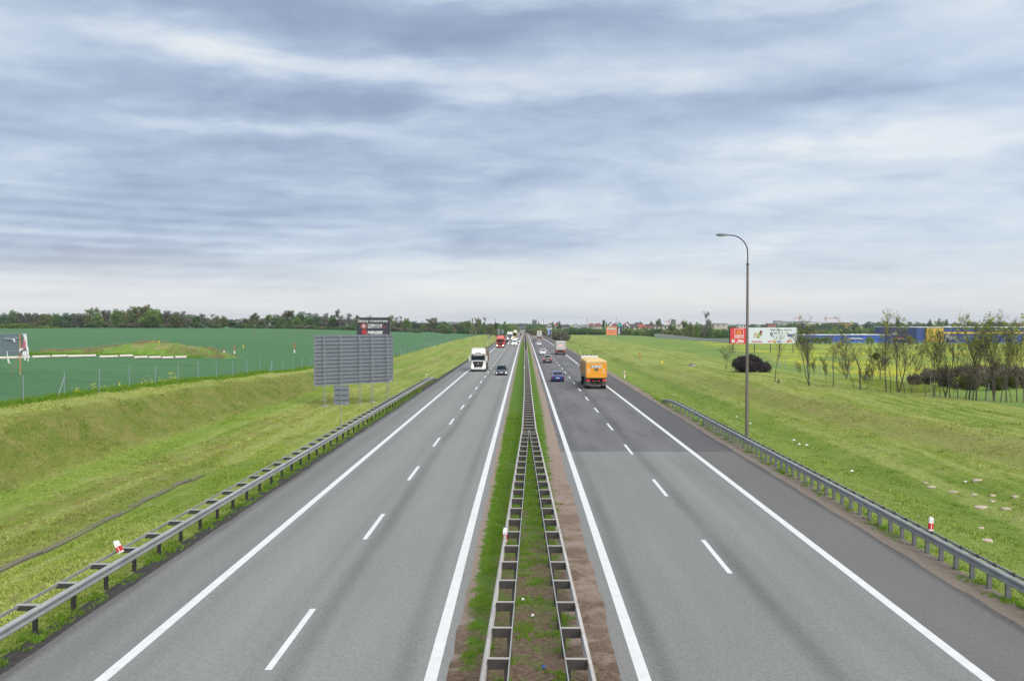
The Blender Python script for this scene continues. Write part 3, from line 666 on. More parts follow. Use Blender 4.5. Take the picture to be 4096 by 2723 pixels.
# ---- dark advertising board behind the sign
def board_bike():
    y = 230.0; k = y/FPX; x0 = (1425.6-VX)*k; W = (1560-1425.6)*k; zt = 8.1-(1269.8-VY)*k; s = W/405.0       # s: metres per crop pixel
    g = gz(x0, y); root = empty('billboard', (x0, y, g), 0, 'dark billboard with white lettering and a wheel emblem behind the huge sign', 'billboard')
    zt -= g; hb = 235*s; X = lambda c: (c-680)*s; Z = lambda c: zt-(c-210)*s
    MB().box(0, W, 0, .25, zt-hb, zt).build('board', pmat('charcoal_board', (.035, .034, .042), .6), root)
    MB().box(W+.004, W+.04, -.02, .26, zt-hb, zt+.04).box(-.04, W, -.02, .26, zt+.004, zt+.04).build('edge_trim', M_LEG, root)
    for xx in (.8, W-.8): MB().box(xx-.12, xx+.12, .27, .5, -.5, zt-.3).build('post', M_POST, root)
    text('Salony rowerowe', 52*s, X(689), Z(266), -.004, M_TWH, root, bold=.012*s*10, sx=.98)
    text('SZPRYCHY', 66*s, X(811), Z(335), -.004, M_TWH, root, bold=.02, sx=.56)
    text('.COM', 24*s, X(990), Z(335), -.004, M_TRED, root, bold=.01, sx=.6)
    text('KROSS', 34*s, X(806), Z(398), -.004, M_TWH, root, bold=.04, shear=.3, sx=1.75)
    text('DWA KOŁA JEDNA PASJA', 11*s, X(840), Z(411), -.004, M_TWH, root, bold=.01, sx=1.2)
    cx_, cz_ = X(764), Z(313)
    ring(cx_, cz_, 26*s, 35*s, -.002, M_TRED, root, 'wheel_ring')
    sp = MB()
    for i in range(16):
        a = 2*math.pi*i/16; sp.poly([(cx_+math.cos(a+q)*r_, -.012, cz_+math.sin(a+q)*r_) for r_, q in ((3*s, .5), (25*s, .045), (25*s, -.045), (3*s, -.5))], [(3, 2, 1, 0)])
    sp.build('wheel_spokes', M_TWH, root)
    for o_ in (0, 28):
        flat([(X(735+o_), Z(385)), (X(760+o_), Z(358)), (X(776+o_), Z(358)), (X(756+o_), Z(385)), (X(786+o_), Z(414)), (X(768+o_), Z(414))], -.003, M_TRED, root, 'chevron')
board_bike()
# ---- red and white shopping billboard
def board_mall():
    y = 242.0; k = y/FPX; s = k*650/2359; px0 = 2850+235*650/2359
    x0 = (px0-VX)*k; g = gz(x0+8, y); root = empty('billboard', (x0, y, g), 0, 'long red and white billboard with meatballs and price in the yellow meadow', 'billboard')
    zt = 8.1-(1200+398*650/2359-VY)*k-g; X = lambda c: (c-235)*s; Z = lambda c: zt-(c-398)*s
    xe = X(484); W = X(1207)
    MB().box(X(249), X(483), 0, .35, Z(632), Z(404)).build('red_panel', pmat('red_panel', (.62, .045, .045), .55), root)
    MB().box(X(484), W, 0, .35, Z(628), Z(398)).build('white_panel', pmat('white_panel', (.62, .66, .72), .55), root)
    MB().box(X(236), X(248.5), -.01, .5, Z(634), Z(404)).build('side_frame', M_BLACK, root)
    for c in (292, 602, 832, 962, 1158): MB().box(X(c-8), X(c-1), .05, .2, -.6, Z(633)).box(X(c+2), X(c+9), .5, .65, -.6, Z(633)).build('post', M_POST, root)
    fr = MB(); a, b2, c2, d2, t = X(310), X(441), Z(420), Z(553), 4.5*s
    fr.box(a, b2, -.012, -.001, c2-t, c2).box(a, b2, -.012, -.001, d2, d2+t).box(a, a+t, -.012, -.001, d2+t, c2-t).box(b2-t, b2, -.012, -.001, d2+t, c2-t); fr.build('logo_frame', M_TWH, root)
    bag = MB(); bag.box(X(344), X(351), -.012, -.002, Z(497), Z(458)).box(X(396), X(403), -.012, -.002, Z(497), Z(452)).box(X(351), X(396), -.012, -.002, Z(497), Z(490)).box(X(344), X(402), -.012, -.002, Z(464), Z(457)); bag.build('bag_emblem', M_TYE, root)
    ring(X(373), Z(458), 13*s, 18*s, -.003, M_TYE, root, 'bag_handle', 12, 0, 180)
    text('matarnia', 32*s, X(375), Z(524), -.004, M_TWH, root, align='CENTER', bold=.02)
    text('PARK HANDLOWY', 12*s, X(375), Z(540), -.004, M_TWH, root, align='CENTER', bold=.01)
    ring(X(291), Z(592), 0.001, 25*s, -.002, M_TWH, root, 'arrow_disc')
    MB().box(X(288.5), X(293.5), -.026, -.016, Z(612), Z(578)).poly([(X(291), -.026, Z(572)), (X(277), -.026, Z(588)), (X(281), -.026, Z(592)), (X(291), -.026, Z(581)), (X(301), -.026, Z(592)), (X(305), -.026, Z(588))], [(0, 1, 2, 3), (0, 3, 4, 5)]).build('arrow', M_TDK, root)
    text('18 km', 34*s, X(440), Z(598), -.004, M_TWH, root, align='RIGHT', bold=.05)
    text('Zjazd lotnisko', 19*s, X(440), Z(617), -.004, M_TWH, root, align='RIGHT', bold=.02)
    text('Klopsiki wołowo - wieprzowe', 27*s, X(818), Z(442), -.004, M_TDK, root, bold=.015, sx=.96)
    text('9', 88*s, X(818), Z(530), -.004, M_TDK, root, bold=.05); text(',', 88*s, X(862), Z(530), -.004, M_TDK, root, bold=.03)
    text('99', 48*s, X(879), Z(500), -.004, M_TDK, root, bold=.02)
    MB().box(X(1066), X(1172), -.010, -.001, Z(530), Z(489)).build('logo_field', M_TBL, root)
    e = [(X(1119)+48*s*math.cos(a), Z(509.5)+17*s*math.sin(a)) for a in [2*math.pi*i/24 for i in range(24)]]
    flat(e, -.011, M_TYE, root, 'logo_ellipse', .01)
    text('IKEA', 30*s, X(1119), Z(519), -.026, M_TBL, root, align='CENTER', bold=.05, sx=1.15)
    text('Media', 29*s, X(553), Z(611), -.004, M_TRED, root, bold=.03, shear=.25, sx=1.05); text('Markt', 29*s, X(636), Z(611), -.004, M_TRED, root, bold=.03, shear=.25, sx=1.0)
    text('RTV', 34*s, X(793), Z(613), -.004, M_TRED, root, bold=.03, sx=.85)
    MB().box(X(845), X(918), -.010, -.001, Z(614), Z(588)).build('logo_field', M_TYE, root)
    text('EURO', 26*s, X(881), Z(610), -.012, M_TOR, root, align='CENTER', bold=.02)
    text('AGD', 34*s, X(920), Z(613), -.004, M_TBL, root, bold=.03, sx=.8)
    text('OBI', 34*s, X(1066), Z(611), -.004, M_TOR, root, bold=.10, sx=1.35)
    # plate of meatballs and vegetables: a scatter of small flat shapes
    rnd = random.Random(3); mats = [pmat('meat_print', (.38, .17, .10), .7), pmat('pea_print', (.25, .42, .06), .7), pmat('potato_print', (.62, .48, .30), .7), pmat('berry_print', (.20, .02, .05), .7)]
    for i in range(60):
        a = rnd.uniform(0, 6.28); r_ = math.sqrt(rnd.random()); ex, ez = 640+66*r_*math.cos(a), 508+42*r_*math.sin(a)*1.05
        if ez < 470 and 600 < ex < 680: continue
        m = mats[3] if ex > 680 and ez < 500 else mats[1] if ex > 640 and ez > 500 else mats[rnd.choice((0, 2, 2, 0, 1))]
        q = rnd.uniform(6, 12)*s; flat([(X(ex)+q*math.cos(2*math.pi*j/7), Z(ez)+q*.8*math.sin(2*math.pi*j/7)) for j in range(7)], -.002-.0005*i, m, root, 'food_shape', .004)
    flat([(X(690+18*math.cos(2*math.pi*j/10)), Z(462+24*math.sin(2*math.pi*j/10))) for j in range(10)], -.035, mats[3], root, 'food_shape', .004)
board_mall()
def board_diy():
    y = 640.0; k = y/FPX; x0 = (2424.5-VX)*k; W = 42.6*k; W2 = 62*k; zt = 8.1-(1306.4-VY)*k; hb = 32.4*k; g = gz(x0, y)
    root = empty('billboard', (x0, y, g), 0, 'orange billboard with a dark blue arrow panel at the far shrubs', 'billboard'); zt -= g
    MB().box(0, W, 0, .3, zt-hb, zt).build('orange_panel', pmat('orange_panel', (.78, .25, .11), .6), root)
    MB().box(W+.02, W2, 0, .3, zt-hb, zt).build('blue_panel', pmat('navy_panel', (.018, .028, .055), .6), root)
    for xx in (W*.3, W*1.1, W2-.4): MB().box(xx-.15, xx+.15, .31, .6, -1, zt-hb+.5).build('post', M_POST, root)
    s = k*.2204; X = lambda c: (c-203)*s; Z = lambda c: zt-(c-392)*s
    MB().box(X(222), X(378), -.02, -.002, Z(449), Z(411)).build('logo_field', M_TDK, root)
    text('BRICOMAN', 30*s, X(300), Z(440), -.026, M_TWH, root, align='CENTER', bold=.12, sx=.98)
    M_TBR = pmat('brown_print', (.45, .11, .06), .6)
    text('Gdańsk Osowa', 22*s, X(300), Z(488), -.004, M_TBR, root, align='CENTER', bold=.03); text('Kartuska 21', 22*s, X(300), Z(508), -.004, M_TBR, root, align='CENTER', bold=.03)
    MB().box(X(426), X(443), -.03, -.002, Z(474), Z(430)).poly([(X(434.5), -.03, Z(408)), (X(418), -.03, Z(436)), (X(451), -.03, Z(436))], [(0, 1, 2)]).build('arrow', M_TWH, root)
    text('8 km', 16*s, X(434), Z(491), -.004, M_TWH, root, align='CENTER', bold=.05); text('kierunek', 13*s, X(434), Z(505), -.004, M_TWH, root, align='CENTER', bold=.03); text('Gdynia', 13*s, X(434), Z(518), -.004, M_TWH, root, align='CENTER', bold=.03)
board_diy()
# ---- torn billboard at the left edge
def board_torn():
    y = 96.6; k = y/FPX; X = lambda c: (c*.3815-VX)*k; Z = lambda c: 8.1-(1180+c*.3815-VY)*k
    x0 = X(-260); g = gz(X(155), y); root = empty('torn_billboard', (x0, y, g), R(6), 'derelict billboard with torn white and pink sheeting at the left edge', 'billboard')
    a = lambda c: X(c)-x0; b = lambda c: Z(c)-g
    for i in range(10):
        x_a = -260+i*47; MB().box(a(x_a), a(x_a+44), .0, .04, b(634), b(411)).build('panel', pmat('sheet_panel', (.15+.02*(i % 3), .19, .22), .5, .2, var=.15) if i < 3 else bpy.data.materials['sheet_panel'], root)
    MB().box(a(-260), a(212), -.03, .05, b(411), b(406)).box(a(-260), a(212), -.02, -.002, b(590), b(585)).build('frame', M_LEG, root)
    MB().box(a(143), a(156), -.10, -.03, -.3, b(412)).build('post', M_RUST, root)
    MB().box(a(-150), a(-137), -.10, -.03, -.3, b(412)).build('post', M_RUST, root)
    MB().tube([(a(80), -1.0, -.2), (a(150), -.08, b(600))], .05, 6).build('brace', M_WOODP, root)
    rnd = random.Random(5); rag = pmat('torn_white_sheeting', (.66, .64, .66), .8, var=.12, vscale=6); pink = pmat('faded_pink_sheeting', (.55, .16, .18), .8, var=.2)
    def strip(pts, mat, nm):      # ragged hanging cloth: (x centre, z, half width)
        P = []
        for q, (cx_, cz_, hw) in enumerate(pts):
            P.append([(a(cx_-hw+rnd.uniform(-3, 3)), -.10-.05*math.sin(q*2.1), b(cz_)), (a(cx_), -.16-.04*math.sin(q*1.3), b(cz_+2)), (a(cx_+hw+rnd.uniform(-3, 3)), -.08+.05*math.sin(q*1.7), b(cz_)), (a(cx_), -.10, b(cz_))])
        MB().loft(P).build(nm, mat, root)
    strip([(195, 408, 20), (200, 440, 14), (205, 480, 14), (215, 520, 11), (222, 560, 10), (225, 600, 12), (232, 650, 9), (232, 700, 5)], rag, 'rag')
    strip([(180, 560, 26), (165, 575, 24), (150, 590, 16), (142, 606, 4)], rag, 'rag')
    strip([(200, 590, 18), (195, 620, 22), (190, 660, 16), (200, 690, 7)], rag, 'rag')
    strip([(198, 470, 14), (202, 500, 17), (190, 530, 16), (185, 560, 12), (182, 575, 5)], pink, 'rag')
    strip([(-10, 455, 3), (40, 460, 5), (80, 462, 9), (130, 448, 3)], rag, 'rag'); strip([(80, 458, 16), (90, 478, 10), (97, 497, 3)], rag, 'rag')
    strip([(20, 592, 8), (18, 630, 7), (22, 670, 8), (35, 712, 9), (50, 722, 3)], rag, 'rag')
board_torn()

# ---- fences
M_FP = pmat('galvanised_fence_post', (.27, .33, .37), .5, .3, var=.1)
M_WIRE = pmat('fence_wire', (.17, .21, .22), .6, .3)
def fence(path, hgt, label, braces=(), wires=5, grp='wire fences', r_=.035):
    root = empty('wire_fence', (0, 0, 0), 0, label, 'fence', grp)
    me = shared('post', M_FP, lambda b: b.tube([(0, 0, -.3), (0, 0, hgt)], r_, 6))
    P = [(x, y, gz(x, y)) for x, y in path]
    for i, (x, y, z) in enumerate(P):
        p = link('post', me, None, root, (x, y, z))
        if i in braces:
            q = P[i+1] if i+1 < len(P) else P[i-1]; d = (Vector(q)-Vector((x, y, z))).normalized()
            for s_ in (-1, 1): MB().tube([(0, 0, hgt*.78), tuple(d*s_*1.0+Vector((0, 0, -.1)))], .022, 5).build('brace', M_FP, p)
    nets = [.06+(hgt-.12)*i/(wires-1) for i in range(wires)]
    for hh in nets:
        b = MB()
        for (a, c) in zip(P[:-1], P[1:]): b.tube([(a[0], a[1], a[2]+hh), (c[0], c[1], c[2]+hh)], .0045, 3, False)
        b.build('wire', M_WIRE, root)
    return root
pl = [(-31.15, 45.4+5.0*i) for i in range(66)]
fence(pl, 1.75, 'grey wire fence between the mown left verge and the green field', braces=(3, 13, 24, 36, 50))
pr_ = [(43.0, 60+6.0*i) for i in range(1)]+[(43.05, 66+6*i) for i in range(14)]+[(43.2+.9*i, 150+6.5*i) for i in range(16)]
fence(pr_, 1.75, 'grey wire fence behind the row of bare trees on the right', braces=(2, 9, 16, 22), wires=5)

# ---- bits standing in the verges and fields
def marker(x, y, hgt, label, top=M_ORG, low=M_WHITE, r_=.05, split=.3):
    root = empty('marker_post', (x, y, gz(x, y)), 0, label, 'marker post', 'marker posts in the fields')
    MB().tube([(0, 0, hgt*split), (0, 0, hgt)], r_, 6).build('upper_post', top, root)
    MB().tube([(0, 0, -.2), (0, 0, hgt*split)], r_*(1.8 if low is M_WHITE else 1.2), 6).build('base', low, root)
x, y = ray(1174, 1413); marker(x, y, 42/FPX*y, 'tall orange marker post with white foot in the green field left of the huge sign', r_=.09)
x, y = ray(890, 1411); marker(x, y, 17/FPX*y, 'short red and white marker post at the right end of the grassy mound', M_RED, M_WHITE, .09, .45)
x, y = ray(2559, 1437); marker(x, y, 28/FPX*y, 'red marker post with grey foot on the grass right of the yellow truck', M_ORG, M_CONC, .09, .22)
x, y = ray(932, 1415); marker(x, y, 34/FPX*y, 'orange and white marker post right of the mound, taller than its neighbour', r_=.09)
x, y = ray(968, 1392); marker(x, y, 13/FPX*y, 'short yellow marker post right of the mound in the green field', M_YEL, M_YEL, .09, .3)
MND_Y = 172.0
def gpost(px, label):
    x = (px-VX)/FPX*MND_Y; root = empty('marker_post', (x, MND_Y-2.0, 3.72), 0, label, 'marker post', 'marker posts in the fields')
    MB().box(-.11, .11, -.11, .11, -1.0, .82).box(-.14, .14, -.14, .14, .82, .92).build('post', M_YEL, root)
gpost(624, 'left one of two yellow posts on top of the grassy mound'); gpost(644.5, 'right one of two yellow posts on top of the grassy mound')
x, y = ray(2648, 1453); rt_ = empty('yellow_box', (x, y, gz(x, y)), 0, 'small yellow utility box on the grass right of the yellow truck', 'utility box')
MB().box(-.17, .17, -.15, .15, -.1, .42).build('box', M_YEL, rt_); MB().box(-.19, .19, -.17, .17, .42, .50).build('lid', M_YEL, rt_)
x, y = ray(2768, 1463); rt_ = empty('well_ring', (x, y, gz(x, y)), 0, 'low grey concrete well ring with a flat cover in the green hollow', 'well')
MB().tube([(0, 0, -.2), (0, 0, .28)], .62, 16).build('ring', M_CONC, rt_, 50); MB().tube([(0, 0, .28), (0, 0, .38)], .56, 16).build('cover', pmat('dark_concrete', (.16, .15, .14), .9, var=.2), rt_, 50)
# concrete pipes laid out in the field
pm = pmat('pale_concrete_pipe', (.64, .57, .52), .85, var=.08, vscale=2); pin = pmat('pipe_inside', (.06, .055, .05), .95)
ends = [(-60, 25), (28, 282), (293, 498), (502, 690), (670, 992), (1009, 1218), (1222, 1376), (1378, 1533), (1535, 1672), (1672, 1803), (1814, 1942)]
for i, (a, b2) in enumerate(ends):
    def pos(c):
        px = c*.3815; t = (px-0)/740; y = lerp(141, 156, t); return (px-VX)/FPX*y, y
    (xa, ya), (xb, yb) = pos(a), pos(b2); L_ = math.hypot(xb-xa, yb-ya); an = math.atan2(yb-ya, xb-xa)
    names = ['leftmost concrete pipe cut by the photo edge', 'concrete pipe lying under the torn billboard rags', 'third concrete pipe from the left, just right of the torn billboard', 'fourth concrete pipe from the left in the row', 'longest concrete pipe of the row in the field',
             'sixth concrete pipe from the left in the row', 'fifth concrete pipe from the right end of the row', 'fourth concrete pipe from the right end of the row', 'third concrete pipe from the right end of the row', 'second concrete pipe from the right end of the row', 'rightmost concrete pipe of the row']
    root = empty('concrete_pipe', (xa, ya, gz(xa, ya)+.19), an+R(15), names[i], 'pipe', 'concrete pipes laid along the green field')
    r_ = .215; outer = MB(); n = 16; secs = []
    for (xx, rr) in ((0, r_*.78), (0, r_), (L_, r_), (L_, r_*.78), (0.02, r_*.78)):
        secs.append([(xx, rr*math.cos(2*math.pi*j/n), rr*math.sin(2*math.pi*j/n)) for j in range(n)])
    outer.loft(secs, False); outer.build('shell', pm, root, 40)
    MB().tube([(.04, 0, 0), (L_-.04, 0, 0)], r_*.78, 12).build('bore', pin, root)  # solid dark plug paints the shade inside the hollow pipe
# pale stones in the grass on the right
rk = pmat('pale_stones', (.50, .40, .32), .9, var=.15, vscale=5, bump=.6)
for i, (sx_, sy_, wd) in enumerate([(1980, 575, 22), (2055, 568, 75), (1730, 590, 30), (1770, 611, 55), (1902, 641, 62), (2035, 661, 45), (2150, 667, 45), (2150, 700, 45), (2080, 738, 98), (2235, 750, 65), (2290, 671, 50), (2115, 948, 75), (2080, 876, 40), (1685, 798, 14)]):
    x, y = ray(2600+sx_*.634, 1560+sy_*.634); wm = wd*.634/FPX*y; rnd = random.Random(i)
    b = MB(); n = 9; secs = []
    for hh, kk in ((-.06, 1), (.03, 1), (.055, .8)):
        secs.append([(wm*.5*kk*math.cos(2*math.pi*j/n)*rnd.uniform(.75, 1.1), wm*.42*kk*math.sin(2*math.pi*j/n)*rnd.uniform(.75, 1.1), hh) for j in range(n)])
    b.loft(secs)
    lb = ['small white scrap lying on the grass above the pale stones', 'upper broad pale stone cluster right of the white scrap', 'tiniest pale stone, farthest left on the right slope', 'small pale stone left of the middle, second from the left', 'long pale stone right of the second from the left', 'oval pale stone straight below the white scrap', 'small pale stone right of the oval one, upper', 'small pale stone right of the oval one, lower', 'largest pale stone patch on the right grass slope', 'pale stone right of the largest patch', 'pale stone nearest the right photo edge', 'lowest long pale stone on the right slope', 'faint pale stone halfway below the largest patch', 'tiny pale stone beside the right guardrail slope'][i]
    o = link('scrap' if i == 0 else 'flat_stone', b.mesh('flat_stone', M_WHITE if i == 0 else rk), None, None, (x, y, gz(x, y)))
    tag(o, lb, 'litter' if i == 0 else 'stone', None if i == 0 else 'pale stones in the grass slope')
# drainage channel of concrete gutter pieces along the left ditch
gm = shared('gutter_piece', pmat('mossy_gutter_concrete', (.17, .15, .12), .9, var=.3, vscale=4, dirt=(.10, .10, .04, .6)), lambda b: b.loft([[(-.22, yy, .03), (-.16, yy, .035), (-.06, yy, -.03), (.06, yy, -.03), (.16, yy, .05), (.24, yy, .05), (.24, yy, -.22), (-.22, yy, -.22)] for yy in (.01, .98)]))
root = empty('drainage_channel', (0, 0, 0), 0, 'narrow concrete drainage gutter along the foot of the left verge', 'gutter')
for y in np.arange(22, 50, 1.0):
    xx = -18.0+.10*math.sin(y*.12); o = link('gutter_piece', gm, None, root, (xx, y, gz(xx, y)+.02)); o.scale = (.72, 1, 1); o.rotation_euler = (R(random.uniform(-1, 1)), R(random.uniform(-2, 2)), R(random.uniform(-1, 1)))
# litter along the median
for x, y, c, lb in [(-.05, 26.0, M_WHITE, 'white scrap of paper in the middle of the median soil'), (.22, 24.6, M_WHITE, 'crumpled white litter on the soil between the median rails'), (.45, 20.9, M_TBL, 'tiny blue scrap beside the right median rail')]:
    o = MB().poly([(-.05, -.03, .03), (.05, -.04, .06), (.06, .03, .03), (-.03, .05, .07), (0, 0, .11)], [(0, 1, 4), (1, 2, 4), (2, 3, 4), (3, 0, 4)]).build('litter', c); o.location = (x, y, gz(x, y)); tag(o, lb, 'litter')
for i, (sx_, sy_) in enumerate([(630, 213), (940, 345), (985, 352), (905, 318), (545, 172), (1270, 512)]):  # glints of ditch water, put in as solid white pieces
    x, y = ray(2600+sx_*.634, 1560+sy_*.634); o = MB().poly([(-.12, -.06, .02), (.10, -.08, .05), (.12, .06, .02), (-.06, .10, .06), (0, 0, .14)], [(0, 1, 4), (1, 2, 4), (2, 3, 4), (3, 0, 4)]).build('litter', M_WHITE); o.location = (x, y, gz(x, y))
    tag(o, ['white scrap in the right ditch just right of the lamp post', 'largest white litter patch in the right ditch', 'white litter at the right end of the ditch patch', 'white litter at the upper end of the ditch patch', 'tiny white scrap in the ditch left of the lamp post', 'pale scrap on the slope right of the ditch litter'][i], 'litter', 'litter in the right ditch')
# small signs far along the road
def back_sign(px0, px1, py0, py1, y, label, posts=1):
    k = y/FPX; xa, xb = (px0-VX)*k, (px1-VX)*k; xm = (xa+xb)/2; g = gz(xm, y); root = empty('road_sign', (xm, y, g), 0, label, 'road sign', 'road signs seen from behind far along the left verge')
    zt, zb = 8.1-(py0-VY)*k-g, 8.1-(py1-VY)*k-g; w_ = (xb-xa)/2
    MB().box(-w_, w_, 0, .04, zb, zt).build('plate', M_SIGNB, root)
    for i in range(posts):
        xx = 0 if posts == 1 else (-w_*.5 if i == 0 else w_*.5); MB().tube([(xx, -.07, -.3), (xx, -.07, zt-.1)], .05, 6).build('post', M_LEG, root)
back_sign(1990.5, 2000, 1314, 1340, 520, 'taller left one of two grey sign backs right of the leaning pole', 2)
back_sign(2004.8, 2015, 1317.5, 1334, 525, 'shorter right one of two grey sign backs beside the red truck', 2)
def tri_sign():
    y = 333.; k = y/FPX; x = (1954-VX)*k; g = gz(x, y); root = empty('road_sign', (x, y, g), 0, 'triangle sign over a narrow plate seen from behind beyond the sign bridge verge', 'road sign', 'road signs seen from behind far along the left verge')
    zt = 8.1-(1336-VY)*k-g
    MB().poly([(-.5, 0, zt), (.5, 0, zt), (0, 0, zt-.85), (-.5, .03, zt), (.5, .03, zt), (0, .03, zt-.85)], [(0, 2, 1), (3, 4, 5), (0, 1, 4, 3), (1, 2, 5, 4), (2, 0, 3, 5)]).build('triangle', M_SIGNB, root)
    MB().tube([(0, 0, zt-1.35), (0, .04, zt-1.35)], .48, 14).build('disc', M_SIGNB, root)
    MB().tube([(0, -.06, -.3), (0, -.06, zt)], .04, 6).build('post', M_LEG, root)
tri_sign()
def blue_sign():
    y = 540.; k = y/FPX; x = (2195.8-VX)*k; g = gz(x, y); root = empty('road_sign', (x, y, g), 0, 'tall blue end-of-motorway sign with a red slash beside the dark bush', 'road sign')
    w_ = 4.9*k; zt, zb = 8.1-(1316-VY)*k-g, 8.1-(1339-VY)*k-g; hh = zt-zb; Mb = pmat('blue_sign_face', (.01, .16, .50), .5)
    MB().box(-w_, w_, 0, .06, zb, zt).build('plate', Mb, root)
    text('S6', hh*.28, 0, zt-hh*.33, -.01, M_TWH, root, align='CENTER', bold=.05)
    MB().box(-w_*.35, -w_*.15, -.02, -.002, zb+hh*.04, zb+hh*.42).box(w_*.1, w_*.3, -.02, -.002, zb+hh*.04, zb+hh*.42).box(-w_*.5, w_*.5, -.032, -.021, zb+hh*.30, zb+hh*.37).build('carriageway_symbol', M_TWH, root)
    MB().poly([(-w_, -.045, zb+hh*.03), (-w_*.8, -.045, zb), (w_, -.045, zb+hh*.42), (w_*.8, -.045, zb+hh*.46)], [(0, 1, 2, 3)]).build('slash', M_TRED, root)
    for xx in (-w_*.6, w_*.6): MB().tube([(xx, .12, -.4), (xx, .12, zt-.2)], .06, 6).build('post', M_LEG, root)
blue_sign()
# utility poles
def pole_aframe():
    y = 530.; k = y/FPX; x = (1890-VX)*k; g = gz(x, y); root = empty('power_pole', (x, y, g), 0, 'wooden power pole with two spread braces behind the green field', 'power pole')
    zt = 8.1-(1274-VY)*k-g; b = M_WOODP
    MB().tube([(-6*k*.5-1.6, 0, -.5), (0, 0, zt)], [.2, .13], 6).build('leg', b, root); MB().tube([(2.0, 0, -.5), (.15, 0, zt)], [.2, .13], 6).build('leg', b, root); MB().tube([(-.4, 1.6, -.5), (.05, .1, zt)], [.2, .13], 6).build('leg', b, root)
    MB().box(-1.3, 1.3, -.1, .1, zt-.1, zt+.1).build('crossarm', b, root)
    for xx in (-1.2, 0, 1.2): MB().tube([(xx, 0, zt+.1), (xx, 0, zt+.5)], .07, 5).build('insulator', M_POST, root)
pole_aframe()
def pole(px, py0, py1, y, label, r_=.12, arm=0):
    k = y/FPX; x = (px-VX)*k; g = 8.1-(py1-VY)*k; zt = 8.1-(py0-VY)*k-g; root = empty('utility_pole', (x, y, g), 0, label, 'pole', 'thin poles in the fields')
    MB().tube([(0, 0, -3), (0, 0, zt)], [r_, r_*.7], 6).build('shaft', M_WOODP, root)
    if arm: MB().box(-arm, arm, -.08, .08, zt-.25, zt-.1).build('crossarm', M_WOODP, root)
pole(1016.5, 1298, 1361, 300, 'thin wooden pole standing alone in the green field left of the huge sign', .12)
pole(1689, 1283, 1327, 560, 'thin pole with a crossarm at the field edge right of the dark billboard', .14, .9)
pole(1890.3, 1351, 1392, 240, 'thin grey pole on the left verge above the white truck', .06)
# ================================================================ VEHICLES (built facing +Y, origin under the front bumper / rear bumper)
M_TYRE = pmat('tyre_rubber', (.012, .012, .013), .85); M_RIM = pmat('wheel_rim', (.30, .30, .31), .45, .5)
M_GLASS = pmat('dark_window_glass', (.010, .018, .022), .12); M_GLASS.node_tree.nodes['Principled BSDF'].inputs['Specular IOR Level'].default_value = .12
M_HL = pmat('lit_headlamp', (.9, .9, .85), .3, emit=(1, .93, .82), es=2.2); M_HLW = pmat('lit_warm_headlamp', (.9, .8, .6), .3, emit=(1, .80, .52), es=2.4)
M_HLO = pmat('headlamp_glass', (.55, .57, .60), .15, coat=.5)
M_TL = pmat('tail_lamp', (.30, .012, .016), .3, emit=(1, .03, .04), es=.04); M_TLL = pmat('lit_tail_lamp', (.7, .02, .03), .3, emit=(1, .06, .07), es=.16)
M_PLATE = pmat('number_plate', (.70, .70, .68), .5); M_CHAS = pmat('dark_chassis', (.022, .021, .021), .8, var=.3); M_TRIM = pmat('black_trim', (.018, .018, .02), .45)
M_MUD = pmat('mud_flap', (.13, .12, .10), .9, var=.2)
def paint(name, c, rough=.35): return pmat(name, c, rough, 0, coat=.6, var=.03)
_w = {}
def wheel(parent, x, y, r=.32, wd=.2, dual=False):
    key = (round(r, 2), round(wd, 2))
    if key not in _w:
        t = MB(); t.tube([(-wd/2, 0, 0), (-wd/2+.03, 0, 0), (wd/2-.03, 0, 0), (wd/2, 0, 0)], [r*.93, r, r, r*.93], 20)
        q = MB(); q.tube([(-wd/2-.006, 0, 0), (wd/2+.006, 0, 0)], r*.6, 14); q.tube([(-wd/2-.03, 0, 0), (wd/2+.03, 0, 0)], r*.18, 8)
        _w[key] = (t.mesh('tyre', M_TYRE, 50), q.mesh('rim', M_RIM, 50))
    e = empty('wheel', (x, y, r)); e.parent = parent
    link('tyre', _w[key][0], None, e); link('rim', _w[key][1], None, e)
def sec(y, hw, z0, z1, crown=.03):
    return [(-hw*.90, y, z0), (-hw, y, z0+.14), (-hw*1.0, y, lerp(z0, z1, .62)), (-hw*.95, y, z1-.05), (-hw*.80, y, z1), (0, y, z1+crown), (hw*.80, y, z1), (hw*.95, y, z1-.05), (hw*1.0, y, lerp(z0, z1, .62)), (hw, y, z0+.14), (hw*.90, y, z0)]
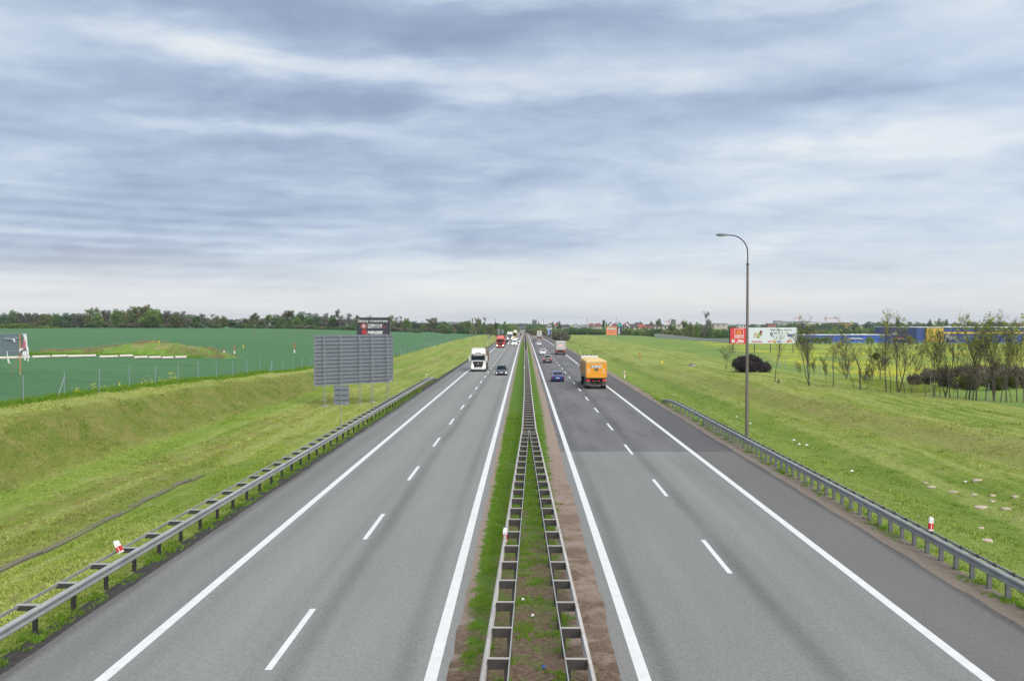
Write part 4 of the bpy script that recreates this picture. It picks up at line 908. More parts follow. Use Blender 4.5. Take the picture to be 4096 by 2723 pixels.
def car(kind, x, y, face, mat, label, lit=False, hl=None, brake=False, wd=1.78, grp='cars on the dual carriageway', roofmat=None, rz=0.0, badge=True):
    """face=-1: front towards the camera; y is the end nearest the camera"""
    L_, Ht = {'hatch': (4.15, 1.47), 'suv': (4.45, 1.64), 'sedan': (4.5, 1.45), 'wagon': (4.5, 1.5), 'pickup': (5.2, 1.85)}[kind]
    hw = wd/2; z = float(zr(y)); c0 = float(cx(y))*0
    root = empty('car', (x, y+L_/2, z), (0 if face > 0 else math.pi)+rz, label, 'car', grp)
    f = L_/2; r_ = -f; belt = Ht*.60; hd = belt-.03
    secs = [sec(r_, hw*.86, .34, belt*.80), sec(r_+.04, hw*.95, .25, belt*.97), sec(r_+.25, hw*.99, .22, belt), sec(r_+.8, hw, .2, belt+.01), sec(0, hw, .2, belt), sec(f-1.25, hw, .2, hd), sec(f-.9, hw*.99, .2, hd-.06), sec(f-.35, hw*.95, .21, hd-.17), sec(f-.12, hw*.88, .24, hd-.27), sec(f, hw*.74, .34, hd-.40)]
    MB().loft(secs).build('body', mat, root, 38)
    # greenhouse
    fb, ft, rt2, rb = f-1.18, f-1.95, r_+(.38 if kind != 'sedan' else 1.15), r_+(.05 if kind != 'sedan' else .62)
    if kind == 'suv': rt2, rb = r_+.42, r_+.10
    zt = Ht; zb = belt-.02; bw, tw = hw*.92, hw*.70
    gb = [(-bw, rb), (bw, rb), (bw*.97, fb), (-bw*.97, fb)]; gt = [(-tw, rt2), (tw, rt2), (tw*.96, ft), (-tw*.96, ft)]
    S = [[(p[0], p[1], zb) for p in gb], [(lerp(a[0], b[0], .93), lerp(a[1], b[1], .93), lerp(zb, zt, .93)) for a, b in zip(gb, gt)], [(p[0]*.88, p[1]+(.12 if p[1] < 0 else -.12), zt) for p in gt]]
    MB().loft(S).build('cabin', roofmat or mat, root, 25)
    def qd(a, b, c, d, i0=.08, i1=.92, v0=.10, v1=.86):  # window panel on a face of the greenhouse between bottom a-b and top c-d
        def P(u, v): lo = Vector(a).lerp(Vector(b), u); hi = Vector(d).lerp(Vector(c), u); return lo.lerp(hi, v)
        q = [P(i0, v0), P(i1, v0), P(i1, v1), P(i0, v1)]; nn = (q[1]-q[0]).cross(q[3]-q[0]).normalized(); return [p+nn*.008 for p in q]
    B = [Vector((p[0], p[1], zb)) for p in gb]; T = [Vector((p[0], p[1], zt)) for p in gt]
    MB().panel(qd(B[0], B[1], T[1], T[0], .07, .93, .16, .84)).build('rear_window', M_GLASS, root)
    MB().panel(qd(B[2], B[3], T[3], T[2], .05, .95, .06, .88)).build('windscreen', M_GLASS, root)
    for s_, q4 in ((1, (B[1], B[2], T[2], T[1])), (-1, (B[3], B[0], T[0], T[3]))):
        for (u0, u1) in (((.10, .48), (.52, .86)) if s_ > 0 else ((.14, .48), (.52, .90))): MB().panel(qd(*q4, u0, u1, .14, .84)).build('side_window', M_GLASS, root)
    for s_ in (-1, 1):
        m_ = MB(); m_.loft([[(s_*hw*.93, fb-.15, belt+.02), (s_*hw*.93, fb-.05, belt+.02), (s_*hw*.93, fb-.05, belt+.10), (s_*hw*.93, fb-.15, belt+.10)], [(s_*(hw+.18), fb-.22, belt+.02), (s_*(hw+.18), fb-.10, belt+.02), (s_*(hw+.18), fb-.10, belt+.16), (s_*(hw+.18), fb-.22, belt+.16)]]); m_.build('mirror', M_TRIM if mat is not M_W1 else mat, root)
        wheel(root, s_*(hw-.10), f-.85, .32, .21); wheel(root, s_*(hw-.10), r_+.80, .32, .21)
        MB().panel([(s_*hw*.50*s_*1.0, 0, 0)]*4) if False else None
        # lamps
        a, b = sorted((s_*hw*.52, s_*hw*.90))
        if lit: MB().loft([[(a+.02, f-.20, .33), (b-.02, f-.20, .33), (b-.02, f-.20, .45), (a+.02, f-.20, .45)], [(a+.04, f-.02, .34), (b-.06, f-.02, .34), (b-.06, f-.02, .44), (a+.04, f-.02, .44)]]).build('headlight', hl or M_HL, root)
        MB().loft([[(a-.06, f-.4, hd-.34), (b+.02, f-.4, hd-.34), (b+.02, f-.4, hd-.20), (a-.06, f-.4, hd-.20)], [(a-.06, f-.065, hd-.42), (b-.10, f-.09, hd-.42), (b-.10, f-.12, hd-.30), (a-.06, f-.09, hd-.33)]]).build('headlight', M_HLO if not (lit and hl) else hl, root)
        a, b = sorted((s_*hw*.73, s_*hw*.975))
        MB().box(a, b, r_-.012, r_+.28, belt*.70, belt*.92).build('tail_light', M_TLL if brake else M_TL, root)
    MB().box(-hw*.55, hw*.55, f-.04, f+.012, .34, .46).build('lower_grille', M_TRIM, root)
    MB().box(-.26, .26, f+.014, f+.03, .40, .51).build('number_plate', M_PLATE, root)
    MB().box(-.26, .26, r_-.03, r_-.005, .50, .61).build('number_plate', M_PLATE, root)
    MB().box(-hw*.93, hw*.93, r_+.02, r_+.3, .19, .36).build('rear_bumper', M_TRIM, root)
    MB().box(-hw*.88, hw*.88, f-.5, f-.05, .17, .30).build('front_skirt', M_TRIM, root)
    if badge:
        MB().box(-.07, .07, f-.03, f+.006, hd-.50, hd-.38).build('badge', M_RIM, root)
    return root
M_W1 = paint('white_car_paint', (.70, .71, .73))
M_DB = paint('dark_slate_paint', (.055, .065, .085)); M_BLU = paint('blue_car_paint', (.012, .040, .21)); M_SUV = paint('dark_brown_paint', (.075, .065, .06)); M_SILV = paint('silver_paint', (.20, .20, .21)); M_GRY = paint('dark_grey_paint', (.11, .10, .115)); M_BLK = paint('black_car_paint', (.02, .022, .026))
car('hatch', -3.64, 138.7, -1, M_DB, 'dark slate-blue hatchback with lit lamps driving towards the camera on the left carriageway', lit=True)
car('hatch', 4.54, 123.4, 1, M_BLU, 'bright blue hatchback driving away in the inner lane beside the yellow truck')
car('suv', 4.60, 181.5, 1, M_SUV, 'dark brown hatchback with a silver roof ahead of the blue car', roofmat=M_SILV, brake=True)
car('hatch', 4.62, 227.8, 1, M_W1, 'white hatchback driving away just ahead of the dark brown car')
car('hatch', 5.05, 322, 1, M_W1, 'smaller white car driving away in the inner lane left of the dusty tipper')
car('wagon', 4.45, 398, 1, M_GRY, 'dark grey car farthest ahead in the inner lane of the right carriageway')
car('suv', -7.05, 338, -1, M_BLK, 'black car half hidden behind the red truck', lit=True, hl=M_HLW)
car('sedan', -2.95, 380, -1, M_W1, 'white car half hidden to the right behind the white van', lit=True)
car('suv', -4.15, 452, -1, M_W1, 'white car with lit lamps directly above the roof of the white van', lit=True)
car('suv', -6.4, 600, -1, M_BLK, 'dark car with glowing lamps in front of the farthest white truck', lit=True, hl=M_HLW)
car('wagon', -5.9, 800, -1, M_W1, 'pale car right of the farthest white truck')
car('pickup', -2.9, 680, -1, M_BLK, 'black pickup with bright lamps near the crest beside the median', lit=True, hl=M_HLW, wd=2.0)
car('suv', -7.6, 1250, -1, M_BLK, 'tiny dark car near the bridge on the left carriageway', lit=True, hl=M_HLW)

def van(x, y, label):
    root = empty('van', (x, y, float(zr(y))), math.pi, label, 'van', 'cars on the dual carriageway')   # front at y=0 facing +Y local
    hw = .96; S = []
    prof = [(.0, .30, .72, .82), (-.10, .28, .98, .92), (-.75, .26, 1.18, .96), (-1.25, .26, 1.42, .96), (-1.9, .26, 2.15, .93), (-2.2, .26, 2.42, .90), (-3.0, .26, 2.5, .90), (-5.6, .26, 2.5, .90), (-5.7, .4, 2.4, .88)]
    for y_, z0, z1, k in prof:
        h_ = k; tw = h_*(.86 if z1 > 1.5 else .93); S.append([(-h_, y_, z0), (-h_, y_, min(1.25, z1*.8)), (-tw, y_, z1-.06), (-tw*.8, y_, z1), (tw*.8, y_, z1), (tw, y_, z1-.06), (h_, y_, min(1.25, z1*.8)), (h_, y_, z0)])
    MB().loft(S).build('body', M_W1, root, 30)
    MB().panel([(.76, -1.22, 1.43), (-.76, -1.22, 1.43), (-.70, -1.90, 2.13), (.70, -1.90, 2.13)][::1], .03).build('windscreen', M_GLASS, root)
    MB().box(-.35, .35, -.02, .015, .55, .78).build('grille', M_TRIM, root); MB().box(-.90, .90, -.5, .03, .24, .48).build('bumper', M_TRIM, root); MB().box(-.26, .26, .032, .045, .34, .45).build('number_plate', M_PLATE, root)
    for s_ in (-1, 1):
        a, b = sorted((s_*.46, s_*.84)); MB().box(a, b, -.16, -.0, .60, .88).build('headlight', M_HLW, root)
        a, b = sorted((s_*.92, s_*1.16)); MB().box(a, b, -1.35, -1.2, 1.25, 1.62).build('mirror', M_TRIM, root)
        MB().box(s_*.962-.01, s_*.962+.01, -2.2, -1.4, 1.25, 1.85).build('side_window', M_GLASS, root)
        wheel(root, s_*.84, -.95, .34, .22); wheel(root, s_*.84, -4.6, .34, .22)
van(-3.66, 319, 'white high-roofed van with lit lamps beside the median on the left carriageway')

# ---- trucks: cab with its front at y=0, facing +Y
def cab(root, mat, hgt=3.65, volvo=True, lampmat=M_HL, front=0.0, wd=1.25, detail=True):
    fy = lambda z: front-(0.02 if z < 1.2 else .02+(z-1.2)*.13 if z < 2.95 else .25+(z-2.95)*.75)
    S = []
    for z, k in ((.40, .96), (.75, 1.0), (1.35, 1.0), (2.0, .995), (2.95, .97), (hgt-.25, .95), (hgt, .90)):
        h_ = wd*k; y_ = fy(z); S.append([(-h_, front-2.25, z), (-h_, y_-.30, z), (-h_*.86, y_-.04, z), (0, y_+.02, z), (h_*.86, y_-.04, z), (h_, y_-.30, z), (h_, front-2.25, z)])
    MB().loft(S).build('cab', mat, root, 30)
    def fpanel(name, x0, x1, z0, z1, m, off=.03, narrow=1.0, t=.04):
        a = [(x1, fy(z0)+off, z0), (x0, fy(z0)+off, z0), (x0*narrow, fy(z1)+off, z1), (x1*narrow, fy(z1)+off, z1)]
        return MB().panel(a, t).build(name, m, root)
    fpanel('windscreen', -1.12, 1.12, 1.93, 2.66, M_GLASS, .035); fpanel('visor_band', -1.10, 1.10, 2.68, 2.96, M_TRIM, .04)
    fpanel('grille', -.78, .78, .80, 1.75, M_TRIM, .035, 1.12)
    if detail: fpanel('sun_visor', -.85, .85, 2.70, 2.80, mat, .12, 1, .03); fpanel('roof_hatch', -.45, .45, 3.08, 3.22, M_TRIM, .04)
    for z in ((1.0, 1.2, 1.4, 1.58) if detail else ()): fpanel('grille_bar', -.76, .76, z, z+.025, M_CHAS, .055)
    fpanel('number_plate', -.26, .26, .48, .59, M_PLATE, .04); fpanel('lower_bumper', -1.05, 1.05, .30, .44, M_CHAS, -.05)
    for s_ in (-1, 1):
        a, b = sorted((s_*.80, s_*1.10)); fpanel('headlight', a, b, .72, .98, lampmat, .035)
        if volvo: a, b = sorted((s_*.86, s_*.98)); fpanel('daytime_light', a, b, .98, 1.18, lampmat, .036)
        m_ = MB(); m_.box(s_*1.42-.11, s_*1.42+.11, front-.42, front-.28, 1.80, 2.65); m_.build('mirror', mat if mat is not M_YTR else M_TRIM, root)
        MB().box(min(s_*1.22, s_*1.42), max(s_*1.22, s_*1.42), front-.38, front-.33, 2.55, 2.62).box(min(s_*1.22, s_*1.42), max(s_*1.22, s_*1.42), front-.38, front-.33, 1.84, 1.90).build('mirror_arm', M_TRIM, root)
        MB().box(s_*wd*.985-.02, s_*wd*.985+.02, front-1.35, front-.45, 1.95, 2.6).build('side_window', M_GLASS, root)
        wheel(root, s_*1.03, front-1.38, .50, .32)
M_YTR = pmat('yellow_orange_body', (.80, .33, .010), .55, var=.06, vscale=2, dirt=(.45, .25, .05, .35)); M_YDIRTY = pmat('faded_dusty_yellow_side', (.47, .33, .20), .85, var=.15, vscale=1.5)
M_WTR = paint('white_truck_paint', (.66, .66, .63)); M_RTR = paint('red_truck_paint', (.60, .035, .012)); M_TARP = pmat('sandy_tarpaulin', (.68, .48, .20), .85, var=.08, vscale=2, dirt=(.60, .50, .32, .5))
M_DUST = pmat('dusty_white_body', (.46, .43, .40), .8, var=.1, vscale=1.5); M_BRN = pmat('muddy_brown_body', (.22, .16, .12), .9, var=.3, vscale=1.2)
M_BOX = pmat('pale_grey_trailer', (.50, .49, .46), .6, var=.06); M_CURT = pmat('white_trailer_curtain', (.62, .62, .62), .6, var=.06)
def tipper_body(root, y0, y1, z0, z1, w_, mside, mrear, mtarp, ribs=True):
    """tub from y0 (rear) to y1 (front)"""
    MB().loft([[(-w_*.86, y0, z0), (w_*.86, y0, z0), (w_*.86, y1, z0), (-w_*.86, y1, z0)], [(-w_, y0, z0+.35), (w_, y0, z0+.35), (w_, y1, z0+.35), (-w_, y1, z0+.35)], [(-w_, y0, z1), (w_, y0, z1), (w_, y1, z1), (-w_, y1, z1)]]).build('tub', mside, root)
    if ribs:
        n = int((y1-y0)/.9)
        for i in range(n+1):
            yy = lerp(y0+.05, y1-.05, i/n)
            for s_ in (-1, 1): MB().box(s_*(w_+.035)-.035+.0, s_*(w_+.035)+.035, yy-.04, yy+.04, z0+.3, z1-.3).build('side_rib', mside, root)
    if mrear: MB().box(-w_*.985, w_*.985, y0-.09, y0-.003, z0+.05, z1-.12).build('tailgate', mrear, root)
    if mtarp:
        MB().loft([[(-w_-.03, y0-.12, z1-.28), (w_+.03, y0-.12, z1-.16), (w_+.03, y1+.02, z1-.28), (-w_-.03, y1+.02, z1-.28)], [(-w_-.03, y0-.12, z1+.02), (w_+.03, y0-.12, z1+.02), (w_+.03, y1+.02, z1+.02), (-w_-.03, y1+.02, z1+.02)], [(-w_*.6, y0+.5, z1+.17), (w_*.6, y0+.5, z1+.17), (w_*.6, y1-.3, z1+.16), (-w_*.6, y1-.3, z1+.16)]]).build('tarpaulin', mtarp, root)
def rear_end(root, y0, z, w_, lit=True, plate=True):
    MB().box(-.95, .95, y0+.15, y0+2.2, z-.35, z).box(-w_*.95, w_*.95, y0-.02, y0+.1, z-.62, z-.50).build('chassis', M_CHAS, root)
    MB().box(-w_*.9, w_*.9, y0-.03, y0+.05, .45, .56).build('bumper_bar', M_MUD, root)
    for s_ in (-1, 1):
        a, b = sorted((s_*w_*.62, s_*w_*.98)); MB().box(a, b, y0-.06, y0+.03, z-.30, z-.13).build('tail_light', M_TLL if lit else M_TL, root)
        a, b = sorted((s_*w_*.58, s_*w_*.98)); MB().box(a, b, y0+.0, y0+.04, .50, z-.34).build('mud_flap', M_MUD, root)
        if lit: a, b = sorted((s_*.28, s_*.44)); MB().box(a, b, y0-.05, y0+.02, z-.36, z-.24).build('marker_light', M_TLL, root)
    if plate: MB().box(-.26, .26, y0-.05, y0-.02, z-.37, z-.25).build('number_plate', M_MUD, root)
# yellow four-axle tipper, rear at y=110
def yellow_tipper():
    x, y = 8.76, 110.0; root = empty('tipper_truck', (x, y, 0), R(.2), 'yellow tipper truck with sandy tarpaulin and dust-covered side driving away', 'truck', 'trucks on the dual carriageway')
    tipper_body(root, .1, 10.2, 1.30, 3.42, 1.25, M_YDIRTY, M_YTR, M_TARP)
    def Zc(c): return 3.42+(490-c)*.00345
    def Xc(c): return (c-928)*.00345
    yb = .1-.09
    MB().box(-1.27, 1.27, yb-.02, yb-.002, 1.32, 1.42).build('sill', pmat('dark_brown_sill', (.10, .06, .03), .8), root)
    for s_ in (-1, 1): MB().box(s_*1.20-.05, s_*1.20+.05, yb-.03, yb-.003, 1.44, 3.2).build('corner_post', M_YTR, root)
    MB().box(Xc(728), Xc(1112), yb-.03, yb-.003, Zc(715), Zc(632)).build('number_board', M_TWH, root)
    MB().box(Xc(732), Xc(764), yb-.04, yb-.031, Zc(708), Zc(640)).build('blue_strip', M_TBL, root)
    text('GST 2T71', .27, Xc(783), Zc(697), yb-.034, M_TDK, root, bold=.008, sx=1.0)
    MB().box(Xc(866), Xc(984), yb-.03, yb-.003, Zc(826), Zc(728)).build('hatch_panel', M_MUD, root)
    for c in (652, 1188):
        a, b, z1, z0, t = Xc(c-32), Xc(c+32), Zc(752), Zc(916), .03
        MB().box(a, a+t, yb-.02, yb-.003, z0, z1).box(b-t, b, yb-.02, yb-.003, z0, z1).box(a+t, b-t, yb-.02, yb-.003, z1-t, z1).box(a+t, b-t, yb-.02, yb-.003, z0, z0+t).build('reflector_outline', M_TWH, root)
    rear_end(root, .35, 1.30, 1.25)
    MB().box(-.5, .5, .5, 12.2, .75, 1.2).build('frame_rails', M_CHAS, root)
    for s_ in (-1, 1):
        for yy in (1.1, 2.4, 3.7, 9.2): wheel(root, s_*1.02, yy, .52, .42)
    cab(root, M_WTR, 3.45, True, M_HLO, 12.9)
    for xx in (-.75, -.3, .3, .75): MB().tube([(xx, 11.8, 3.72), (xx, 11.8, 3.84)], .11, 8).build('roof_lamp', M_TRIM, root)
    MB().box(-1.1, 1.1, 11.0, 12.1, 3.45, 3.72).build('roof_fairing', M_WTR, root)
yellow_tipper()
def white_tipper():
    x, y = -7.72, 149.0; root = empty('tipper_truck', (x, y, 0), math.pi, 'white tractor truck with a muddy tipper trailer leading the left carriageway', 'truck', 'trucks on the dual carriageway')
    cab(root, M_WTR, 3.75)
    MB().box(-.66, -.36, .04, .06, 1.50, 1.72).build('grille_patch', M_MUD, root)
    MB().box(-1.0, 1.0, -1.6, -1.2, 3.76, 3.95).build('roof_fairing', M_WTR, root)
    tipper_body(root, -12.6, -3.0, 1.15, 3.55, 1.25, M_BRN, M_BRN, None)
    MB().box(-.5, .5, -12.4, -2.2, .75, 1.14).build('frame_rails', M_CHAS, root)
    for s_ in (-1, 1):
        for yy in (-4.9, -9.0, -10.3, -11.6): wheel(root, s_*1.0, yy, .50, .38)
white_tipper()
def semi(x, y, mcab, mtrail, label, face=-1, hgt=3.9, lamp_=M_HL, volvo=True, detail=True, tw=3.95, trailer=True):
    z = float(zr(y)); root = empty('semi_truck', (x, y, z), math.pi if face < 0 else 0, label, 'truck', 'trucks on the dual carriageway')
    cab(root, mcab, hgt, volvo, lamp_, 0.0, detail=detail)
    MB().box(-1.27, 1.27, -15.8, -2.6, 1.15, tw).build('trailer', mtrail, root); MB().box(-.5, .5, -15.5, -2.0, .7, 1.14).build('frame_rails', M_CHAS, root)
    for s_ in (-1, 1):
        for yy in (-4.6, -11.5, -12.8, -14.1): wheel(root, s_*1.0, yy, .50, .38)
    return root
semi(-7.95, 292, M_RTR, pmat('red_trailer', (.42, .04, .02), .6), 'bright red truck with glowing headlamps behind the white tipper truck', lamp_=M_HLW, volvo=False, hgt=3.95, tw=3.6)
semi(-7.35, 440, M_WTR, M_CURT, 'white truck with a white box trailer behind the red truck', tw=4.0)
semi(-7.4, 700, M_WTR, M_CURT, 'farthest white truck with a tall white trailer on the left carriageway', lamp_=M_HLW, detail=False, tw=4.2)
def bus(x, y, label):
    z = float(zr(y)); root = empty('coach', (x, y, z), math.pi, label, 'bus', 'trucks on the dual carriageway'); m = paint('yellow_coach_paint', (.62, .42, .02))
    MB().loft([[(-1.2, 0, .35), (1.2, 0, .35), (1.25, -.4, .35), (1.25, -11, .35), (-1.25, -11, .35), (-1.25, -.4, .35)], [(-1.2, -.03, 1.5), (1.2, -.03, 1.5), (1.25, -.4, 1.5), (1.25, -11, 1.5), (-1.25, -11, 1.5), (-1.25, -.4, 1.5)], [(-1.15, -.35, 3.6), (1.15, -.35, 3.6), (1.2, -.7, 3.65), (1.2, -10.9, 3.65), (-1.2, -10.9, 3.65), (-1.2, -.7, 3.65)]]).build('body', m, root, 30)
    MB().panel([(1.1, .02, 1.4), (-1.1, .02, 1.4), (-1.05, -.28, 3.2), (1.05, -.28, 3.2)], .05).build('windscreen', M_GLASS, root)
    for s_ in (-1, 1):
        MB().box(s_*1.25-.02, s_*1.25+.02, -10.5, -.8, 1.7, 3.0).build('side_windows', M_GLASS, root); a, b = sorted((s_*.7, s_*1.1)); MB().box(a, b, -.1, .02, .6, .85).build('headlight', M_HLW, root)
        for yy in (-2.3, -8.2): wheel(root, s_*1.05, yy, .5, .3)
bus(-5.75, 500, 'yellow coach half hidden behind the white truck')
def rear_truck(x, y, w_, zt, L_, mbody, label, mdoor=None, lit=True, txt=None, tipper=False, mtarp=None, c=0.0):
    z = float(zr(y)); root = empty('tipper_truck' if tipper else 'box_truck', (x, y, z), 0, label, 'truck', 'trucks on the dual carriageway')
    if tipper: tipper_body(root, .1, L_, 1.25, zt, w_, mbody, mdoor or mbody, mtarp)
    else:
        MB().box(-w_, w_, .05, L_, 1.15, zt).build('cargo_box', mbody, root)
        for s_ in (-1, 1): a, b = sorted((s_*.03, s_*(w_-.07))); MB().box(a, b, 0, .046, 1.22, zt-.1).build('rear_door', mdoor or mbody, root)
        for xx in (-.55, -.2, .2, .55): MB().box(xx-.015, xx+.015, -.03, -.003, 1.25, zt-.15).build('lock_rod', M_MUD, root)
    rear_end(root, .25, 1.2, w_, lit); MB().box(-.5, .5, .5, L_+1, .72, 1.14).build('frame_rails', M_CHAS, root)
    for s_ in (-1, 1):
        for yy in (1.3, 2.65, L_-.3): wheel(root, s_*1.0, yy, .50, .42)
    cab(root, M_WTR, 3.1, True, M_HLO, L_+2.6, detail=False)
    if txt:
        yb = .1-.095; MB().box(-.88, .88, yb-.02, yb-.002, 2.05, 2.72).build('text_board', M_TWH, root); text(txt, .42, 0, 2.26, yb-.024, M_TRED, root, align='CENTER', bold=.02, sx=.95)
    return root
rear_truck(9.15, 227.8, 1.25, 3.3, 6.0, M_DUST, 'dusty white tipper truck with red lettering on its tailgate', txt='WE 199AM', tipper=True, mtarp=M_BOX)
rear_truck(8.2, 500, 1.27, 4.3, 7.5, M_CURT, 'tall pale box truck with two rear doors near the crest', mdoor=M_BOX)
rear_truck(7.5, 745, 1.27, 3.9, 7.5, pmat('faded_pinkish_box', (.42, .37, .36), .7), 'faded pinkish-grey box truck farthest ahead at the crest', lit=False)
rear_truck(2.9, 1290, 1.25, 3.9, 7, pmat('orange_truck_box', (.60, .16, .03), .6), 'tiny orange truck in the distance left of the blue one', lit=False)
rear_truck(6.0, 1330, 1.25, 3.6, 7, pmat('blue_truck_box', (.05, .10, .32), .6), 'tiny blue truck in the distance below the bridge', lit=False)
# ================================================================ VEGETATION
def leaf_mat(name, c1, c2, trans=.25, vs=.9):
    m = bpy.data.materials.new(name); m.use_nodes = True; t = NT(m.node_tree); p = t.n['Principled BSDF']; p.inputs['Roughness'].default_value = .7; p.inputs['Specular IOR Level'].default_value = .15
    g = t.add('ShaderNodeNewGeometry'); oi = t.add('ShaderNodeObjectInfo')
    f = t.math('ADD', t.math('MULTIPLY', t.noise(g.outputs['Position'], vs, 3, .6), .9), t.math('MULTIPLY', t.math('SUBTRACT', oi.outputs['Random'], .5), .55))
    c = t.mix(t.mr(f, .25, .70), c1, c2)
    c = t.mix(t.mr(g.outputs['Random Per Island'], 0, 1, .0, .35), c, tuple(x*.55 for x in c1))
    t.put(p.inputs['Base Color'], c)
    tr = t.add('ShaderNodeBsdfTranslucent'); t.put(tr.inputs[0], c); mx = t.add('ShaderNodeMixShader'); mx.inputs[0].default_value = trans
    out = [n for n in t.n if n.type == 'OUTPUT_MATERIAL'][0]; t.l.new(p.outputs[0], mx.inputs[1]); t.l.new(tr.outputs[0], mx.inputs[2]); t.l.new(mx.outputs[0], out.inputs[0])
    return m
L_DARK = leaf_mat('dark_green_leaves', (0.066, 0.144, 0.043), (0.120, 0.216, 0.060)); L_GREEN = leaf_mat('mid_green_leaves', (0.108, 0.204, 0.048), (0.186, 0.300, 0.072))
L_BRIGHT = leaf_mat('bright_spring_leaves', (.16, .25, .045), (.25, .34, .08)); L_OLIVE = leaf_mat('olive_brown_leaves', (0.156, 0.168, 0.066), (0.240, 0.240, 0.096))
L_PURPLE = leaf_mat('bare_brown_purple_twigs', (0.138, 0.144, 0.102), (0.222, 0.216, 0.150)); L_GREY = leaf_mat('grey_bare_twigs', (.20, .18, .165), (.28, .26, .24), .1)
L_BLUE = leaf_mat('blue_green_leaves', (0.078, 0.162, 0.078), (0.138, 0.228, 0.108)); L_YG = leaf_mat('young_yellow_leaves', (.34, .40, .05), (.52, .55, .10), .35, 3)
L_RUST = leaf_mat('rusty_young_leaves', (.28, .20, .06), (.42, .36, .09), .3, 3); L_PLUM = leaf_mat('dark_plum_twigs', (.055, .043, .048), (.105, .080, .085), .1, 2)
L_DGR = leaf_mat('small_dark_leaves', (.06, .075, .02), (.14, .17, .03), .3, 3)
BARK = pmat('dark_wet_bark', (.085, .07, .06), .9, var=.3, vscale=4, dirt=(.14, .14, .09, .4)); BARKF = pmat('grey_bark', (.13, .11, .095), .9, var=.2)

def branching(rng, hgt, spread, n1, depth, lean=(0, 0), r0=.09, first=.3, up=.55, wob=.10, minr=.006, kids=3, stems=1, twig=.8, thin=.62):
    """returns segments [(p, q, r0, r1)] and tips [(p, dir)]"""
    segs = []; tips = []
    def grow(p, d, L_, r_, lev):
        n = (8, 5, 4, 3)[min(lev, 3)]; q = p.copy(); ra = r_
        pts = [q.copy()]
        for i in range(n):
            d = (d+Vector((rng.gauss(0, wob), rng.gauss(0, wob), rng.gauss(0, wob)+.035*up))).normalized(); q2 = q+d*(L_/n); rb = max(minr, r_*(1-.75*(i+1)/n))
            segs.append((q.copy(), q2.copy(), ra, rb)); ra = rb; q = q2; pts.append(q.copy())
            if lev < depth and (i+1)/n > (first if lev == 0 else .15):
                kk = kids if lev == 0 else rng.choice((1, 2))
                for _ in range(kk if rng.random() < .85 else 0):
                    a = rng.uniform(0, 6.283); side = Vector((math.cos(a), math.sin(a), 0)); side = (side-d*side.dot(d)).normalized()
                    nd = (d*up+side*spread*rng.uniform(.6, 1.1)+Vector((0, 0, .12))).normalized()
                    grow(q, nd, L_*rng.uniform(.38, .62)*(1-.45*(i+1)/n)*twig+.12*hgt*.12, rb*thin, lev+1)
            if lev >= depth-1: tips.append((q.copy(), d.copy()))
    for s_ in range(stems):
        d = Vector((lean[0]+(rng.uniform(-.28, .28) if stems > 1 else 0), lean[1]+(rng.uniform(-.2, .2) if stems > 1 else 0), 1)).normalized()
        grow(Vector((rng.uniform(-.12, .12)*(stems > 1), rng.uniform(-.12, .12)*(stems > 1), -.12)), d, hgt*(1 if s_ == 0 else rng.uniform(.75, .98)), r0*(1 if s_ == 0 else .8), 0)
    return segs, tips
def wood_mesh(name, segs, mat, ns=3):
    V = []; F = []
    for (p, q, a, b) in segs:
        d = (q-p).normalized(); u = d.cross(Vector((0, 0, 1)) if abs(d.z) < .9 else Vector((1, 0, 0))).normalized(); w_ = d.cross(u); k = ns if a < .03 else 6; b0 = len(V)
        for (c, r_) in ((p-d*a*.3, a), (q, b)):
            for j in range(k): t = 6.2832*j/k; V.append(c+(u*math.cos(t)+w_*math.sin(t))*r_)
        for j in range(k): j2 = (j+1) % k; F.append((b0+j, b0+j2, b0+k+j2, b0+k+j))
    return npmesh(name, np.array([tuple(v) for v in V]), np.array(F), mat, True)
def leaf_mesh(name, C, size, mat, rs, tri=False, flat_=.0, elong=1.0):
    """C: (N,3) centres; one randomly turned quad each"""
    n = len(C); a = rs.normal(size=(n, 3)); a[:, 2] *= (1-flat_); a /= np.linalg.norm(a, axis=1)[:, None]; b = rs.normal(size=(n, 3)); b -= a*(a*b).sum(1)[:, None]; b /= np.linalg.norm(b, axis=1)[:, None]
    s = (size*rs.uniform(.55, 1.25, n))[:, None]; a = a*s*elong; b = b*s
    V = np.stack([C-a-b*.7, C+a-b*.55, C+a*.8+b, C-a*.75+b*.8], 1).reshape(-1, 3); F = np.arange(4*n).reshape(-1, 4)
    return npmesh(name, V, F, mat)
def crown_points(rs, n, lobes, shell=.55):
    """points in a set of ellipsoid lobes, more of them towards the outside"""
    w_ = np.array([l[3]*l[4]*l[5] for l in lobes])**.7; k = rs.choice(len(lobes), n, p=w_/w_.sum()); Lb = np.array(lobes)[k]
    d = rs.normal(size=(n, 3)); d /= np.linalg.norm(d, axis=1)[:, None]; r_ = (shell+(1-shell)*rs.uniform(size=n))**.8*(1+.16*rs.normal(size=n))
    return Lb[:, :3]+d*r_[:, None]*Lb[:, 3:6]
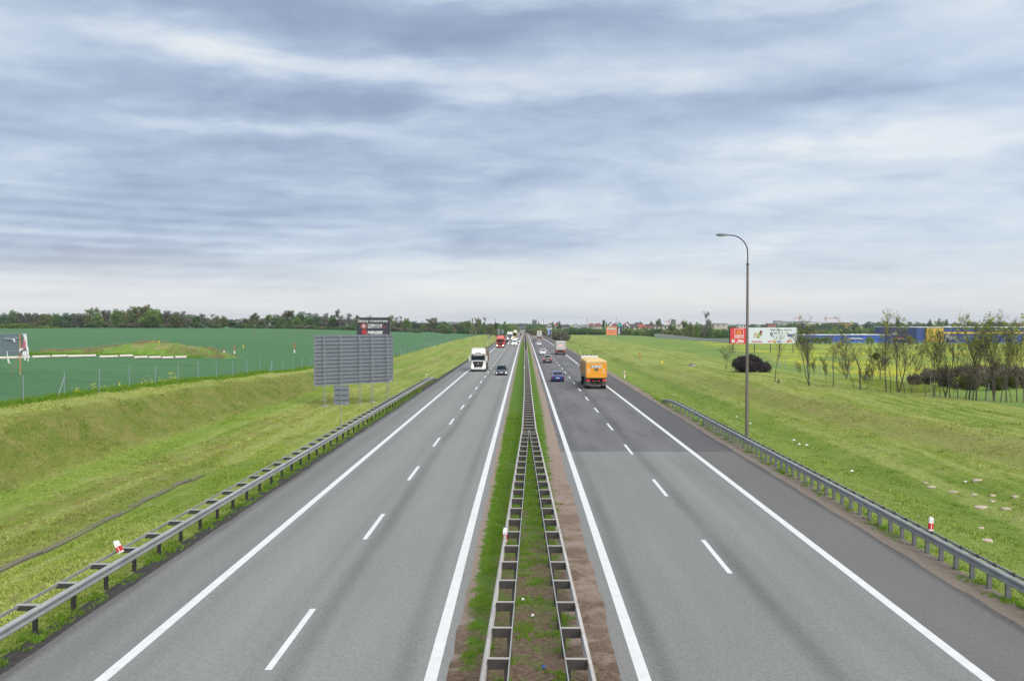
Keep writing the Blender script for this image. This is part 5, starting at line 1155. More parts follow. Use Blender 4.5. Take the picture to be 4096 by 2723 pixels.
def lobes_for(rng, kind):
    """unit tree: height 1, crown radius about .35"""
    L_ = []
    if kind == 'round':
        for _ in range(13): a = rng.uniform(0, 6.28); r_ = rng.uniform(.05, .28)*(1 if _ % 3 else .6); L_.append((r_*math.cos(a), r_*math.sin(a), rng.uniform(.14, .80), rng.uniform(.11, .18), rng.uniform(.11, .18), rng.uniform(.09, .15)))
        L_.append((0, 0, .86, .14, .14, .12)); L_.append((0, 0, .45, .27, .27, .30))
    elif kind == 'tall':
        for _ in range(12): z = rng.uniform(.22, .9); r_ = rng.uniform(0, .15*(1.1-z)+.03); a = rng.uniform(0, 6.28); L_.append((r_*math.cos(a), r_*math.sin(a), z, rng.uniform(.05, .10), rng.uniform(.05, .10), rng.uniform(.09, .14)))
    elif kind == 'conifer':
        for i in range(10): z = .12+.08*i; rr = .20*(1-z)+.015; L_.append((rng.uniform(-.02, .02), rng.uniform(-.02, .02), z, rr, rr, .07))
    elif kind == 'poplar':
        for i in range(9): z = .12+.095*i; L_.append((rng.uniform(-.02, .02), rng.uniform(-.02, .02), z, .075, .075, .10))
    elif kind == 'shrub':
        for _ in range(12): a = rng.uniform(0, 6.28); r_ = rng.uniform(.05, .62); L_.append((r_*math.cos(a), r_*math.sin(a)*.7, rng.uniform(.15, .62), rng.uniform(.18, .32), rng.uniform(.18, .3), rng.uniform(.16, .30)))
        L_.append((0, 0, .45, .5, .4, .4))
    return L_
PROTO = {}
def proto(kind, matname, mat, seed, n=900, size=.028, shell=.5):
    key = (kind, matname, seed)
    if key in PROTO: return PROTO[key]
    rng = random.Random(seed*17+len(kind)); rs = np.random.RandomState(seed)
    if kind in ('bare', 'sparse'):
        segs, tips = branching(rng, 1.0, .85, 4, 3, r0=.028, first=.25, up=.8, wob=.10, minr=.0035, kids=3)
        zmax = max(q.z for _, q, _, _ in segs); k = 1/zmax
        segs = [(p*k, q*k, a, b) for p, q, a, b in segs]; tips = [(p*k, d) for p, d in tips]
        wood = wood_mesh('trunk', segs, BARKF); T = np.array([tuple(p) for p, _ in tips]); m = n; C = T[rs.choice(len(T), m)]+rs.normal(size=(m, 3))*(.030 if kind == 'sparse' else .022)
        crown = leaf_mesh('crown', C, size*(.8 if kind == 'sparse' else .40), mat, rs, elong=1.0 if kind == 'sparse' else 1.6)
    else:
        C = crown_points(rs, n, lobes_for(rng, kind), shell)
        C = C[C[:, 2] > (-.02 if kind == 'shrub' else .05)]
        crown = leaf_mesh('crown', C, size*(1.7 if kind == 'shrub' else 1), mat, rs)
        b = MB(); b.tube([(0, 0, -.05), (.01, 0, .3), (0, .01, .75)], [.026, .02, .006], 6)
        if kind != 'shrub':
            for _ in range(5): a = rng.uniform(0, 6.28); z = rng.uniform(.25, .5); b.tube([(0, 0, z), (.2*math.cos(a), .2*math.sin(a), z+.22)], [.012, .004], 4)
        wood = b.mesh('trunk', BARKF)
    PROTO[key] = (crown, wood); return PROTO[key]
MATS = {'dark': L_DARK, 'green': L_GREEN, 'bright': L_BRIGHT, 'olive': L_OLIVE, 'purple': L_PURPLE, 'grey': L_GREY, 'blue': L_BLUE, 'plum': L_PLUM}
def plant(kind, mk, px, ptop, Y, wpx, label, group, seed=None, pbase=None, cat=None, n=None):
    """px, ptop: where the middle and the top show in the photograph, at distance Y"""
    x = (px-VX)/FPX*Y; g = gz(x, Y) if pbase is None else 8.1-(pbase-VY)/FPX*Y
    h = max(1.0, 8.1-(ptop-VY)/FPX*Y-g); wd = wpx/FPX*Y
    seed = seed if seed is not None else random.randint(0, 3)
    cr, wo_ = proto(kind, mk, MATS[mk], seed, n or {'round': 2600, 'tall': 900, 'conifer': 700, 'poplar': 800, 'shrub': 1100, 'bare': 1500, 'sparse': 1300}[kind], {'round': .0195, 'tall': .020, 'conifer': .018, 'poplar': .018, 'shrub': .030, 'bare': .022, 'sparse': .022}[kind])
    base = {'round': .62, 'tall': .30, 'conifer': .38, 'poplar': .17, 'shrub': 1.25, 'bare': .55, 'sparse': .55}[kind]
    if group in ROWS: label = autolabel(kind, mk, px, group, h)
    nm = 'shrub' if kind == 'shrub' else ('bare_tree' if kind == 'bare' else 'tree')
    root = empty(nm, (x, Y, g), random.uniform(0, 6.28) if kind != 'shrub' else random.uniform(-.4, .4), label, cat or ('shrub' if kind == 'shrub' else 'tree'), group)
    root.scale = (wd/base, wd/base*(1 if kind != 'shrub' else .8), h)
    link('crown', cr, None, root); link('trunk', wo_, None, root); return root

# ---- tree line behind the green field (left)
S3 = lambda x, y: (x*.3815, 1180+y*.3815)
S7 = lambda x, y: (1000+x*.4663, 1200+y*.4663)
S1 = lambda x, y: (1800+x/3.37, 1240+y/3.37)
S6 = lambda x, y: (2380+x*.2204, 1220+y*.2204)
S4 = lambda x, y: (2850+x*.2755, 1200+y*.2755)
S5 = lambda x, y: (3450+x*.287, 1200+y*.287)
gL = 'trees behind the green field on the left'
uid = [0]
left = [(0, 180, 90, 'round', 'blue'), (90, 150, 110, 'round', 'green'), (170, 180, 110, 'round', 'purple'), (250, 178, 130, 'round', 'purple'), (335, 182, 120, 'round', 'purple'), (410, 195, 100, 'round', 'olive'), (470, 190, 120, 'round', 'olive'), (550, 184, 130, 'round', 'green'),
 (660, 178, 130, 'round', 'blue'), (730, 188, 110, 'round', 'purple'), (800, 184, 120, 'round', 'purple'), (860, 182, 110, 'round', 'olive'), (940, 128, 130, 'sparse', 'green'), (1000, 190, 110, 'round', 'green'), (1060, 165, 120, 'sparse', 'olive'), (1110, 150, 110, 'bare', 'grey'), (1190, 138, 130, 'round', 'green'), (1260, 150, 110, 'round', 'olive'),
 (1330, 118, 130, 'sparse', 'bright'), (1400, 150, 120, 'round', 'olive'), (1455, 98, 170, 'sparse', 'olive'), (1560, 130, 170, 'round', 'green'), (1630, 138, 150, 'round', 'bright'), (1730, 155, 140, 'round', 'purple'), (1830, 168, 150, 'round', 'olive'), (1880, 190, 130, 'round', 'purple'), (1970, 165, 110, 'bare', 'grey'), (2050, 180, 110, 'tall', 'dark'), (2090, 190, 90, 'bare', 'grey'), (2145, 190, 90, 'bare', 'grey'), (2200, 195, 80, 'bare', 'grey'), (2260, 208, 90, 'round', 'olive'), (2330, 212, 80, 'round', 'olive')]
KN = {'round': 'round-crowned', 'sparse': 'airy', 'bare': 'bare', 'tall': 'narrow', 'conifer': 'pointed', 'poplar': 'columnar', 'shrub': 'low'}
MN = {'dark': 'dark green', 'green': 'green', 'bright': 'bright green', 'olive': 'olive-brown', 'purple': 'brownish', 'grey': 'grey', 'blue': 'bluish green', 'plum': 'dark plum'}
def lab(kind, mk, where): return f'{KN[kind]} {MN[mk]} {"shrub" if kind == "shrub" else "tree"} {where}'
LMK = [(0, 'the left photo edge'), (45, 'the torn billboard'), (97, 'the torn rags'), (150, 'the second pipe'), (200, 'the third pipe'), (253, 'the second fence post'), (310, 'the fifth pipe'), (360, 'the longest pipe end'), (397, 'the braced fence post'), (450, 'the middle of the pipes'), (516, 'the fourth fence post'), (570, 'the rising mound'), (624, 'the left yellow post'), (645, 'the right yellow post'), (711, 'the rightmost pipe'), (791, 'the mound end'), (890, 'the red and white marker'), (950, 'the bare stretch of field'), (1016, 'the lone field pole'), (1084, 'the gap by the field pole'), (1174, 'the orange marker'), (1225, 'the gap left of the sign'), (1277, 'the first sign leg'), (1343, 'the second sign leg'), (1395, 'the middle of the sign'), (1430, 'the dark billboard left edge'), (1492, 'the dark billboard'), (1560, 'the dark billboard right edge'), (1610, 'the sign right edge'), (1689, 'the crossarm pole'), (1740, 'the vanishing wire fence'), (1800, 'the field corner'), (1850, 'the left pole brace'), (1890, 'the leaning pole'), (1925, 'the white tipper'), (1954, 'the triangle sign'), (1995, 'the tall sign back'), (2030, 'the second white truck'), (2062, 'the farthest white truck'), (2095, 'the bridge'), (2120, 'the bridge right end'), (2140, 'the pinkish truck'), (2160, 'the box truck'), (2196, 'the blue sign'), (2225, 'the dark bush'), (2265, 'the dark bush right side'), (2310, 'the far white post'), (2345, 'the long white house'), (2390, 'the yellow tipper'), (2440, 'the orange billboard'), (2478, 'the arrow panel'), (2520, 'the teal roof right side'), (2559, 'the red marker'), (2610, 'the fence start'), (2648, 'the yellow box'), (2690, 'the poplar group'), (2730, 'the fence bend'), (2768, 'the well ring'), (2820, 'the tall bare tree'), (2870, 'the long grey building'), (2900, 'the small bare tree'), (2950, 'the red panel'), (2985, 'the lamp post'), (3040, 'the meatballs print'), (3095, 'the price print'), (3150, 'the blue logo'), (3190, 'the left crane'), (3233, 'the multi-trunk tree'), (3298, 'the right crane'), (3328, 'the crooked tree'), (3385, 'the spreading tree'), (3436, 'the mistletoe tree'), (3490, 'the parked trucks'), (3539, 'the straight trunk'), (3586, 'the two-trunk tree'), (3650, 'the hall corner'), (3725, 'the yellow tower'), (3771, 'the dark-trunked tree'), (3866, 'the close foursome'), (3962, 'the pale double trunk'), (4014, 'the slender tree'), (4080, 'the right photo edge')]
ROWS = {'trees behind the green field on the left': 'in the left tree line', 'undergrowth shrubs along the far left tree row': 'under the left tree line', 'back row of the left tree line': 'in the back left row', 'pale willow shrubs at the left edge': 'before the wood', 'low brown shrubs before the wood': 'before the wood',
 'trees around the distant bridge': 'in the bridge woods', 'shrubs on the slopes before the bridge': 'on the far slopes', 'pointed trees on the far skyline': 'on the skyline', 'trees and shrubs of the far right belt': 'in the right belt', 'shrub belt across the far right': 'in the shrub belt', 'trees of the wooded right skyline': 'on the wooded skyline', 'second shrub row of the far right belt': 'behind the shrub belt', 'greenery right of the distant bridge': 'before the far houses', 'dense copse left of the far traffic': 'in the copse'}
def autolabel(kind, mk, px, group, h):
    q, nm = min(LMK, key=lambda t_: abs(t_[0]-px)); d = px-q; pos = 'above' if abs(d) < 7 else ('left of' if d < 0 else 'right of')
    s_ = f'{KN[kind]} {MN[mk]} {"shrub" if kind == "shrub" else "tree"} {ROWS[group]}, {pos} {nm}'
    if len(s_.split()) > 15: s_ = s_.replace('left tree line', 'left row').replace('wooded skyline', 'skyline').replace('under the left', 'under the').replace('greenish ', '')
    if len(s_.split()) > 16: s_ = s_.replace('bluish green', 'bluish').replace('bright green', 'bright').replace('the dark billboard right edge', 'the billboard edge').replace('dark green', 'dark')
    return s_

for i, (x, y, wd, k, m) in enumerate(left):
    px, py = S3(x, y); Y = 555+18*math.sin(i*2.3)
    plant(k, m, px, py, Y, wd*.3815*1.15, lab(k, m, 'in the wood edge left of the mound' if x < 1100 else ('above the yellow posts of the mound' if x < 1900 else 'in the gappy row above the right end of the mound')), gL, seed=i % 4)
mid = [(40, 108, 90, 'sparse', 'olive'), (10, 130, 60, 'round', 'olive'), (120, 120, 70, 'sparse', 'bright'), (155, 145, 60, 'bare', 'grey'), (205, 160, 60, 'tall', 'dark'), (275, 90, 140, 'sparse', 'olive'), (270, 150, 110, 'round', 'green'), (340, 165, 70, 'round', 'olive'), (440, 95, 150, 'round', 'dark'), (395, 140, 90, 'round', 'green'), (490, 135, 90, 'round', 'green'), (560, 108, 90, 'round', 'purple'), (622, 105, 80, 'bare', 'grey'), (650, 150, 50, 'bare', 'grey'),
 (705, 122, 90, 'round', 'green'), (775, 70, 110, 'bare', 'grey'), (850, 108, 110, 'bare', 'grey'), (900, 130, 60, 'sparse', 'olive'), (1000, 132, 50, 'sparse', 'bright'), (1185, 128, 90, 'sparse', 'bright'), (1235, 142, 60, 'bare', 'grey'), (1280, 138, 60, 'bare', 'grey'), (1340, 150, 90, 'round', 'green'), (1552, 148, 90, 'sparse', 'olive'), (1480, 205, 40, 'round', 'green'), (1880, 170, 80, 'round', 'green'), (1640, 218, 70, 'round', 'dark'), (1940, 148, 60, 'bare', 'olive'), (1965, 152, 50, 'sparse', 'bright'), (2028, 145, 50, 'bare', 'olive'), (2065, 195, 90, 'round', 'olive'), (2110, 190, 60, 'tall', 'dark'), (2140, 200, 60, 'round', 'green'), (2185, 182, 60, 'round', 'green'), (2220, 205, 60, 'round', 'bright')]
for i, (x, y, wd, k, m) in enumerate(mid):
    px, py = S7(x, y); Y = 590+22*math.sin(i*1.9)+ (60 if x > 1500 else 0)
    wh = 'in the far row left of the huge sign' if x < 520 else ('behind the huge sign and dark billboard' if x < 1220 else ('in the far row right of the dark billboard' if x < 1850 else 'near the leaning wooden pole'))
    plant(k, m, px, py, Y, wd*.4663*1.1, lab(k, m, wh), gL, seed=(i+1) % 4)
# second, darker row behind
rs_ = random.Random(77)
for i in range(46):
    px = -30+i*40+rs_.uniform(-14, 14); top = np.interp(px, [0, 300, 560, 700, 780, 900, 1150, 1400, 1600, 1850, 2100], [1254, 1254, 1240, 1248, 1262, 1268, 1256, 1268, 1276, 1288, 1294])+rs_.uniform(-4, 12)
    m = rs_.choice(['blue', 'green', 'purple', 'olive', 'dark']); plant('round', m, px, top, 600+rs_.uniform(-10, 20)+(60 if px > 1600 else 0), 52+rs_.uniform(0, 22), lab('round', m, 'in the back row behind the left tree line'), 'back row of the left tree line', seed=i % 4)
# understorey shrubs closing the row
rs_ = random.Random(11)
for i in range(44):
    px = -20+i*42+rs_.uniform(-10, 10); Y = 545+rs_.uniform(-5, 8)+(70 if px > 1690 else 0)
    if 870 < px < 930 or 800 < px < 850: continue
    m = rs_.choice(['olive', 'green', 'dark', 'purple', 'blue', 'dark']); base = 1310 if px < 900 else 1310+(px-900)*.022
    plant('shrub', m, px, base-rs_.uniform(13, 25), Y, rs_.uniform(52, 76), lab('shrub', m, 'filling the foot of the far tree row on the left'), 'undergrowth shrubs along the far left tree row', seed=i % 4)
# willow thicket at far left
for i, (x, y, wd) in enumerate([(40, 285, 190), (170, 282, 180), (330, 312, 150), (430, 308, 170), (530, 322, 110), (-60, 290, 200)]):
    px, py = S3(x, y); plant('shrub', 'bright', px, py, 505, wd*.3815*1.1, 'pale green willow shrub at the left end of the green field', 'pale willow shrubs at the left edge', seed=i % 4, pbase=1319)
px, py = S3(1280, 292)
for i, x in enumerate((1190, 1290, 1390, 1470)): px, py = S3(x, 292); plant('shrub', 'purple', px, py, 540, 50, 'low brownish shrub in front of the wood above the yellow posts', 'low brown shrubs before the wood', seed=i, pbase=1312)
# ---- around the distant bridge
rs_ = random.Random(5); gB = 'trees around the distant bridge'
for i in range(34):
    x = 560+i*22+rs_.uniform(-8, 8); y = 172+rs_.uniform(0, 22) if x > 760 else 182+rs_.uniform(0, 20)
    if 900 < x < 1060: Y = 2250
    else: Y = 1000+rs_.uniform(0, 500)
    px, py = S1(x, y); m = rs_.choice(['green', 'bright', 'dark', 'green', 'blue']); plant('round', m, px, py, Y, 24+rs_.uniform(0, 10), lab('round', m, 'in the dense greenery around the distant bridge'), gB, seed=i % 4)
for i in range(30):
    side = i % 2; t = (i//2)/14
    x = (lerp(560, 900, t) if side == 0 else lerp(1060, 1420, t)); Y = lerp(800, 1500, t) if side == 0 else lerp(1500, 800, t)
    px, py = S1(x+rs_.uniform(-10, 10), 222+rs_.uniform(-14, 14)); m = rs_.choice(['green', 'bright', 'olive', 'bright', 'dark']); plant('shrub', m, px, py, Y, 22+rs_.uniform(0, 10), lab('shrub', m, 'on the slopes before the distant bridge'), 'shrubs on the slopes before the bridge', seed=i % 4)
for i, (x, y, wd, k, m) in enumerate([(575, 175, 14, 'conifer', 'dark'), (595, 168, 14, 'conifer', 'dark'), (630, 172, 14, 'conifer', 'dark'), (655, 170, 14, 'conifer', 'dark'), (685, 168, 12, 'conifer', 'dark'), (742, 148, 22, 'tall', 'green'), (785, 168, 14, 'conifer', 'dark')]):
    px, py = S1(x, y); plant(k, m, px, py, 1300, wd*.5, lab(k, m, 'standing out of the far greenery left of the bridge'), 'pointed trees on the far skyline', seed=i % 4)
for i, (x, y) in enumerate([(1118, 122), (1136, 135), (1157, 118)]):
    px, py = S1(x, y); plant('poplar', 'dark', px, py, 1500, 7.5, ['left poplar of the dark trio right of the bridge', 'middle lower poplar of the dark trio right of the bridge', 'right poplar of the dark trio right of the bridge'][i], 'poplar trio', seed=i)
# ---- far right: greenery belt with houses behind
gR = 'trees and shrubs of the far right belt'
big = [(1385, 150, 60, 'round', 'blue', S1, 900), (1470, 145, 70, 'round', 'blue', S1, 900), (150, 265, 75, 'tall', 'blue', S6, 850), (205, 292, 40, 'round', 'green', S6, 850), (430, 295, 50, 'round', 'dark', S6, 850), (585, 292, 60, 'round', 'dark', S6, 900), (750, 298, 40, 'conifer', 'dark', S6, 900), (820, 305, 100, 'round', 'blue', S6, 900),
 (1010, 282, 90, 'round', 'blue', S6, 850), (1160, 246, 130, 'sparse', 'green', S6, 850), (1385, 238, 34, 'poplar', 'blue', S6, 850), (1415, 250, 34, 'poplar', 'blue', S6, 850), (1440, 255, 34, 'poplar', 'blue', S6, 850), (1370, 345, 130, 'round', 'dark', S6, 640), (1440, 360, 120, 'round', 'blue', S6, 640),
 (1700, 275, 170, 'sparse', 'bright', S6, 520), (1720, 300, 150, 'round', 'olive', S6, 522), (1840, 300, 120, 'round', 'green', S6, 530), (1975, 118, 190, 'bare', 'grey', S6, 540), (2065, 258, 140, 'round', 'dark', S6, 545), (1900, 330, 120, 'round', 'olive', S6, 545), (640, 400, 80, 'round', 'bright', S6, 640), (760, 440, 70, 'round', 'dark', S6, 600), (560, 160+250, 90, 'round', 'olive', S6, 640)]
for i, (x, y, wd, k, m, S, Y) in enumerate(big):
    px, py = S(x, y); sc = .2204 if S is S6 else 1/3.37
    wh = 'behind the orange billboard' if px < 2500 else ('by the far houses in the middle of the right skyline' if px < 2730 else 'beside the white fence on the right')
    plant(k, m, px, py, Y, wd*sc*1.1, lab(k, m, wh), gR, seed=i % 4)
rs_ = random.Random(21)
for i in range(80):
    px = 2270+i*24+rs_.uniform(-8, 8); t = (px-2270)/1900; Y = 660 if px < 2620 else (560 if px < 3000 else 620)
    if px < 2560: y = 1314
    elif px < 3000: y = 1309
    elif px < 3450: y = 1308
    else: y = 1306
    Y += rs_.uniform(-12, 12); m = rs_.choice(['olive', 'green', 'olive', 'bright', 'dark', 'green']) if px < 3000 else rs_.choice(['green', 'dark', 'olive', 'blue'])
    if px > 3620: continue
    plant('shrub', m, px, y+rs_.uniform(-5, 6), Y, 60+rs_.uniform(0, 26), lab('shrub', m, 'behind the orange billboard' if px < 2600 else ('behind the white fence' if px < 2920 else 'behind the long red and white billboard')), 'shrub belt across the far right', seed=i % 4)
rs_ = random.Random(8)
for i in range(70):
    px = 2260+i*27+rs_.uniform(-10, 10); Y = 820+rs_.uniform(0, 300) if px < 2900 else 1000+rs_.uniform(0, 300)
    y = (1308 if px < 2600 else 1304 if px < 3000 else 1291 if px < 3450 else 1287)+rs_.uniform(-4, 6)
    m = rs_.choice(['blue', 'dark', 'green', 'blue']); plant('round', m, px, y, Y, 34+rs_.uniform(0, 18), lab('round', m, 'among the distant houses on the right skyline' if px < 3000 else 'on the wooded skyline above the blue hall and billboards'), 'trees of the wooded right skyline', seed=i % 4)
for i, (x, y, wd, k, m) in enumerate([(455, 248, 70, 'round', 'dark'), (900, 262, 70, 'round', 'dark'), (1030, 245, 80, 'round', 'blue'), (1130, 258, 80, 'round', 'dark'), (1240, 300, 60, 'round', 'green'), (1560, 310, 60, 'conifer', 'dark'), (820, 305, 60, 'conifer', 'dark')]):
    px, py = S5(x, y); plant(k, m, px, py, 900, wd*.287, lab(k, m, 'rising above the blue and yellow hall'), gR, seed=i % 4)
rs_ = random.Random(31)
for i in range(60):      # second row, closing the belt under the roofs
    px = 2290+i*23+rs_.uniform(-8, 8); Y = 700+rs_.uniform(-15, 15); m = rs_.choice(['green', 'blue', 'olive', 'dark', 'bright'])
    plant('shrub', m, px, 1309+rs_.uniform(-4, 5), Y, 56+rs_.uniform(0, 22), '', 'second shrub row of the far right belt', seed=i % 4)
for i in range(34):
    px = 2128+(i*7.6)+rs_.uniform(-4, 4); Y = 700+rs_.uniform(0, 120); m = rs_.choice(['green', 'bright', 'olive', 'blue']); pt = np.interp(px, [2128, 2170, 2230, 2300, 2400], [1306, 1310, 1312, 1313, 1312])+rs_.uniform(-4, 5)
    plant('shrub' if i % 3 else 'round', m, px, pt, Y, 32+rs_.uniform(0, 14), '', 'greenery right of the distant bridge', seed=i % 4)
for i in range(52):
    px = 1770+(i*5.3)+rs_.uniform(-4, 4); t = (px-1770)/275; Y = 640+rs_.uniform(0, 50)+t*120; m = rs_.choice(['green', 'dark', 'olive', 'olive', 'bright', 'purple']); pt = np.interp(px, [1770, 1860, 1890, 1940, 2000, 2045], [1296, 1284, 1290, 1288, 1300, 1312])+rs_.uniform(-3, 12)
    plant('shrub' if i % 3 == 0 else 'round', m, px, pt, Y, 34+rs_.uniform(0, 16), '', 'dense copse left of the far traffic', seed=i % 4)
# dark bush cluster right of the carriageway
for i, (x, y, wd) in enumerate([(1500, 240, 200), (1420, 300, 120), (1560, 300, 110), (1480, 320, 150), (1540, 350, 90)]):
    px, py = S1(x, y); plant('shrub', 'purple', px, py, 402+i*4, wd/3.37*.95, ['tall dark brown bush beside the blue motorway sign', 'left dark brown bush of the cluster by the blue sign', 'right dark brown bush of the cluster beside the far verge', 'lower dark brown bush in the middle of the verge cluster', 'small dark bush at the foot of the verge cluster'][i], 'dark bush cluster by the far verge', seed=i % 4, n=1600, pbase=1362)
# ---- hills beyond
def hill(name, x0, x1, top, Y, colr, seed):
    rs2 = random.Random(seed); xs = np.linspace(x0, x1, 60); ph = [rs2.uniform(0, 6) for _ in range(4)]
    V = []; F = []
    for j, dyy in enumerate(np.linspace(0, 1, 8)):
        for i, px in enumerate(xs):
            e = math.sin(math.pi*(i/59))**.5; hh = 8.1-(top-VY)/FPX*Y; hh = hh*e*(.9+.1*math.sin(i*.25+ph[0])+.05*math.sin(i*.7+ph[1])+.04*math.sin(i*1.7+ph[2])+rs2.uniform(-.03, .03)); X = (px-VX)/FPX*Y
            V.append((X, Y+(dyy-.5)*1200, hh*math.sin(math.pi*min(dyy+.02, 1))**.6-8))
            if i and j: q = j*60+i; F.append((q-61, q-60, q, q-1))
    m = ground_mat(name+'_woods', lambda t, P, N: t.mix(t.mr(t.noise(P, .02, 6, .8), .35, .65), tuple(c*.7 for c in colr), tuple(c*1.25 for c in colr)), bump=.3, bdist=5, bscale=.05)
    o = link('wooded_hill', npmesh(name, V, F, m, True)); tag(o, kind='structure')
hill('hill', 1180, 1560, 1271, 4200, (.045, .085, .05), 1); hill('hill', 1600, 2000, 1280, 4000, (.05, .09, .05), 2); hill('hill', -500, 1100, 1290, 4200, (.045, .08, .05), 4); hill('hill', 1950, 4700, 1291, 4400, (.05, .085, .05), 3)
# ---- bridge
def bridge():
    Y = 2060.; k = Y/FPX; z0 = float(zr(Y)); xa, xb = (2058-VX)*k, (2132-VX)*k; root = empty('road_bridge', ((xa+xb)/2, Y, z0), 0, 'small dark concrete bridge crossing the motorway in the distance', 'bridge'); w_ = (xb-xa)/2
    zt = 8.1-(1308.5-VY)*k-z0; zb = 8.1-(1312-VY)*k-z0; cd = pmat('dark_bridge_concrete', (.10, .105, .12), .9)
    MB().box(-w_, w_, -5, 5, zb, zt).build('deck', cd, root); MB().box(-w_, w_, -5.1, -5.02, zt, zt+1.1).build('parapet', pmat('bridge_parapet', (.20, .24, .30), .7), root)
    for xx in (-w_*.28, w_*.2): MB().box(xx-.6, xx+.6, -4, 4, -2, zb).build('pier', cd, root)
    for s_ in (-1, 1): MB().loft([[(s_*w_*.62, -5, zb), (s_*w_*1.3, -5, zb), (s_*w_*1.3, -5, -3), (s_*w_*.45, -5, -3)], [(s_*w_*.62, 5, zb), (s_*w_*1.3, 5, zb), (s_*w_*1.3, 5, -3), (s_*w_*.45, 5, -3)]]).build('abutment', cd, root)
bridge()
# ---- houses
def rfm(n, c): return pmat(n, c, .8, var=.12, vscale=.5)
RF = {'red': rfm('red_roof', (.34, .075, .05)), 'dark': rfm('dark_roof', (.055, .055, .065)), 'green': rfm('teal_green_roof', (.02, .22, .17)), 'grey': rfm('grey_roof', (.16, .17, .18)), 'dred': rfm('dark_red_roof', (.17, .05, .05)), 'orange': rfm('orange_roof', (.48, .16, .07))}
WL = {'w': rfm('white_house_wall', (.62, .62, .60)), 'g': rfm('grey_house_wall', (.34, .34, .35)), 'b': rfm('beige_house_wall', (.42, .38, .32)), 'r': rfm('brick_house_wall', (.30, .13, .10))}
def house(S, sc, x, ytop, wd, Y, roof, wall, label, gable=False, ybase=None, flatr=False, n=4):
    px, py = S(x, ytop); k = Y/FPX; X = (px-VX)*k; W = wd*sc*k/2; zt = 8.1-(py-VY)*k; hh = max(5.0, min(9, W*1.3)) if not flatr else (ybase-ytop)*sc*k
    zb = zt-hh; root = empty('house' if not flatr else 'long_building', (X, Y, zb), 0, label, 'house' if not flatr else 'building', 'distant houses and buildings'); eave = hh*(.50 if not flatr else .9); D_ = 5
    MB().box(-W, W, -D_, D_, -14, eave).build('wall', WL[wall], root)
    if flatr: MB().box(-W-.3, W+.3, -D_-.4, D_+.4, eave+.01, hh).build('roof', RF[roof], root)
    elif gable: MB().loft([[(-W-.3, -D_-.3, eave), (W+.3, -D_-.3, eave), (0, -D_-.3, hh)], [(-W-.3, D_, eave), (W+.3, D_, eave), (0, D_, hh)]]).build('roof', RF[roof], root); MB().poly([(-W*.86, -D_-.34, eave-.0), (W*.86, -D_-.34, eave), (0, -D_-.34, hh*.94)], [(0, 1, 2)]).build('gable', WL[wall], root)
    else: MB().loft([[(-W-.3, -D_-.5, eave), (W+.3, -D_-.5, eave), (W+.3, D_+.5, eave), (-W-.3, D_+.5, eave)], [(-W*.8, -.2, hh), (W*.8, -.2, hh), (W*.8, .2, hh), (-W*.8, .2, hh)]]).build('roof', RF[roof], root)
    nn = max(2, int(W*2/(4.0)));  nn = min(nn, 14)
    wme = shared('window', M_GLASS, lambda b: b.box(-.6, .6, -.06, .02, 0, 1.2))
    for i in range(nn):
        xx = lerp(-W*.85, W*.85, (i+.5)/nn); link('window', wme, None, root, (xx, -D_-.02, eave*.25)); 
        if eave > 4: link('window', wme, None, root, (xx, -D_-.02, eave*.25+2.4 if eave*.25+3.7 < eave else eave*.25-2.2))
    if not flatr: MB().box(W*.3, W*.3+.7, -.4, .4, hh*.8, hh+1.0).build('chimney', RF['dred'], root)
s1 = 1/3.37
for a in [(S1, s1, 1335, 178, 80, 900, 'dark', 'g', 'grey gabled house left of the red roofed one by the dark bush', True), (S1, s1, 1437, 186, 60, 920, 'red', 'w', 'small red-roofed house above the dark bush'), (S1, s1, 1560, 196, 110, 900, 'dark', 'g', 'long dark-roofed house above the dark bush'), (S1, s1, 1690, 190, 40, 880, 'dark', 'w', 'white gable with dark roof left of the long white house', True),
          (S1, s1, 1790, 205, 180, 885, 'grey', 'w', 'long white two-storey house right of the dark bush'), (S1, s1, 1900, 180, 60, 960, 'dred', 'b', 'dark red roof behind the long white house'), (S1, s1, 1990, 180, 90, 960, 'dred', 'b', 'long dark red roof left of the orange billboard'), (S6, .2204, 265, 322, 70, 800, 'dark', 'w', 'white gabled house above the orange billboard', True), (S6, .2204, 350, 335, 80, 810, 'dred', 'b', 'brown-red roof above the blue arrow panel'),
          (S6, .2204, 437, 336, 90, 830, 'green', 'w', 'house with a teal green roof above the billboard'), (S6, .2204, 555, 322, 120, 850, 'red', 'w', 'large red gable roof right of the teal roof', True), (S6, .2204, 530, 362, 90, 760, 'dark', 'b', 'dark-roofed house in front of the large red roof'), (S6, .2204, 690, 342, 150, 870, 'dark', 'b', 'broad dark roof in the middle of the village'), (S6, .2204, 790, 315, 140, 900, 'dark', 'g', 'dark high roof behind the village'),
          (S6, .2204, 820, 350, 110, 780, 'red', 'b', 'bright red steep roof in the village'), (S6, .2204, 900, 360, 60, 775, 'red', 'r', 'dark red steep roof beside the bright red one', True), (S6, .2204, 1000, 345, 170, 880, 'dark', 'g', 'long dark roof right of the red roofs'), (S6, .2204, 1160, 342, 150, 890, 'dark', 'b', 'second long dark roof right of the red roofs'), (S6, .2204, 1010, 368, 120, 800, 'dred', 'w', 'low reddish roof over a pale wall')]:
    house(*a)
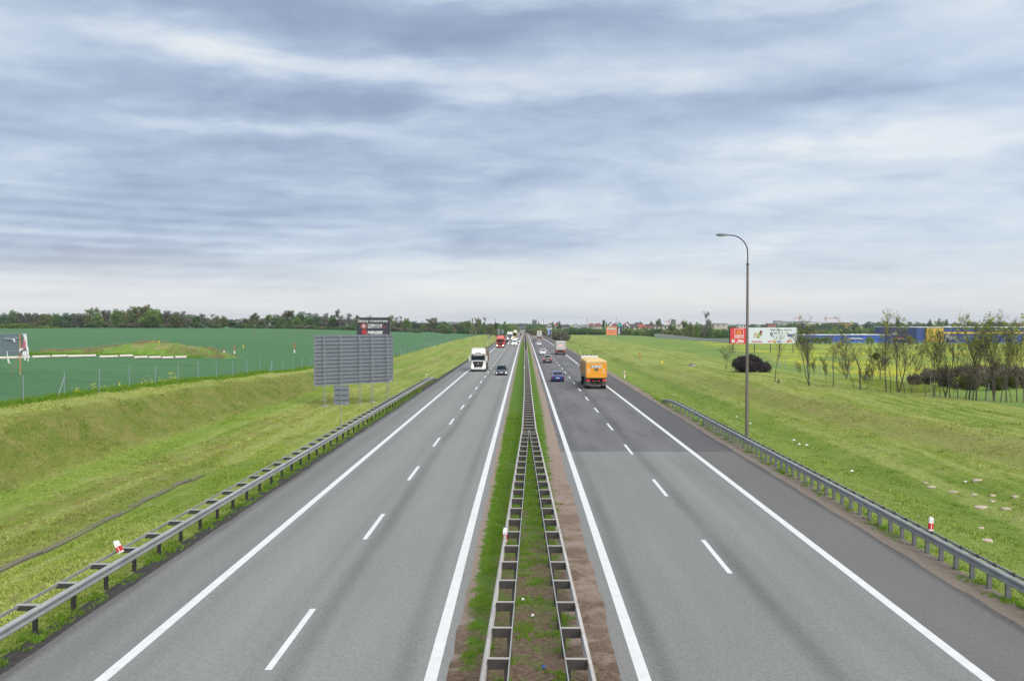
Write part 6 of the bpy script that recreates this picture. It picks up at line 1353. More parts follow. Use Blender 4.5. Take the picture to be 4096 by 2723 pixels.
for a in [(S6, .2204, 620, 398, 380, 740, 'grey', 'b', 'low pale row building under the village roofs', False, 442, True), (S6, .2204, 1180, 380, 260, 760, 'grey', 'b', 'low beige row building left of the poplars', False, 425, True), (S6, .2204, 1500, 345, 260, 820, 'grey', 'b', 'grey flat building right of the poplars', False, 410, True), (S6, .2204, 2250, 332, 240, 800, 'grey', 'b', 'long grey building with a pale end wall above the red billboard', False, 395, True),
          (S4, .2755, 410, 352, 110, 760, 'grey', 'w', 'small white barn behind the lamp post', False, 400, True), (S4, .2755, 930, 298, 110, 1500, 'grey', 'g', 'dark long hall on the skyline left of the cranes', False, 345, True), (S4, .2755, 1060, 310, 130, 1500, 'grey', 'g', 'grey stepped hall on the skyline under the left crane', False, 345, True), (S4, .2755, 1260, 308, 200, 1480, 'grey', 'g', 'long grey hall on the skyline under the cranes', False, 350, True), (S4, .2755, 1400, 315, 260, 1470, 'grey', 'w', 'broad pale hall on the skyline right of the cranes', False, 355, True),
          (S4, .2755, 1830, 325, 260, 1400, 'dred', 'r', 'long reddish building on the right skyline', False, 360, True), (S4, .2755, 830, 340, 110, 1100, 'dred', 'r', 'dark red roof among the trees above the white panel', False, 385, True), (S5, .287, 1930, 320, 200, 1300, 'grey', 'g', 'grey block on the skyline at the right edge', False, 355, True), (S5, .287, 2150, 328, 200, 1200, 'orange', 'r', 'orange-red building on the skyline at the right edge', False, 372, True), (S5, .287, 1210, 352, 200, 700, 'grey', 'w', 'low pale roof behind the yellow hall tower', False, 380, True)]:
    house(*a)
# white flat canopy by the blue sign
Y = 575.; k = Y/FPX; root = empty('canopy', ((2198-VX)*k, Y, gz((2198-VX)*k, Y)), 0, 'white flat canopy roof just behind the blue motorway sign', 'canopy'); b0 = 8.1-(1317-VY)*k-root.location.z
MB().box(-10*k, 10*k, -2, 2, b0, b0+4.2*k).build('roof', WL['w'], root)
for xx in (-8, 8): MB().box(xx*k-.2, xx*k+.2, -.2, .2, -1, b0).build('post', M_LEG, root)
# blue and yellow retail hall on the right
def hall():
    Y = 500.; k = Y/FPX; X = lambda c: (3450+c*.287-VX)*k; Z = lambda c: 8.1-(1200+c*.287-VY)*k
    x0 = X(720); g = Z(600)-1; root = empty('retail_hall', (x0, Y, g), 0, 'huge blue hall with a yellow tower and yellow stripe behind the bare trees', 'building'); a = lambda c: X(c)-x0; z = lambda c: Z(c)-g
    mb = pmat('blue_cladding', (.030, .068, .235), .6, var=.05, vscale=.3); my = pmat('yellow_cladding', (.78, .50, .06), .6, var=.05, vscale=.3)
    edges = [720, 842]; 
    MB().box(a(720), a(840), 0, 60, -3, z(383)).build('wall', mb, root)
    MB().box(a(842), a(1073), -1.5, 60, -3, z(385)).build('yellow_tower', my, root); MB().box(a(965), a(1072), -1.62, -1.51, z(458), z(446)).build('blue_stripe', mb, root)
    x = 1075; i = 0
    while x < 2900:
        MB().box(a(x), a(x+150)-.05, .3+.02*(i % 2), 60, -3, z(383)).build('wall', mb, root); x += 150; i += 1
    MB().box(a(1075), a(2900), .12, .29, z(466), z(444)).build('yellow_stripe', my, root)
    for (p, q) in ((720, 840), (842, 1073), (1075, 2900)): MB().box(a(p), a(q), -.3 if p != 842 else -1.7, 60, z(383)+.02 if p != 842 else z(385)+.02, z(376)).build('roof_edge', WL['w'], root)
    text('Pod', 3.9, a(1108), z(548), .1, M_TWH, root, bold=.02, shear=.25); text('e', 3.6, a(1365), z(545), .1, M_TWH, root, bold=.02)
    MB().box(a(720), a(2900), -3.5, -3.3, -3, z(590)).build('plinth', pmat('pale_plinth', (.25, .31, .30), .8), root)
hall()
def low_hall():
    Y = 520.; k = Y/FPX; x0 = (3183-VX)*k; g = 8.1-(1358-VY)*k; root = empty('low_blue_hall', (x0, Y, g), 0, 'low blue building between the billboard and the big hall', 'building'); x1 = (3655-VX)*k-x0
    n = 8
    for i in range(n): MB().box(x1*i/n+.03, x1*(i+1)/n-.03, 0, 30, -3, 18*k).build('wall', pmat('low_blue_cladding', (.025, .095, .42), .5, var=.05) if i == 0 else bpy.data.materials['low_blue_cladding'], root)
    MB().box(0, x1, -.2, 30, 18*k+.01, 19.4*k).build('roof_edge', WL['w'], root)
    for (p, q) in ((.47, .50), (.52, .545), (.56, .60)): MB().tube([(x1*p, 4, 21*k), (x1*q, 4, 21*k)], 2.4*k, 8).build('roof_unit', WL['w'], root)
    MB().box(x1*.82, x1*.86, 2, 5, 19.5*k, 26*k).build('roof_unit', WL['w'], root)
low_hall()
for i_, px_s in enumerate((3205, 3262, 3300, 3470, 3630)): plant('shrub', 'bright', px_s, 1336+i_ % 2*4, 470, 44, '', 'shrub belt across the far right', seed=i_ % 4)
for i, (px, wpx, lb) in enumerate([(3420, 60, 'white delivery truck parked before the low blue building'), (3590, 46, 'white truck with red stripe parked left of the yellow tower')]):
    Y = 500.; k = Y/FPX; root = empty('parked_truck', ((px-VX)*k, Y, 8.1-(1362-VY)*k), 0, lb, 'truck', 'trucks parked by the blue halls'); w_ = wpx*k/2
    MB().box(-w_, w_*.6, 0, 2.4, .9, 11*k).build('cargo_box', WL['w'], root); MB().loft([[(w_*.64, 0, .5), (w_, 0, .5), (w_, 2.3, .5), (w_*.64, 2.3, .5)], [(w_*.64, 0, 8*k), (w_*.93, 0, 8*k), (w_*.93, 2.3, 8*k), (w_*.64, 2.3, 8*k)]]).build('cab', WL['w'], root)
    for q in (-.8, -.5, .3, .8): e = MB(); e.tube([(w_*q, -.1, .5), (w_*q, .3, .5)], .5, 10); e.build('wheel', M_TYRE, root)
    if i: MB().box(-w_, w_*.6, -.04, -.003, 1.2, 1.8).build('red_stripe', M_RED, root)
# white fence far right
root = empty('white_fence', (0, 0, 0), 0, 'long white concrete fence curving through the meadow before the shrubs', 'fence')
P = []
for (x, y, h) in [(1075, 565, 50), (1170, 572, 52), (1300, 583, 50), (1500, 604, 52), (1700, 630, 52), (1850, 646, 52), (2000, 652, 50), (2200, 652, 50), (2359, 650, 50), (2600, 655, 48)]:
    px, py = S6(x, y); t = (x-1075)/1500; Y = lerp(520, 400, min(1, t)); k = Y/FPX; P.append(((px-VX)*k, Y, 8.1-(py-VY)*k, h*.2204*k))
Q = []
for (a, b) in zip(P[:-1], P[1:]):
    n = max(1, int(math.hypot(b[0]-a[0], b[1]-a[1])/2.0))
    for i in range(n): Q.append(tuple(lerp(a[j], b[j], i/n) for j in range(4)))
mwf = pmat('white_fence_paint', (.55, .54, .52), .8, var=.06)
for i, (a, b) in enumerate(zip(Q[:-1], Q[1:])):
    o = MB().box(-.08, .08, -.08, .08, -1.0, a[3]+.06).build('post', mwf, root); o.location = a[:3]
    MB().loft([[(a[0], a[1]-.02, a[2]-.8), (a[0], a[1]+.02, a[2]-.8), (a[0], a[1]+.02, a[2]+a[3]*.93), (a[0], a[1]-.02, a[2]+a[3]*.93)], [(b[0], b[1]-.02, b[2]-.8), (b[0], b[1]+.02, b[2]-.8), (b[0], b[1]+.02, b[2]+b[3]*.93), (b[0], b[1]-.02, b[2]+b[3]*.93)]]).build('panel', M_BOX, root)
root = empty('post_fence', (0, 0, 0), 0, 'thin white-posted fence in front of the blue halls', 'fence')
pf = [((3200+i*21-VX)/FPX*430, 430.0) for i in range(44)]; pme = shared('post', mwf, lambda b: b.tube([(0, 0, -1), (0, 0, 1.7)], .06, 5)); bw_ = MB()
for i, (x, y) in enumerate(pf):
    link('post', pme, None, root, (x, y, gz(x, y)))
    if i:
        for hh in (.6, 1.2, 1.65): bw_.tube([(pf[i-1][0], y, gz(*pf[i-1])+hh), (x, y, gz(x, y)+hh)], .012, 3, False)
bw_.build('wires', mwf, root)
# cranes, pylons, chimney
def crane(px, py, Y, jl, jr, label, hpx=14):
    k = Y/FPX; X = (px-VX)*k; zt = 8.1-(py-VY)*k; root = empty('tower_crane', (X, Y, zt-hpx*k), 0, label, 'crane', 'tower cranes on the skyline'); m = pmat('pale_red_crane', (.45, .22, .20), .7) if 'pale_red_crane' not in bpy.data.materials else bpy.data.materials['pale_red_crane']; h = hpx*k
    MB().box(-.7, .7, -.7, .7, -10, h+4).build('mast', m, root); MB().box(-jl*k, jr*k, -.5, .5, h-1.2, h+.2).build('jib', m, root); MB().box(min(jl, jr)*k*(-.8 if jl < jr else .5), min(jl, jr)*k*(-.5 if jl < jr else .8), -.6, .6, h-3, h-1.2).build('counterweight', m, root)
crane(*S4(1240, 258), 1700, 22, 7, 'left tower crane on the skyline above the white panel', 13); crane(*S4(1625, 260), 1700, 8, 60, 'right tower crane with the long jib above the bare trees', 13); crane(*S6(1335, 292), 1500, 17, 6, 'tower crane just left of the poplar group', 16)
def pylon(px, py0, py1, Y, label):
    k = Y/FPX; X = (px-VX)*k; z0 = 8.1-(py1-VY)*k-6; h = 8.1-(py0-VY)*k-z0; root = empty('pylon', (X, Y, z0), 0, label, 'pylon', 'lattice pylons on the skyline'); b = MB(); w_ = 2.6*k*.6; m = M_FP
    for sx_ in (-1, 1):
        for sy_ in (-1, 1): b.tube([(sx_*w_*1.3, sy_*w_, 0), (sx_*w_*.3, sy_*w_*.3, h)], .14, 4)
    for i in range(7): zz = h*i/7; z2 = h*(i+1)/7; b.tube([(-w_*(1.3-i/7), -w_, zz), (w_*(1.3-(i+1)/7), -w_, z2)], .1, 3).tube([(w_*(1.3-i/7), -w_, zz), (-w_*(1.3-(i+1)/7), -w_, z2)], .1, 3)
    b.build('lattice_mast', m, root)
    for f, q in ((.98, 1.6), (.88, 2.6), (.78, 2.0)): MB().box(-q*k*1.5, q*k*1.5, -.3, .3, h*f, h*f+.35).build('crossarm', m, root)
for (x, y0, lb) in [(610, 112, 'pylon on the skyline left of the bridge'), (1260, 122, 'pylon right of the poplar trio'), (1848, 97, 'pylon on the skyline above the long white house'), (2240, 97, 'pylon on the skyline above the orange billboard')]:
    px, py = S1(x, y0); pylon(px, py, S1(x, 185)[1], 1900, lb)
px, py = S1(1682, 130); k = 1600/FPX; root = empty('chimney_stack', ((px-VX)*k, 1600, 8.1-(1296-VY)*k), 0, 'thin factory chimney trailing a faint plume of smoke', 'chimney'); MB().tube([(0, 0, -8), (0, 0, (1296-py)*k)], [1.0, .7], 8).build('stack', WL['w'], root)
px, py = S1(1190, 140); root = empty('chimney_stack', ((px-VX)*k, 1600, 8.1-(1296-VY)*k), 0, 'thin dark chimney right of the poplar trio', 'chimney'); MB().tube([(0, 0, -8), (0, 0, (1296-py)*k)], [.9, .6], 8).build('stack', RF['dred'], root)
# smoke plume: a thin volume drifting right
sm = bpy.data.materials.new('smoke'); sm.use_nodes = True; t = NT(sm.node_tree); t.n.remove(t.n['Principled BSDF']); vs = t.add('ShaderNodeVolumePrincipled'); vs.inputs['Color'].default_value = (.5, .5, .52, 1); vs.inputs['Density'].default_value = .10
out = [n for n in t.n if n.type == 'OUTPUT_MATERIAL'][0]; t.l.new(vs.outputs[0], out.inputs['Volume'])
px, py = S1(1682, 130); X0 = (px-VX)*k; Z0 = 8.1-(py-VY)*k+.3
o = MB().tube([(X0, 1600, Z0), (X0+2.5, 1600, Z0+2.2), (X0+6, 1600, Z0+3.8), (X0+11, 1600, Z0+5.0)], [.4, .9, 1.3, .5], 8).build('smoke_plume', sm, None, 60); tag(o, 'faint grey plume of smoke drifting from the thin chimney', 'smoke', kind='stuff')

# ---- big dark plum bush and the near thicket on the right
def near_bush(px, pbase, ptop, wpx, zg, mat, label, group, seed, n=7000, size=.085, mat2=None, Yf=None):
    Y = Yf or (8.1-zg)*FPX/(pbase-VY); X = (px-VX)/FPX*Y; g = gz(X, Y); h = 8.1-(ptop-VY)/FPX*Y-g; W = wpx/FPX*Y/2; rs = np.random.RandomState(seed); rng = random.Random(seed)
    root = empty('shrub', (X, Y, g), 0, label, 'shrub', group); L_ = []
    for _ in range(22): a = rng.uniform(0, 6.28); r_ = rng.uniform(0, .72); L_.append((W*r_*math.cos(a), W*.7*r_*math.sin(a), h*rng.uniform(.22, .72)*(1-.3*r_), W*rng.uniform(.2, .36), W*rng.uniform(.2, .32), h*rng.uniform(.18, .32)))
    C = crown_points(rs, n, L_, .25); C = C[C[:, 2] > -.05]; C[:, 2] = np.minimum(C[:, 2], h*1.02)
    link('foliage', leaf_mesh('foliage', C, size*.55, mat, rs, elong=2.4), None, root)
    if mat2: C2 = crown_points(rs, n//3, L_, .8); C2 = C2[C2[:, 2] > 0]; link('leaves', leaf_mesh('leaves', C2, size*.5, mat2, rs), None, root)
    b = MB()
    for _ in range(60): a = rng.uniform(0, 6.28); r_ = rng.uniform(.1, .98); b.tube([(W*.15*math.cos(a), W*.12*math.sin(a), -.05), (W*r_*.6*math.cos(a), W*.4*r_*math.sin(a), h*.5), (W*r_*math.cos(a), W*.65*r_*math.sin(a), h*rng.uniform(.75, 1.12)*(1-.3*r_))], [.03, .018, .006], 3)
    b.build('stems', BARK, root); return root
near_bush(3003, 1485, 1413, 186, .5, L_PLUM, 'large dense dark plum bush behind the lamp post', None, 3, n=34000, size=.10)
TH = [(3650, 1572, 1500, 60, 'low twiggy brown bush at the left end of the thicket'), (3700, 1578, 1478, 120, 'brown bush of the thicket right of the double-trunk tree'), (3770, 1578, 1462, 130, 'tall brown bush in the left half of the thicket'), (3840, 1582, 1452, 140, 'dark bush in the middle of the thicket'), (3905, 1585, 1450, 150, 'high dark bush in the thicket behind the tree trunks'), (3975, 1588, 1446, 150, 'dark green bush in the right half of the thicket'), (4045, 1592, 1455, 150, 'bush of the thicket near the right photo edge'), (4110, 1595, 1465, 120, 'bush of the thicket cut by the right photo edge'), (3870, 1592, 1500, 110, 'low dark bush in front of the thicket'), (3995, 1598, 1505, 120, 'low green bush in front of the thicket on the right')]
L_TW = leaf_mat('brown_thicket_twigs', (.17, .15, .11), (.30, .26, .19), .1, 1.2)
for i, (px, pb, pt, wp, lb) in enumerate(TH): near_bush(px, pb, pt-14, wp*1.08, .6, L_DGR if i > 7 else L_TW, lb, 'bushes of the dark thicket on the right', 20+i, n=9500, size=.062, mat2=L_DGR if i > 2 else L_OLIVE, Yf=104+3*math.sin(i*1.7) if i < 8 else 99)

# ---- the row of young bare trees on the right
gT = 'young half-bare trees on the right verge'
def young(px, pbase, ptop, label, seed, stems=1, leaf=.5, lean=(0, 0), spread=.55, r0=.10, kids=2, lm=None, depth=3, low=.22, first=.34):
    zg = .8; Y = 7.3*FPX/(pbase-VY); X = (px-VX)/FPX*Y
    for _ in range(3): g = gz(X, Y); Y = (8.1-g)*FPX/(pbase-VY); X = (px-VX)/FPX*Y
    h = 8.1-(ptop-VY)/FPX*Y-g; rng = random.Random(seed); rs = np.random.RandomState(seed)
    segs, tips = branching(rng, h*.9, spread, 4, depth, lean, r0=r0*.68*h/8, first=first, up=1.0, wob=.085, minr=.006, kids=kids, stems=stems, twig=1.0, thin=.45)
    zm = max(q.z for _, q, _, _ in segs); kk = h/zm; segs = [(p*kk, q*kk, a, b) for p, q, a, b in segs]; tips = [(p*kk, d) for p, d in tips]
    root = empty('young_tree', (X, Y, g), 0, label, 'tree', gT); root_w = link('trunk', wood_mesh('trunk', segs, BARK, 3), None, root)
    T = np.array([tuple(p) for p, _ in tips]); wgt = np.clip((T[:, 2]/h-low)*1.6, .02, 1)**1.3; n = int(min(leaf, .75)*400+30); wgt /= wgt.sum(); ci = rs.choice(len(T), max(6, n//5), p=wgt)
    C = np.repeat(T[ci], 5, 0)+rs.normal(size=(len(ci)*5, 3))*.10
    hi = C[:, 2] > h*.55; C2 = C[~hi] if (~hi).sum() > 3 else C[:4]
    link('crown', leaf_mesh('crown', C if lm is L_RUST else C[hi] if hi.sum() > 3 else C, .060, lm or L_YG, rs), None, root)
    if lm is None: link('rusty_buds', leaf_mesh('rusty_buds', C2, .06, L_RUST, rs), None, root)
    return root
YT = [(3095, 1528, 1305, 'leaning bare tree in front of the white billboard panel', dict(lean=(.10, 0), leaf=.10, spread=.6)),
 (3233, 1542, 1252, 'multi-trunk tree right of the billboard with yellow top leaves', dict(stems=4, leaf=.9, spread=.5, kids=2)),
 (3328, 1544, 1312, 'slim crooked tree with rusty buds right of the multi-trunk tree', dict(leaf=.6, lean=(.06, 0), lm=L_RUST, spread=.75)),
 (3383, 1514, 1395, 'low spreading dark tree beside the ball of mistletoe', dict(leaf=.1, stems=3, spread=1.0, first=.1, r0=.16)),
 (3436, 1557, 1262, 'thick-trunked tree carrying the green ball in its branches', dict(leaf=.4, spread=.8, r0=.13)),
 (3539, 1566, 1230, 'straight single dark trunk with few twigs left of the yellow tower', dict(leaf=.35, spread=.42)),
 (3586, 1567, 1235, 'two-trunk tree standing before the blue wall left of the yellow tower', dict(stems=2, leaf=1.0, spread=.5, r0=.12)),
 (3519, 1527, 1370, 'grey multi-stem shrub tree left of the two-trunk tree', dict(stems=5, leaf=.2, spread=.5)),
 (3640, 1573, 1330, 'thin grey sapling at the small bush right of the two-trunk tree', dict(leaf=.35, stems=2, spread=.6, lm=L_RUST, r0=.06)),
 (3694, 1583, 1340, 'thin tree in front of the yellow tower', dict(leaf=.35, spread=.5, r0=.07)), (3727, 1585, 1285, 'leaning slender tree before the yellow tower', dict(leaf=.45, spread=.6, stems=2, r0=.08)),
 (3771, 1587, 1255, 'dark-trunked tree just right of the yellow tower', dict(leaf=.6, stems=2, spread=.6, r0=.11)), (3852, 1593, 1265, 'leftmost trunk of the close-set foursome on the right', dict(leaf=.6, spread=.5, r0=.09)),
 (3866, 1595, 1245, 'second trunk of the close-set foursome, darkest', dict(leaf=1.3, spread=.55, r0=.12)), (3881, 1597, 1270, 'third trunk of the close-set foursome', dict(leaf=.6, spread=.5, r0=.10)), (3894, 1598, 1230, 'right trunk of the close-set foursome leaning right', dict(leaf=1.2, spread=.5, lean=(.12, 0), r0=.10)),
 (3962, 1602, 1232, 'pale double trunk with windblown leaves above the blue hall', dict(stems=3, leaf=1.6, spread=.55, lean=(.06, 0), r0=.12)), (3991, 1606, 1290, 'thin dark tree right of the pale double trunk', dict(leaf=.7, spread=.5, r0=.08)), (4014, 1606, 1262, 'slender tree second from the right photo edge', dict(leaf=.9, spread=.55, lean=(.05, 0), r0=.10)), (4056, 1608, 1255, 'last tree beside the right photo edge', dict(leaf=1.1, spread=.55, lean=(.08, 0), r0=.08)),
 (2899, 1476, 1372, 'small bare tree left of the large plum bush', dict(leaf=.05, spread=.75, r0=.12, stems=2)),
 (3194, 1535, 1440, 'bare sapling left of the multi-trunk tree', dict(leaf=.12, spread=.7, r0=.07, lm=L_RUST)), (3257, 1543, 1415, 'bare sapling just right of the multi-trunk tree', dict(leaf=.1, spread=.6, r0=.05)), (3301, 1544, 1410, 'thin sapling between the multi-trunk and the crooked tree', dict(leaf=.15, spread=.5, r0=.05)), (3465, 1556, 1440, 'group of thin stems right of the thick trunk', dict(stems=4, leaf=.1, spread=.5, r0=.05)), (3805, 1590, 1500, 'small bare sapling right of the dark-trunked tree', dict(leaf=.1, spread=.7, r0=.08))]
YT += [(3412, 1550, 1330, 'slim bare sapling left of the thick-trunked tree', dict(leaf=.2, spread=.45, r0=.08)), (3555, 1568, 1300, 'thin grey trunk between the straight trunk and the two-trunk tree', dict(leaf=.25, spread=.4, r0=.07)), (3612, 1571, 1290, 'thin trunk just right of the two-trunk tree', dict(leaf=.3, spread=.45, r0=.07)), (3752, 1586, 1300, 'thin trunk left of the dark-trunked tree', dict(leaf=.3, spread=.4, r0=.07)), (3790, 1589, 1270, 'slender trunk right of the dark-trunked tree', dict(leaf=.4, spread=.45, r0=.08)),
 (3822, 1591, 1285, 'slender tree left of the close foursome', dict(leaf=.4, spread=.45, r0=.08)), (3930, 1600, 1265, 'slender tree between the foursome and the pale double trunk', dict(leaf=.5, spread=.45, r0=.08)), (4080, 1609, 1290, 'thin trunk cut by the right photo edge', dict(leaf=.4, spread=.45, r0=.07)), (4035, 1607, 1300, 'thin trunk left of the last tree', dict(leaf=.4, spread=.4, r0=.06)), (3480, 1540, 1370, 'thin tree standing behind the mistletoe ball', dict(leaf=.3, spread=.5, r0=.07))]
for i, (px, pb, pt, lb, kw) in enumerate(YT): young(px, pb, pt, lb, 100+i*7, **kw)
# ball of mistletoe
Y = 100.; X = (3497-VX)/FPX*Y; rs = np.random.RandomState(9); C = rs.normal(size=(500, 3)); C = C/np.linalg.norm(C, axis=1)[:, None]*(rs.uniform(size=500)**.4)[:, None]*.42
o = link('mistletoe', leaf_mesh('mistletoe', C, .05, L_DGR, rs), None, None, (X, Y, 8.1-(1423-VY)/FPX*Y)); tag(o, 'round dark green ball of mistletoe hanging in the bare branches', 'mistletoe')
# stump
x, y = ray(3112, 1531); o = MB().tube([(-.05, 0, -.1), (-.03, 0, .25), (.02, 0, .45), (-.06, 0, .55)], [.17, .12, .06, .02], 7).build('tree_stump', pmat('stump_bark', (.10, .065, .04), .9, var=.3)); o.location = (x, y, gz(x, y)); tag(o, 'short splintered brown stump beside the leaning bare tree', 'stump')

# ---- mound with rough dry grass in the green field
def mound():
    xs = np.linspace(-98, -55, 90); ys = np.linspace(158, 186, 34); XX, YY = np.meshgrid(xs, ys)
    ex = np.exp(-((XX+68)/9.5)**2)*1.55+np.exp(-((XX+76)/6.)**2)*.25+.85*smoothstep(-97, -90, XX)*(1-smoothstep(-62, -56, XX))
    ey = np.exp(-((YY-170)/6.5)**4); Z = hz(XX, YY)-.25+ex*ey+.10*np.sin(XX*1.3+YY*.7)*ey+.08*np.sin(XX*2.9)*ey
    V = np.stack([XX, YY, Z], -1).reshape(-1, 3); nx = 90; i = (np.arange(33)[:, None]*nx+np.arange(nx-1)[None]).ravel(); F = np.stack([i, i+1, i+nx+1, i+nx], -1)
    def f(t, P, N):
        x, y, z = t.xyz(P)[:3]; c = t.mix(t.mr(t.noise(P, .9, 5, .7), .38, .62), (.11, .21, .03), (.19, .28, .05)); dry = t.math('MULTIPLY', t.mr(t.noise(P, .35, 5, .7), .46, .60), t.mr(z, 3.0, 3.6)); return t.mix(t.math('MULTIPLY', dry, .65), c, (.30, .22, .12))
    o = link('grassy_mound', npmesh('grassy_mound', V, F, ground_mat('mound_grass', f, bump=1, bdist=.2, bscale=3), True)); tag(o, kind='structure')
    rs = np.random.RandomState(4); n = 9000; X = rs.uniform(-95, -56, n); Yv = 163+rs.uniform(0, 12, n)
    def zm(X, Y):
        ex = np.exp(-((X+68)/9.5)**2)*1.55+np.exp(-((X+76)/6.)**2)*.25+.85*smoothstep(-97, -90, X)*(1-smoothstep(-62, -56, X)); ey = np.exp(-((Y-170)/6.5)**4); return hz(X, Y)-.25+ex*ey
    return X, Yv, zm(X, Yv)
mX, mY, mZ = mound()

# ================================================================ GRASS IN THE NEAR VERGES
def blades(name, X, Y, Z, h, w_, mat, rs, lean=.35, label=None, kind='stuff'):
    n = len(X); a = rs.uniform(0, 6.283, n); dxy = np.stack([np.cos(a), np.sin(a)], 1)*w_[:, None]; ln = rs.normal(size=(n, 2))*lean*h[:, None]
    V = np.empty((n, 3, 3)); V[:, 0, 0] = X-dxy[:, 0]; V[:, 0, 1] = Y-dxy[:, 1]; V[:, 0, 2] = Z-.01; V[:, 1, 0] = X+dxy[:, 0]; V[:, 1, 1] = Y+dxy[:, 1]; V[:, 1, 2] = Z-.01
    V[:, 2, 0] = X+ln[:, 0]; V[:, 2, 1] = Y+ln[:, 1]; V[:, 2, 2] = Z+h
    o = link(name, npmesh(name, V.reshape(-1, 3), np.arange(3*n).reshape(-1, 3), mat)); return tag(o, label, 'grass', kind=kind)
rs = np.random.RandomState(12)
def blade_mat(name, c1, c2, c3, sc=2.0):
    m = bpy.data.materials.new(name); m.use_nodes = True; t = NT(m.node_tree); p = t.n['Principled BSDF']; p.inputs['Roughness'].default_value = .8; p.inputs['Specular IOR Level'].default_value = .1; g = t.add('ShaderNodeNewGeometry')
    c = t.mix(t.mr(t.noise(g.outputs['Position'], sc, 3), .35, .65), c1, c2); c = t.mix(t.mr(g.outputs['Random Per Island'], .72, .95, 0, .7), c, c3); t.put(p.inputs['Base Color'], c)
    tr = t.add('ShaderNodeBsdfTranslucent'); t.put(tr.inputs[0], c); mx = t.add('ShaderNodeMixShader'); mx.inputs[0].default_value = .4
    out = [n for n in t.n if n.type == 'OUTPUT_MATERIAL'][0]; t.l.new(p.outputs[0], mx.inputs[1]); t.l.new(tr.outputs[0], mx.inputs[2]); t.l.new(mx.outputs[0], out.inputs[0]); return m
B_TURF = ground_mat('turf_blades', lambda t, P, N: t.vmath('MULTIPLY', verge_col(t, P, N), (1.25, 1.25, 1.25)), rough=.8, bump=0)
B_MED = blade_mat('lush_median_blades', (.13, .28, .02), (.20, .34, .03), (.30, .33, .08)); B_VER = blade_mat('verge_blades', (.23, .32, .035), (.37, .42, .10), (.50, .47, .20), .5); B_DRY = blade_mat('dry_reed_blades', (.34, .24, .14), (.42, .33, .20), (.22, .26, .07))
# median tufts
n = 150000; X = rs.uniform(-1.62, 2.1, n); Y = 17.5+(rs.uniform(0, 1, n)**1.7)*62
cl = vnoise(X, Y, 2.2, 1)*.6+vnoise(X, Y, 6, 2)*.4; big_ = vnoise(X, Y, .5, 3)
dens = np.where(X < -.75, .44+.20*smoothstep(22, 32, Y), np.where(X < 1.15, .34+.34*smoothstep(24, 60, Y), .22+.10*smoothstep(22, 80, Y)*(X < 1.5)))+(big_-.5)*.45
keep = (cl < dens)&(X+.25*(vnoise(X, Y, 1.4, 9)-.5) > -1.50)&(X+.5*(vnoise(X, Y, 1.1, 8)-.5) < 1.55); X, Y = X[keep], Y[keep]
k_ = 1+Y/60
blades('median_grass', X, Y, hz(X, Y), rs.uniform(.03, .09, len(X))*(.5+1.0*vnoise(X, Y, 1.2, 4)), rs.uniform(.005, .011, len(X))*k_, B_MED, rs, .5, 'lush green grass tufts growing between the median guardrails')
# weeds under the verge guardrails
n = 42000; s_ = rs.uniform(size=n) < .5; Y = 20+rs.uniform(0, 1, n)**1.5*90; X = np.where(s_, -12.75+rs.normal(0, .33, n), 14.25+rs.normal(0, .28, n))
keep = (vnoise(X, Y, 1.3, 5)*.5+vnoise(X, Y, 4, 6)*.5 < np.where(s_, .52, .40))&np.where(s_, X < -12.28, X > 13.7); X, Y = X[keep], Y[keep]
blades('verge_weeds', X, Y, hz(X, Y), rs.uniform(.04, .12, len(X))*(.5+vnoise(X, Y, .8, 33)), rs.uniform(.009, .018, len(X))*(1+Y/60), B_MED, rs, .5, 'green weeds growing at the foot of the verge guardrails')
# mown verge, left and right
def verge_blades(xa, xb, n, nm, lb, y0, y1, seed):
    rs = np.random.RandomState(seed); Y = y0+rs.uniform(0, 1, n)**1.9*(y1-y0); X = rs.uniform(xa, xb, n); vis = (np.abs(X/Y) < .60)&~((np.abs(X+18.0) < .42)&(Y < 51)); X, Y = X[vis], Y[vis]
    c = vnoise(X, Y*.5, .9, seed+1)*.55+vnoise(X, Y, 3.1, seed+2)*.45; k = (c > .40)&(rs.uniform(size=len(X)) < 1-smoothstep(55, y1, Y)); X, Y, c = X[k], Y[k], c[k]
    blades(nm, X, Y, hz(X, Y), (.025+.10*(c-.4)*2)*rs.uniform(.6, 1.3, len(X)), rs.uniform(.008, .016, len(X))*(1+Y/45), B_TURF, rs, .7, lb)
verge_blades(-31, -13.0, 330000, 'left_verge_grass', 'short mown grass covering the left verge and bank', 20, 150, 31)
verge_blades(14.5, 40, 330000, 'right_verge_grass', 'short mown grass covering the right verge and hollow', 24, 170, 41)
# longer grass along the fence line with yellow flowers, rough grass on the mound
n = 26000; Y = 42+rs.uniform(0, 1, n)**1.4*180; X = -31.4+rs.normal(0, .45, n); k = vnoise(X, Y, .6, 7) > .25; X, Y = X[k], Y[k]
blades('fence_line_grass', X, Y, hz(X, Y), rs.uniform(.12, .40, len(X)), rs.uniform(.012, .03, len(X))*(1+Y/100), B_MED, rs, .4, 'taller green grass along the foot of the left wire fence')
k = (vnoise(mX, mY, .25, 2) > .56); blades('mound_dry_grass', mX[k], mY[k], mZ[k], rs.uniform(.15, .75, k.sum()), rs.uniform(.03, .06, k.sum()), B_DRY, rs, .3, 'dry reddish grass standing on the mound in the field')
n = 9000; Y = 158+rs.uniform(0, 9, n); X = rs.uniform(-97, -58, n); blades('mound_green_grass', X, Y, hz(X, Y)+.0+.25*np.exp(-((Y-168)/6)**2), rs.uniform(.1, .4, n), rs.uniform(.03, .06, n), B_MED, rs, .4, 'rough green grass in front of the mound and behind the pipes')
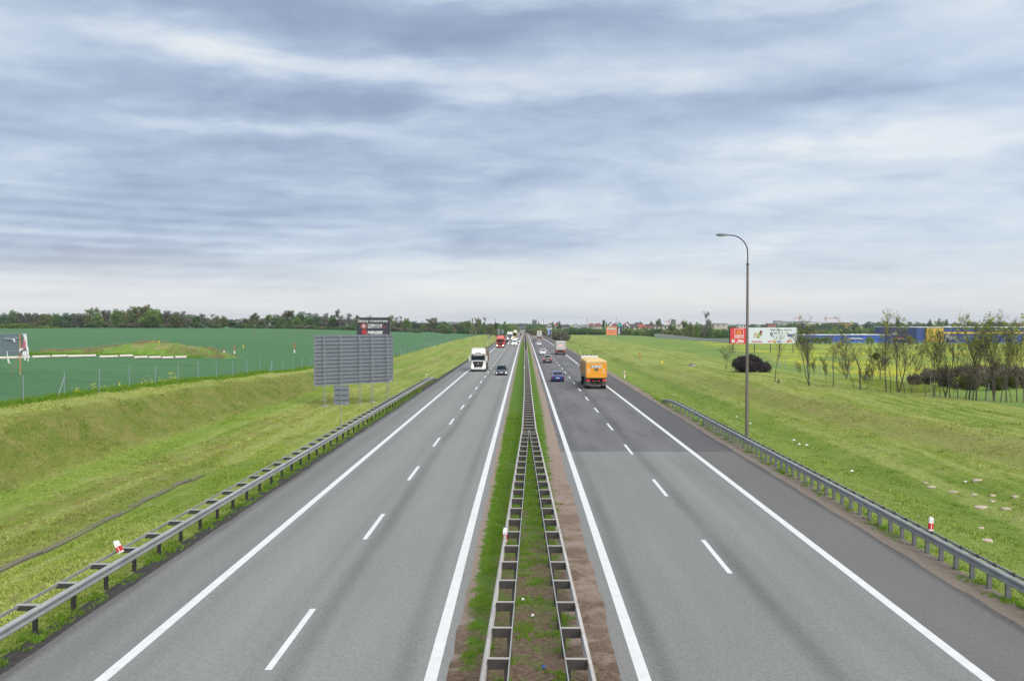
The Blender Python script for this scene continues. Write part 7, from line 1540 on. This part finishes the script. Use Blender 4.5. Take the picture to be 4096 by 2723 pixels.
n = 14000; Y = 96+rs.uniform(0, 1, n)*22; X = 43.2+rs.normal(0, 1.5, n)+ (Y-96)*.02; blades('thicket_foot_grass', X, Y, hz(X, Y), rs.uniform(.1, .4, n), rs.uniform(.015, .03, n), B_VER, rs, .4, 'long green grass under the thicket by the right fence')
# flowers: small yellow heads
def heads(name, X, Y, Z, s, mat, lb):
    rs = np.random.RandomState(3); C = np.stack([X, Y, Z], 1); o = link(name, leaf_mesh(name, C, s, mat, rs, flat_=.3)); return tag(o, lb, 'flowers', kind='stuff')
M_FLW = pmat('yellow_petals', (.80, .66, .02), .7)
px_ = np.array([(750, 995), (762, 1020), (1220, 940), (1510, 885), (1480, 920), (1530, 930), (1555, 915), (1640, 890), (1700, 890), (1775, 830), (1765, 870), (1790, 860), (1815, 860), (1740, 900), (1850, 930), (935, 970), (1020, 975), (1300, 955)])
FX = []; FY = []; FZ = []
for (a, b) in px_:
    p_, q_ = S3(a, b); X_ = -31.9; Y_ = -X_*FPX/(VX-p_); z_ = 8.1-(q_-VY)/FPX*Y_
    for _ in range(14): FX.append(X_+rs.normal(0, .2)); FY.append(Y_+rs.normal(0, .3)); FZ.append(max(gz(X_, Y_)+.1, z_+rs.normal(0, .14)))
heads('fence_line_flowers', np.array(FX), np.array(FY), np.array(FZ), .035, M_FLW, 'yellow rape flowers standing along the left wire fence')
n = 60000; Y = 118+rs.uniform(0, 1, n)*280; X = 34+Y*.105+rs.uniform(0, 1, n)*(Y*.55-20).clip(4, 180); d_ = vnoise(X*.6, Y*.35, .11, 14)*.6+vnoise(X, Y, .5, 15)*.4; k = d_ > .56; X, Y = X[k], Y[k]
heads('meadow_flowers', X, Y, hz(X, Y)+rs.uniform(.15, .5, len(X)), .062, M_FLW, 'drifts of yellow flowers covering the meadow on the right')
# ---------------------------------------------------------------- thin air
hm = bpy.data.materials.new('haze'); hm.use_nodes = True; t = NT(hm.node_tree); t.n.remove(t.n['Principled BSDF']); vp = t.add('ShaderNodeVolumePrincipled'); vp.inputs['Color'].default_value = (.86, .90, .96, 1); vp.inputs['Density'].default_value = .0001
out = [n for n in t.n if n.type == 'OUTPUT_MATERIAL'][0]; t.l.new(vp.outputs[0], out.inputs['Volume'])
o = MB().box(-5200, 5200, -60, 6900, -40, 60).build('haze', hm); tag(o, 'thin pale haze over the far fields and woods', 'haze', kind='stuff')
# ---------------------------------------------------------------- lettering to meshes
dg = bpy.context.evaluated_depsgraph_get()
for o in [o for o in scene.objects if o.type == 'FONT']:
    me = bpy.data.meshes.new_from_object(o.evaluated_get(dg)); q = bpy.data.objects.new('lettering', me); col.objects.link(q); q.parent = o.parent; q.location = o.location; q.rotation_euler = o.rotation_euler; q.scale = o.scale
    bpy.data.objects.remove(o)
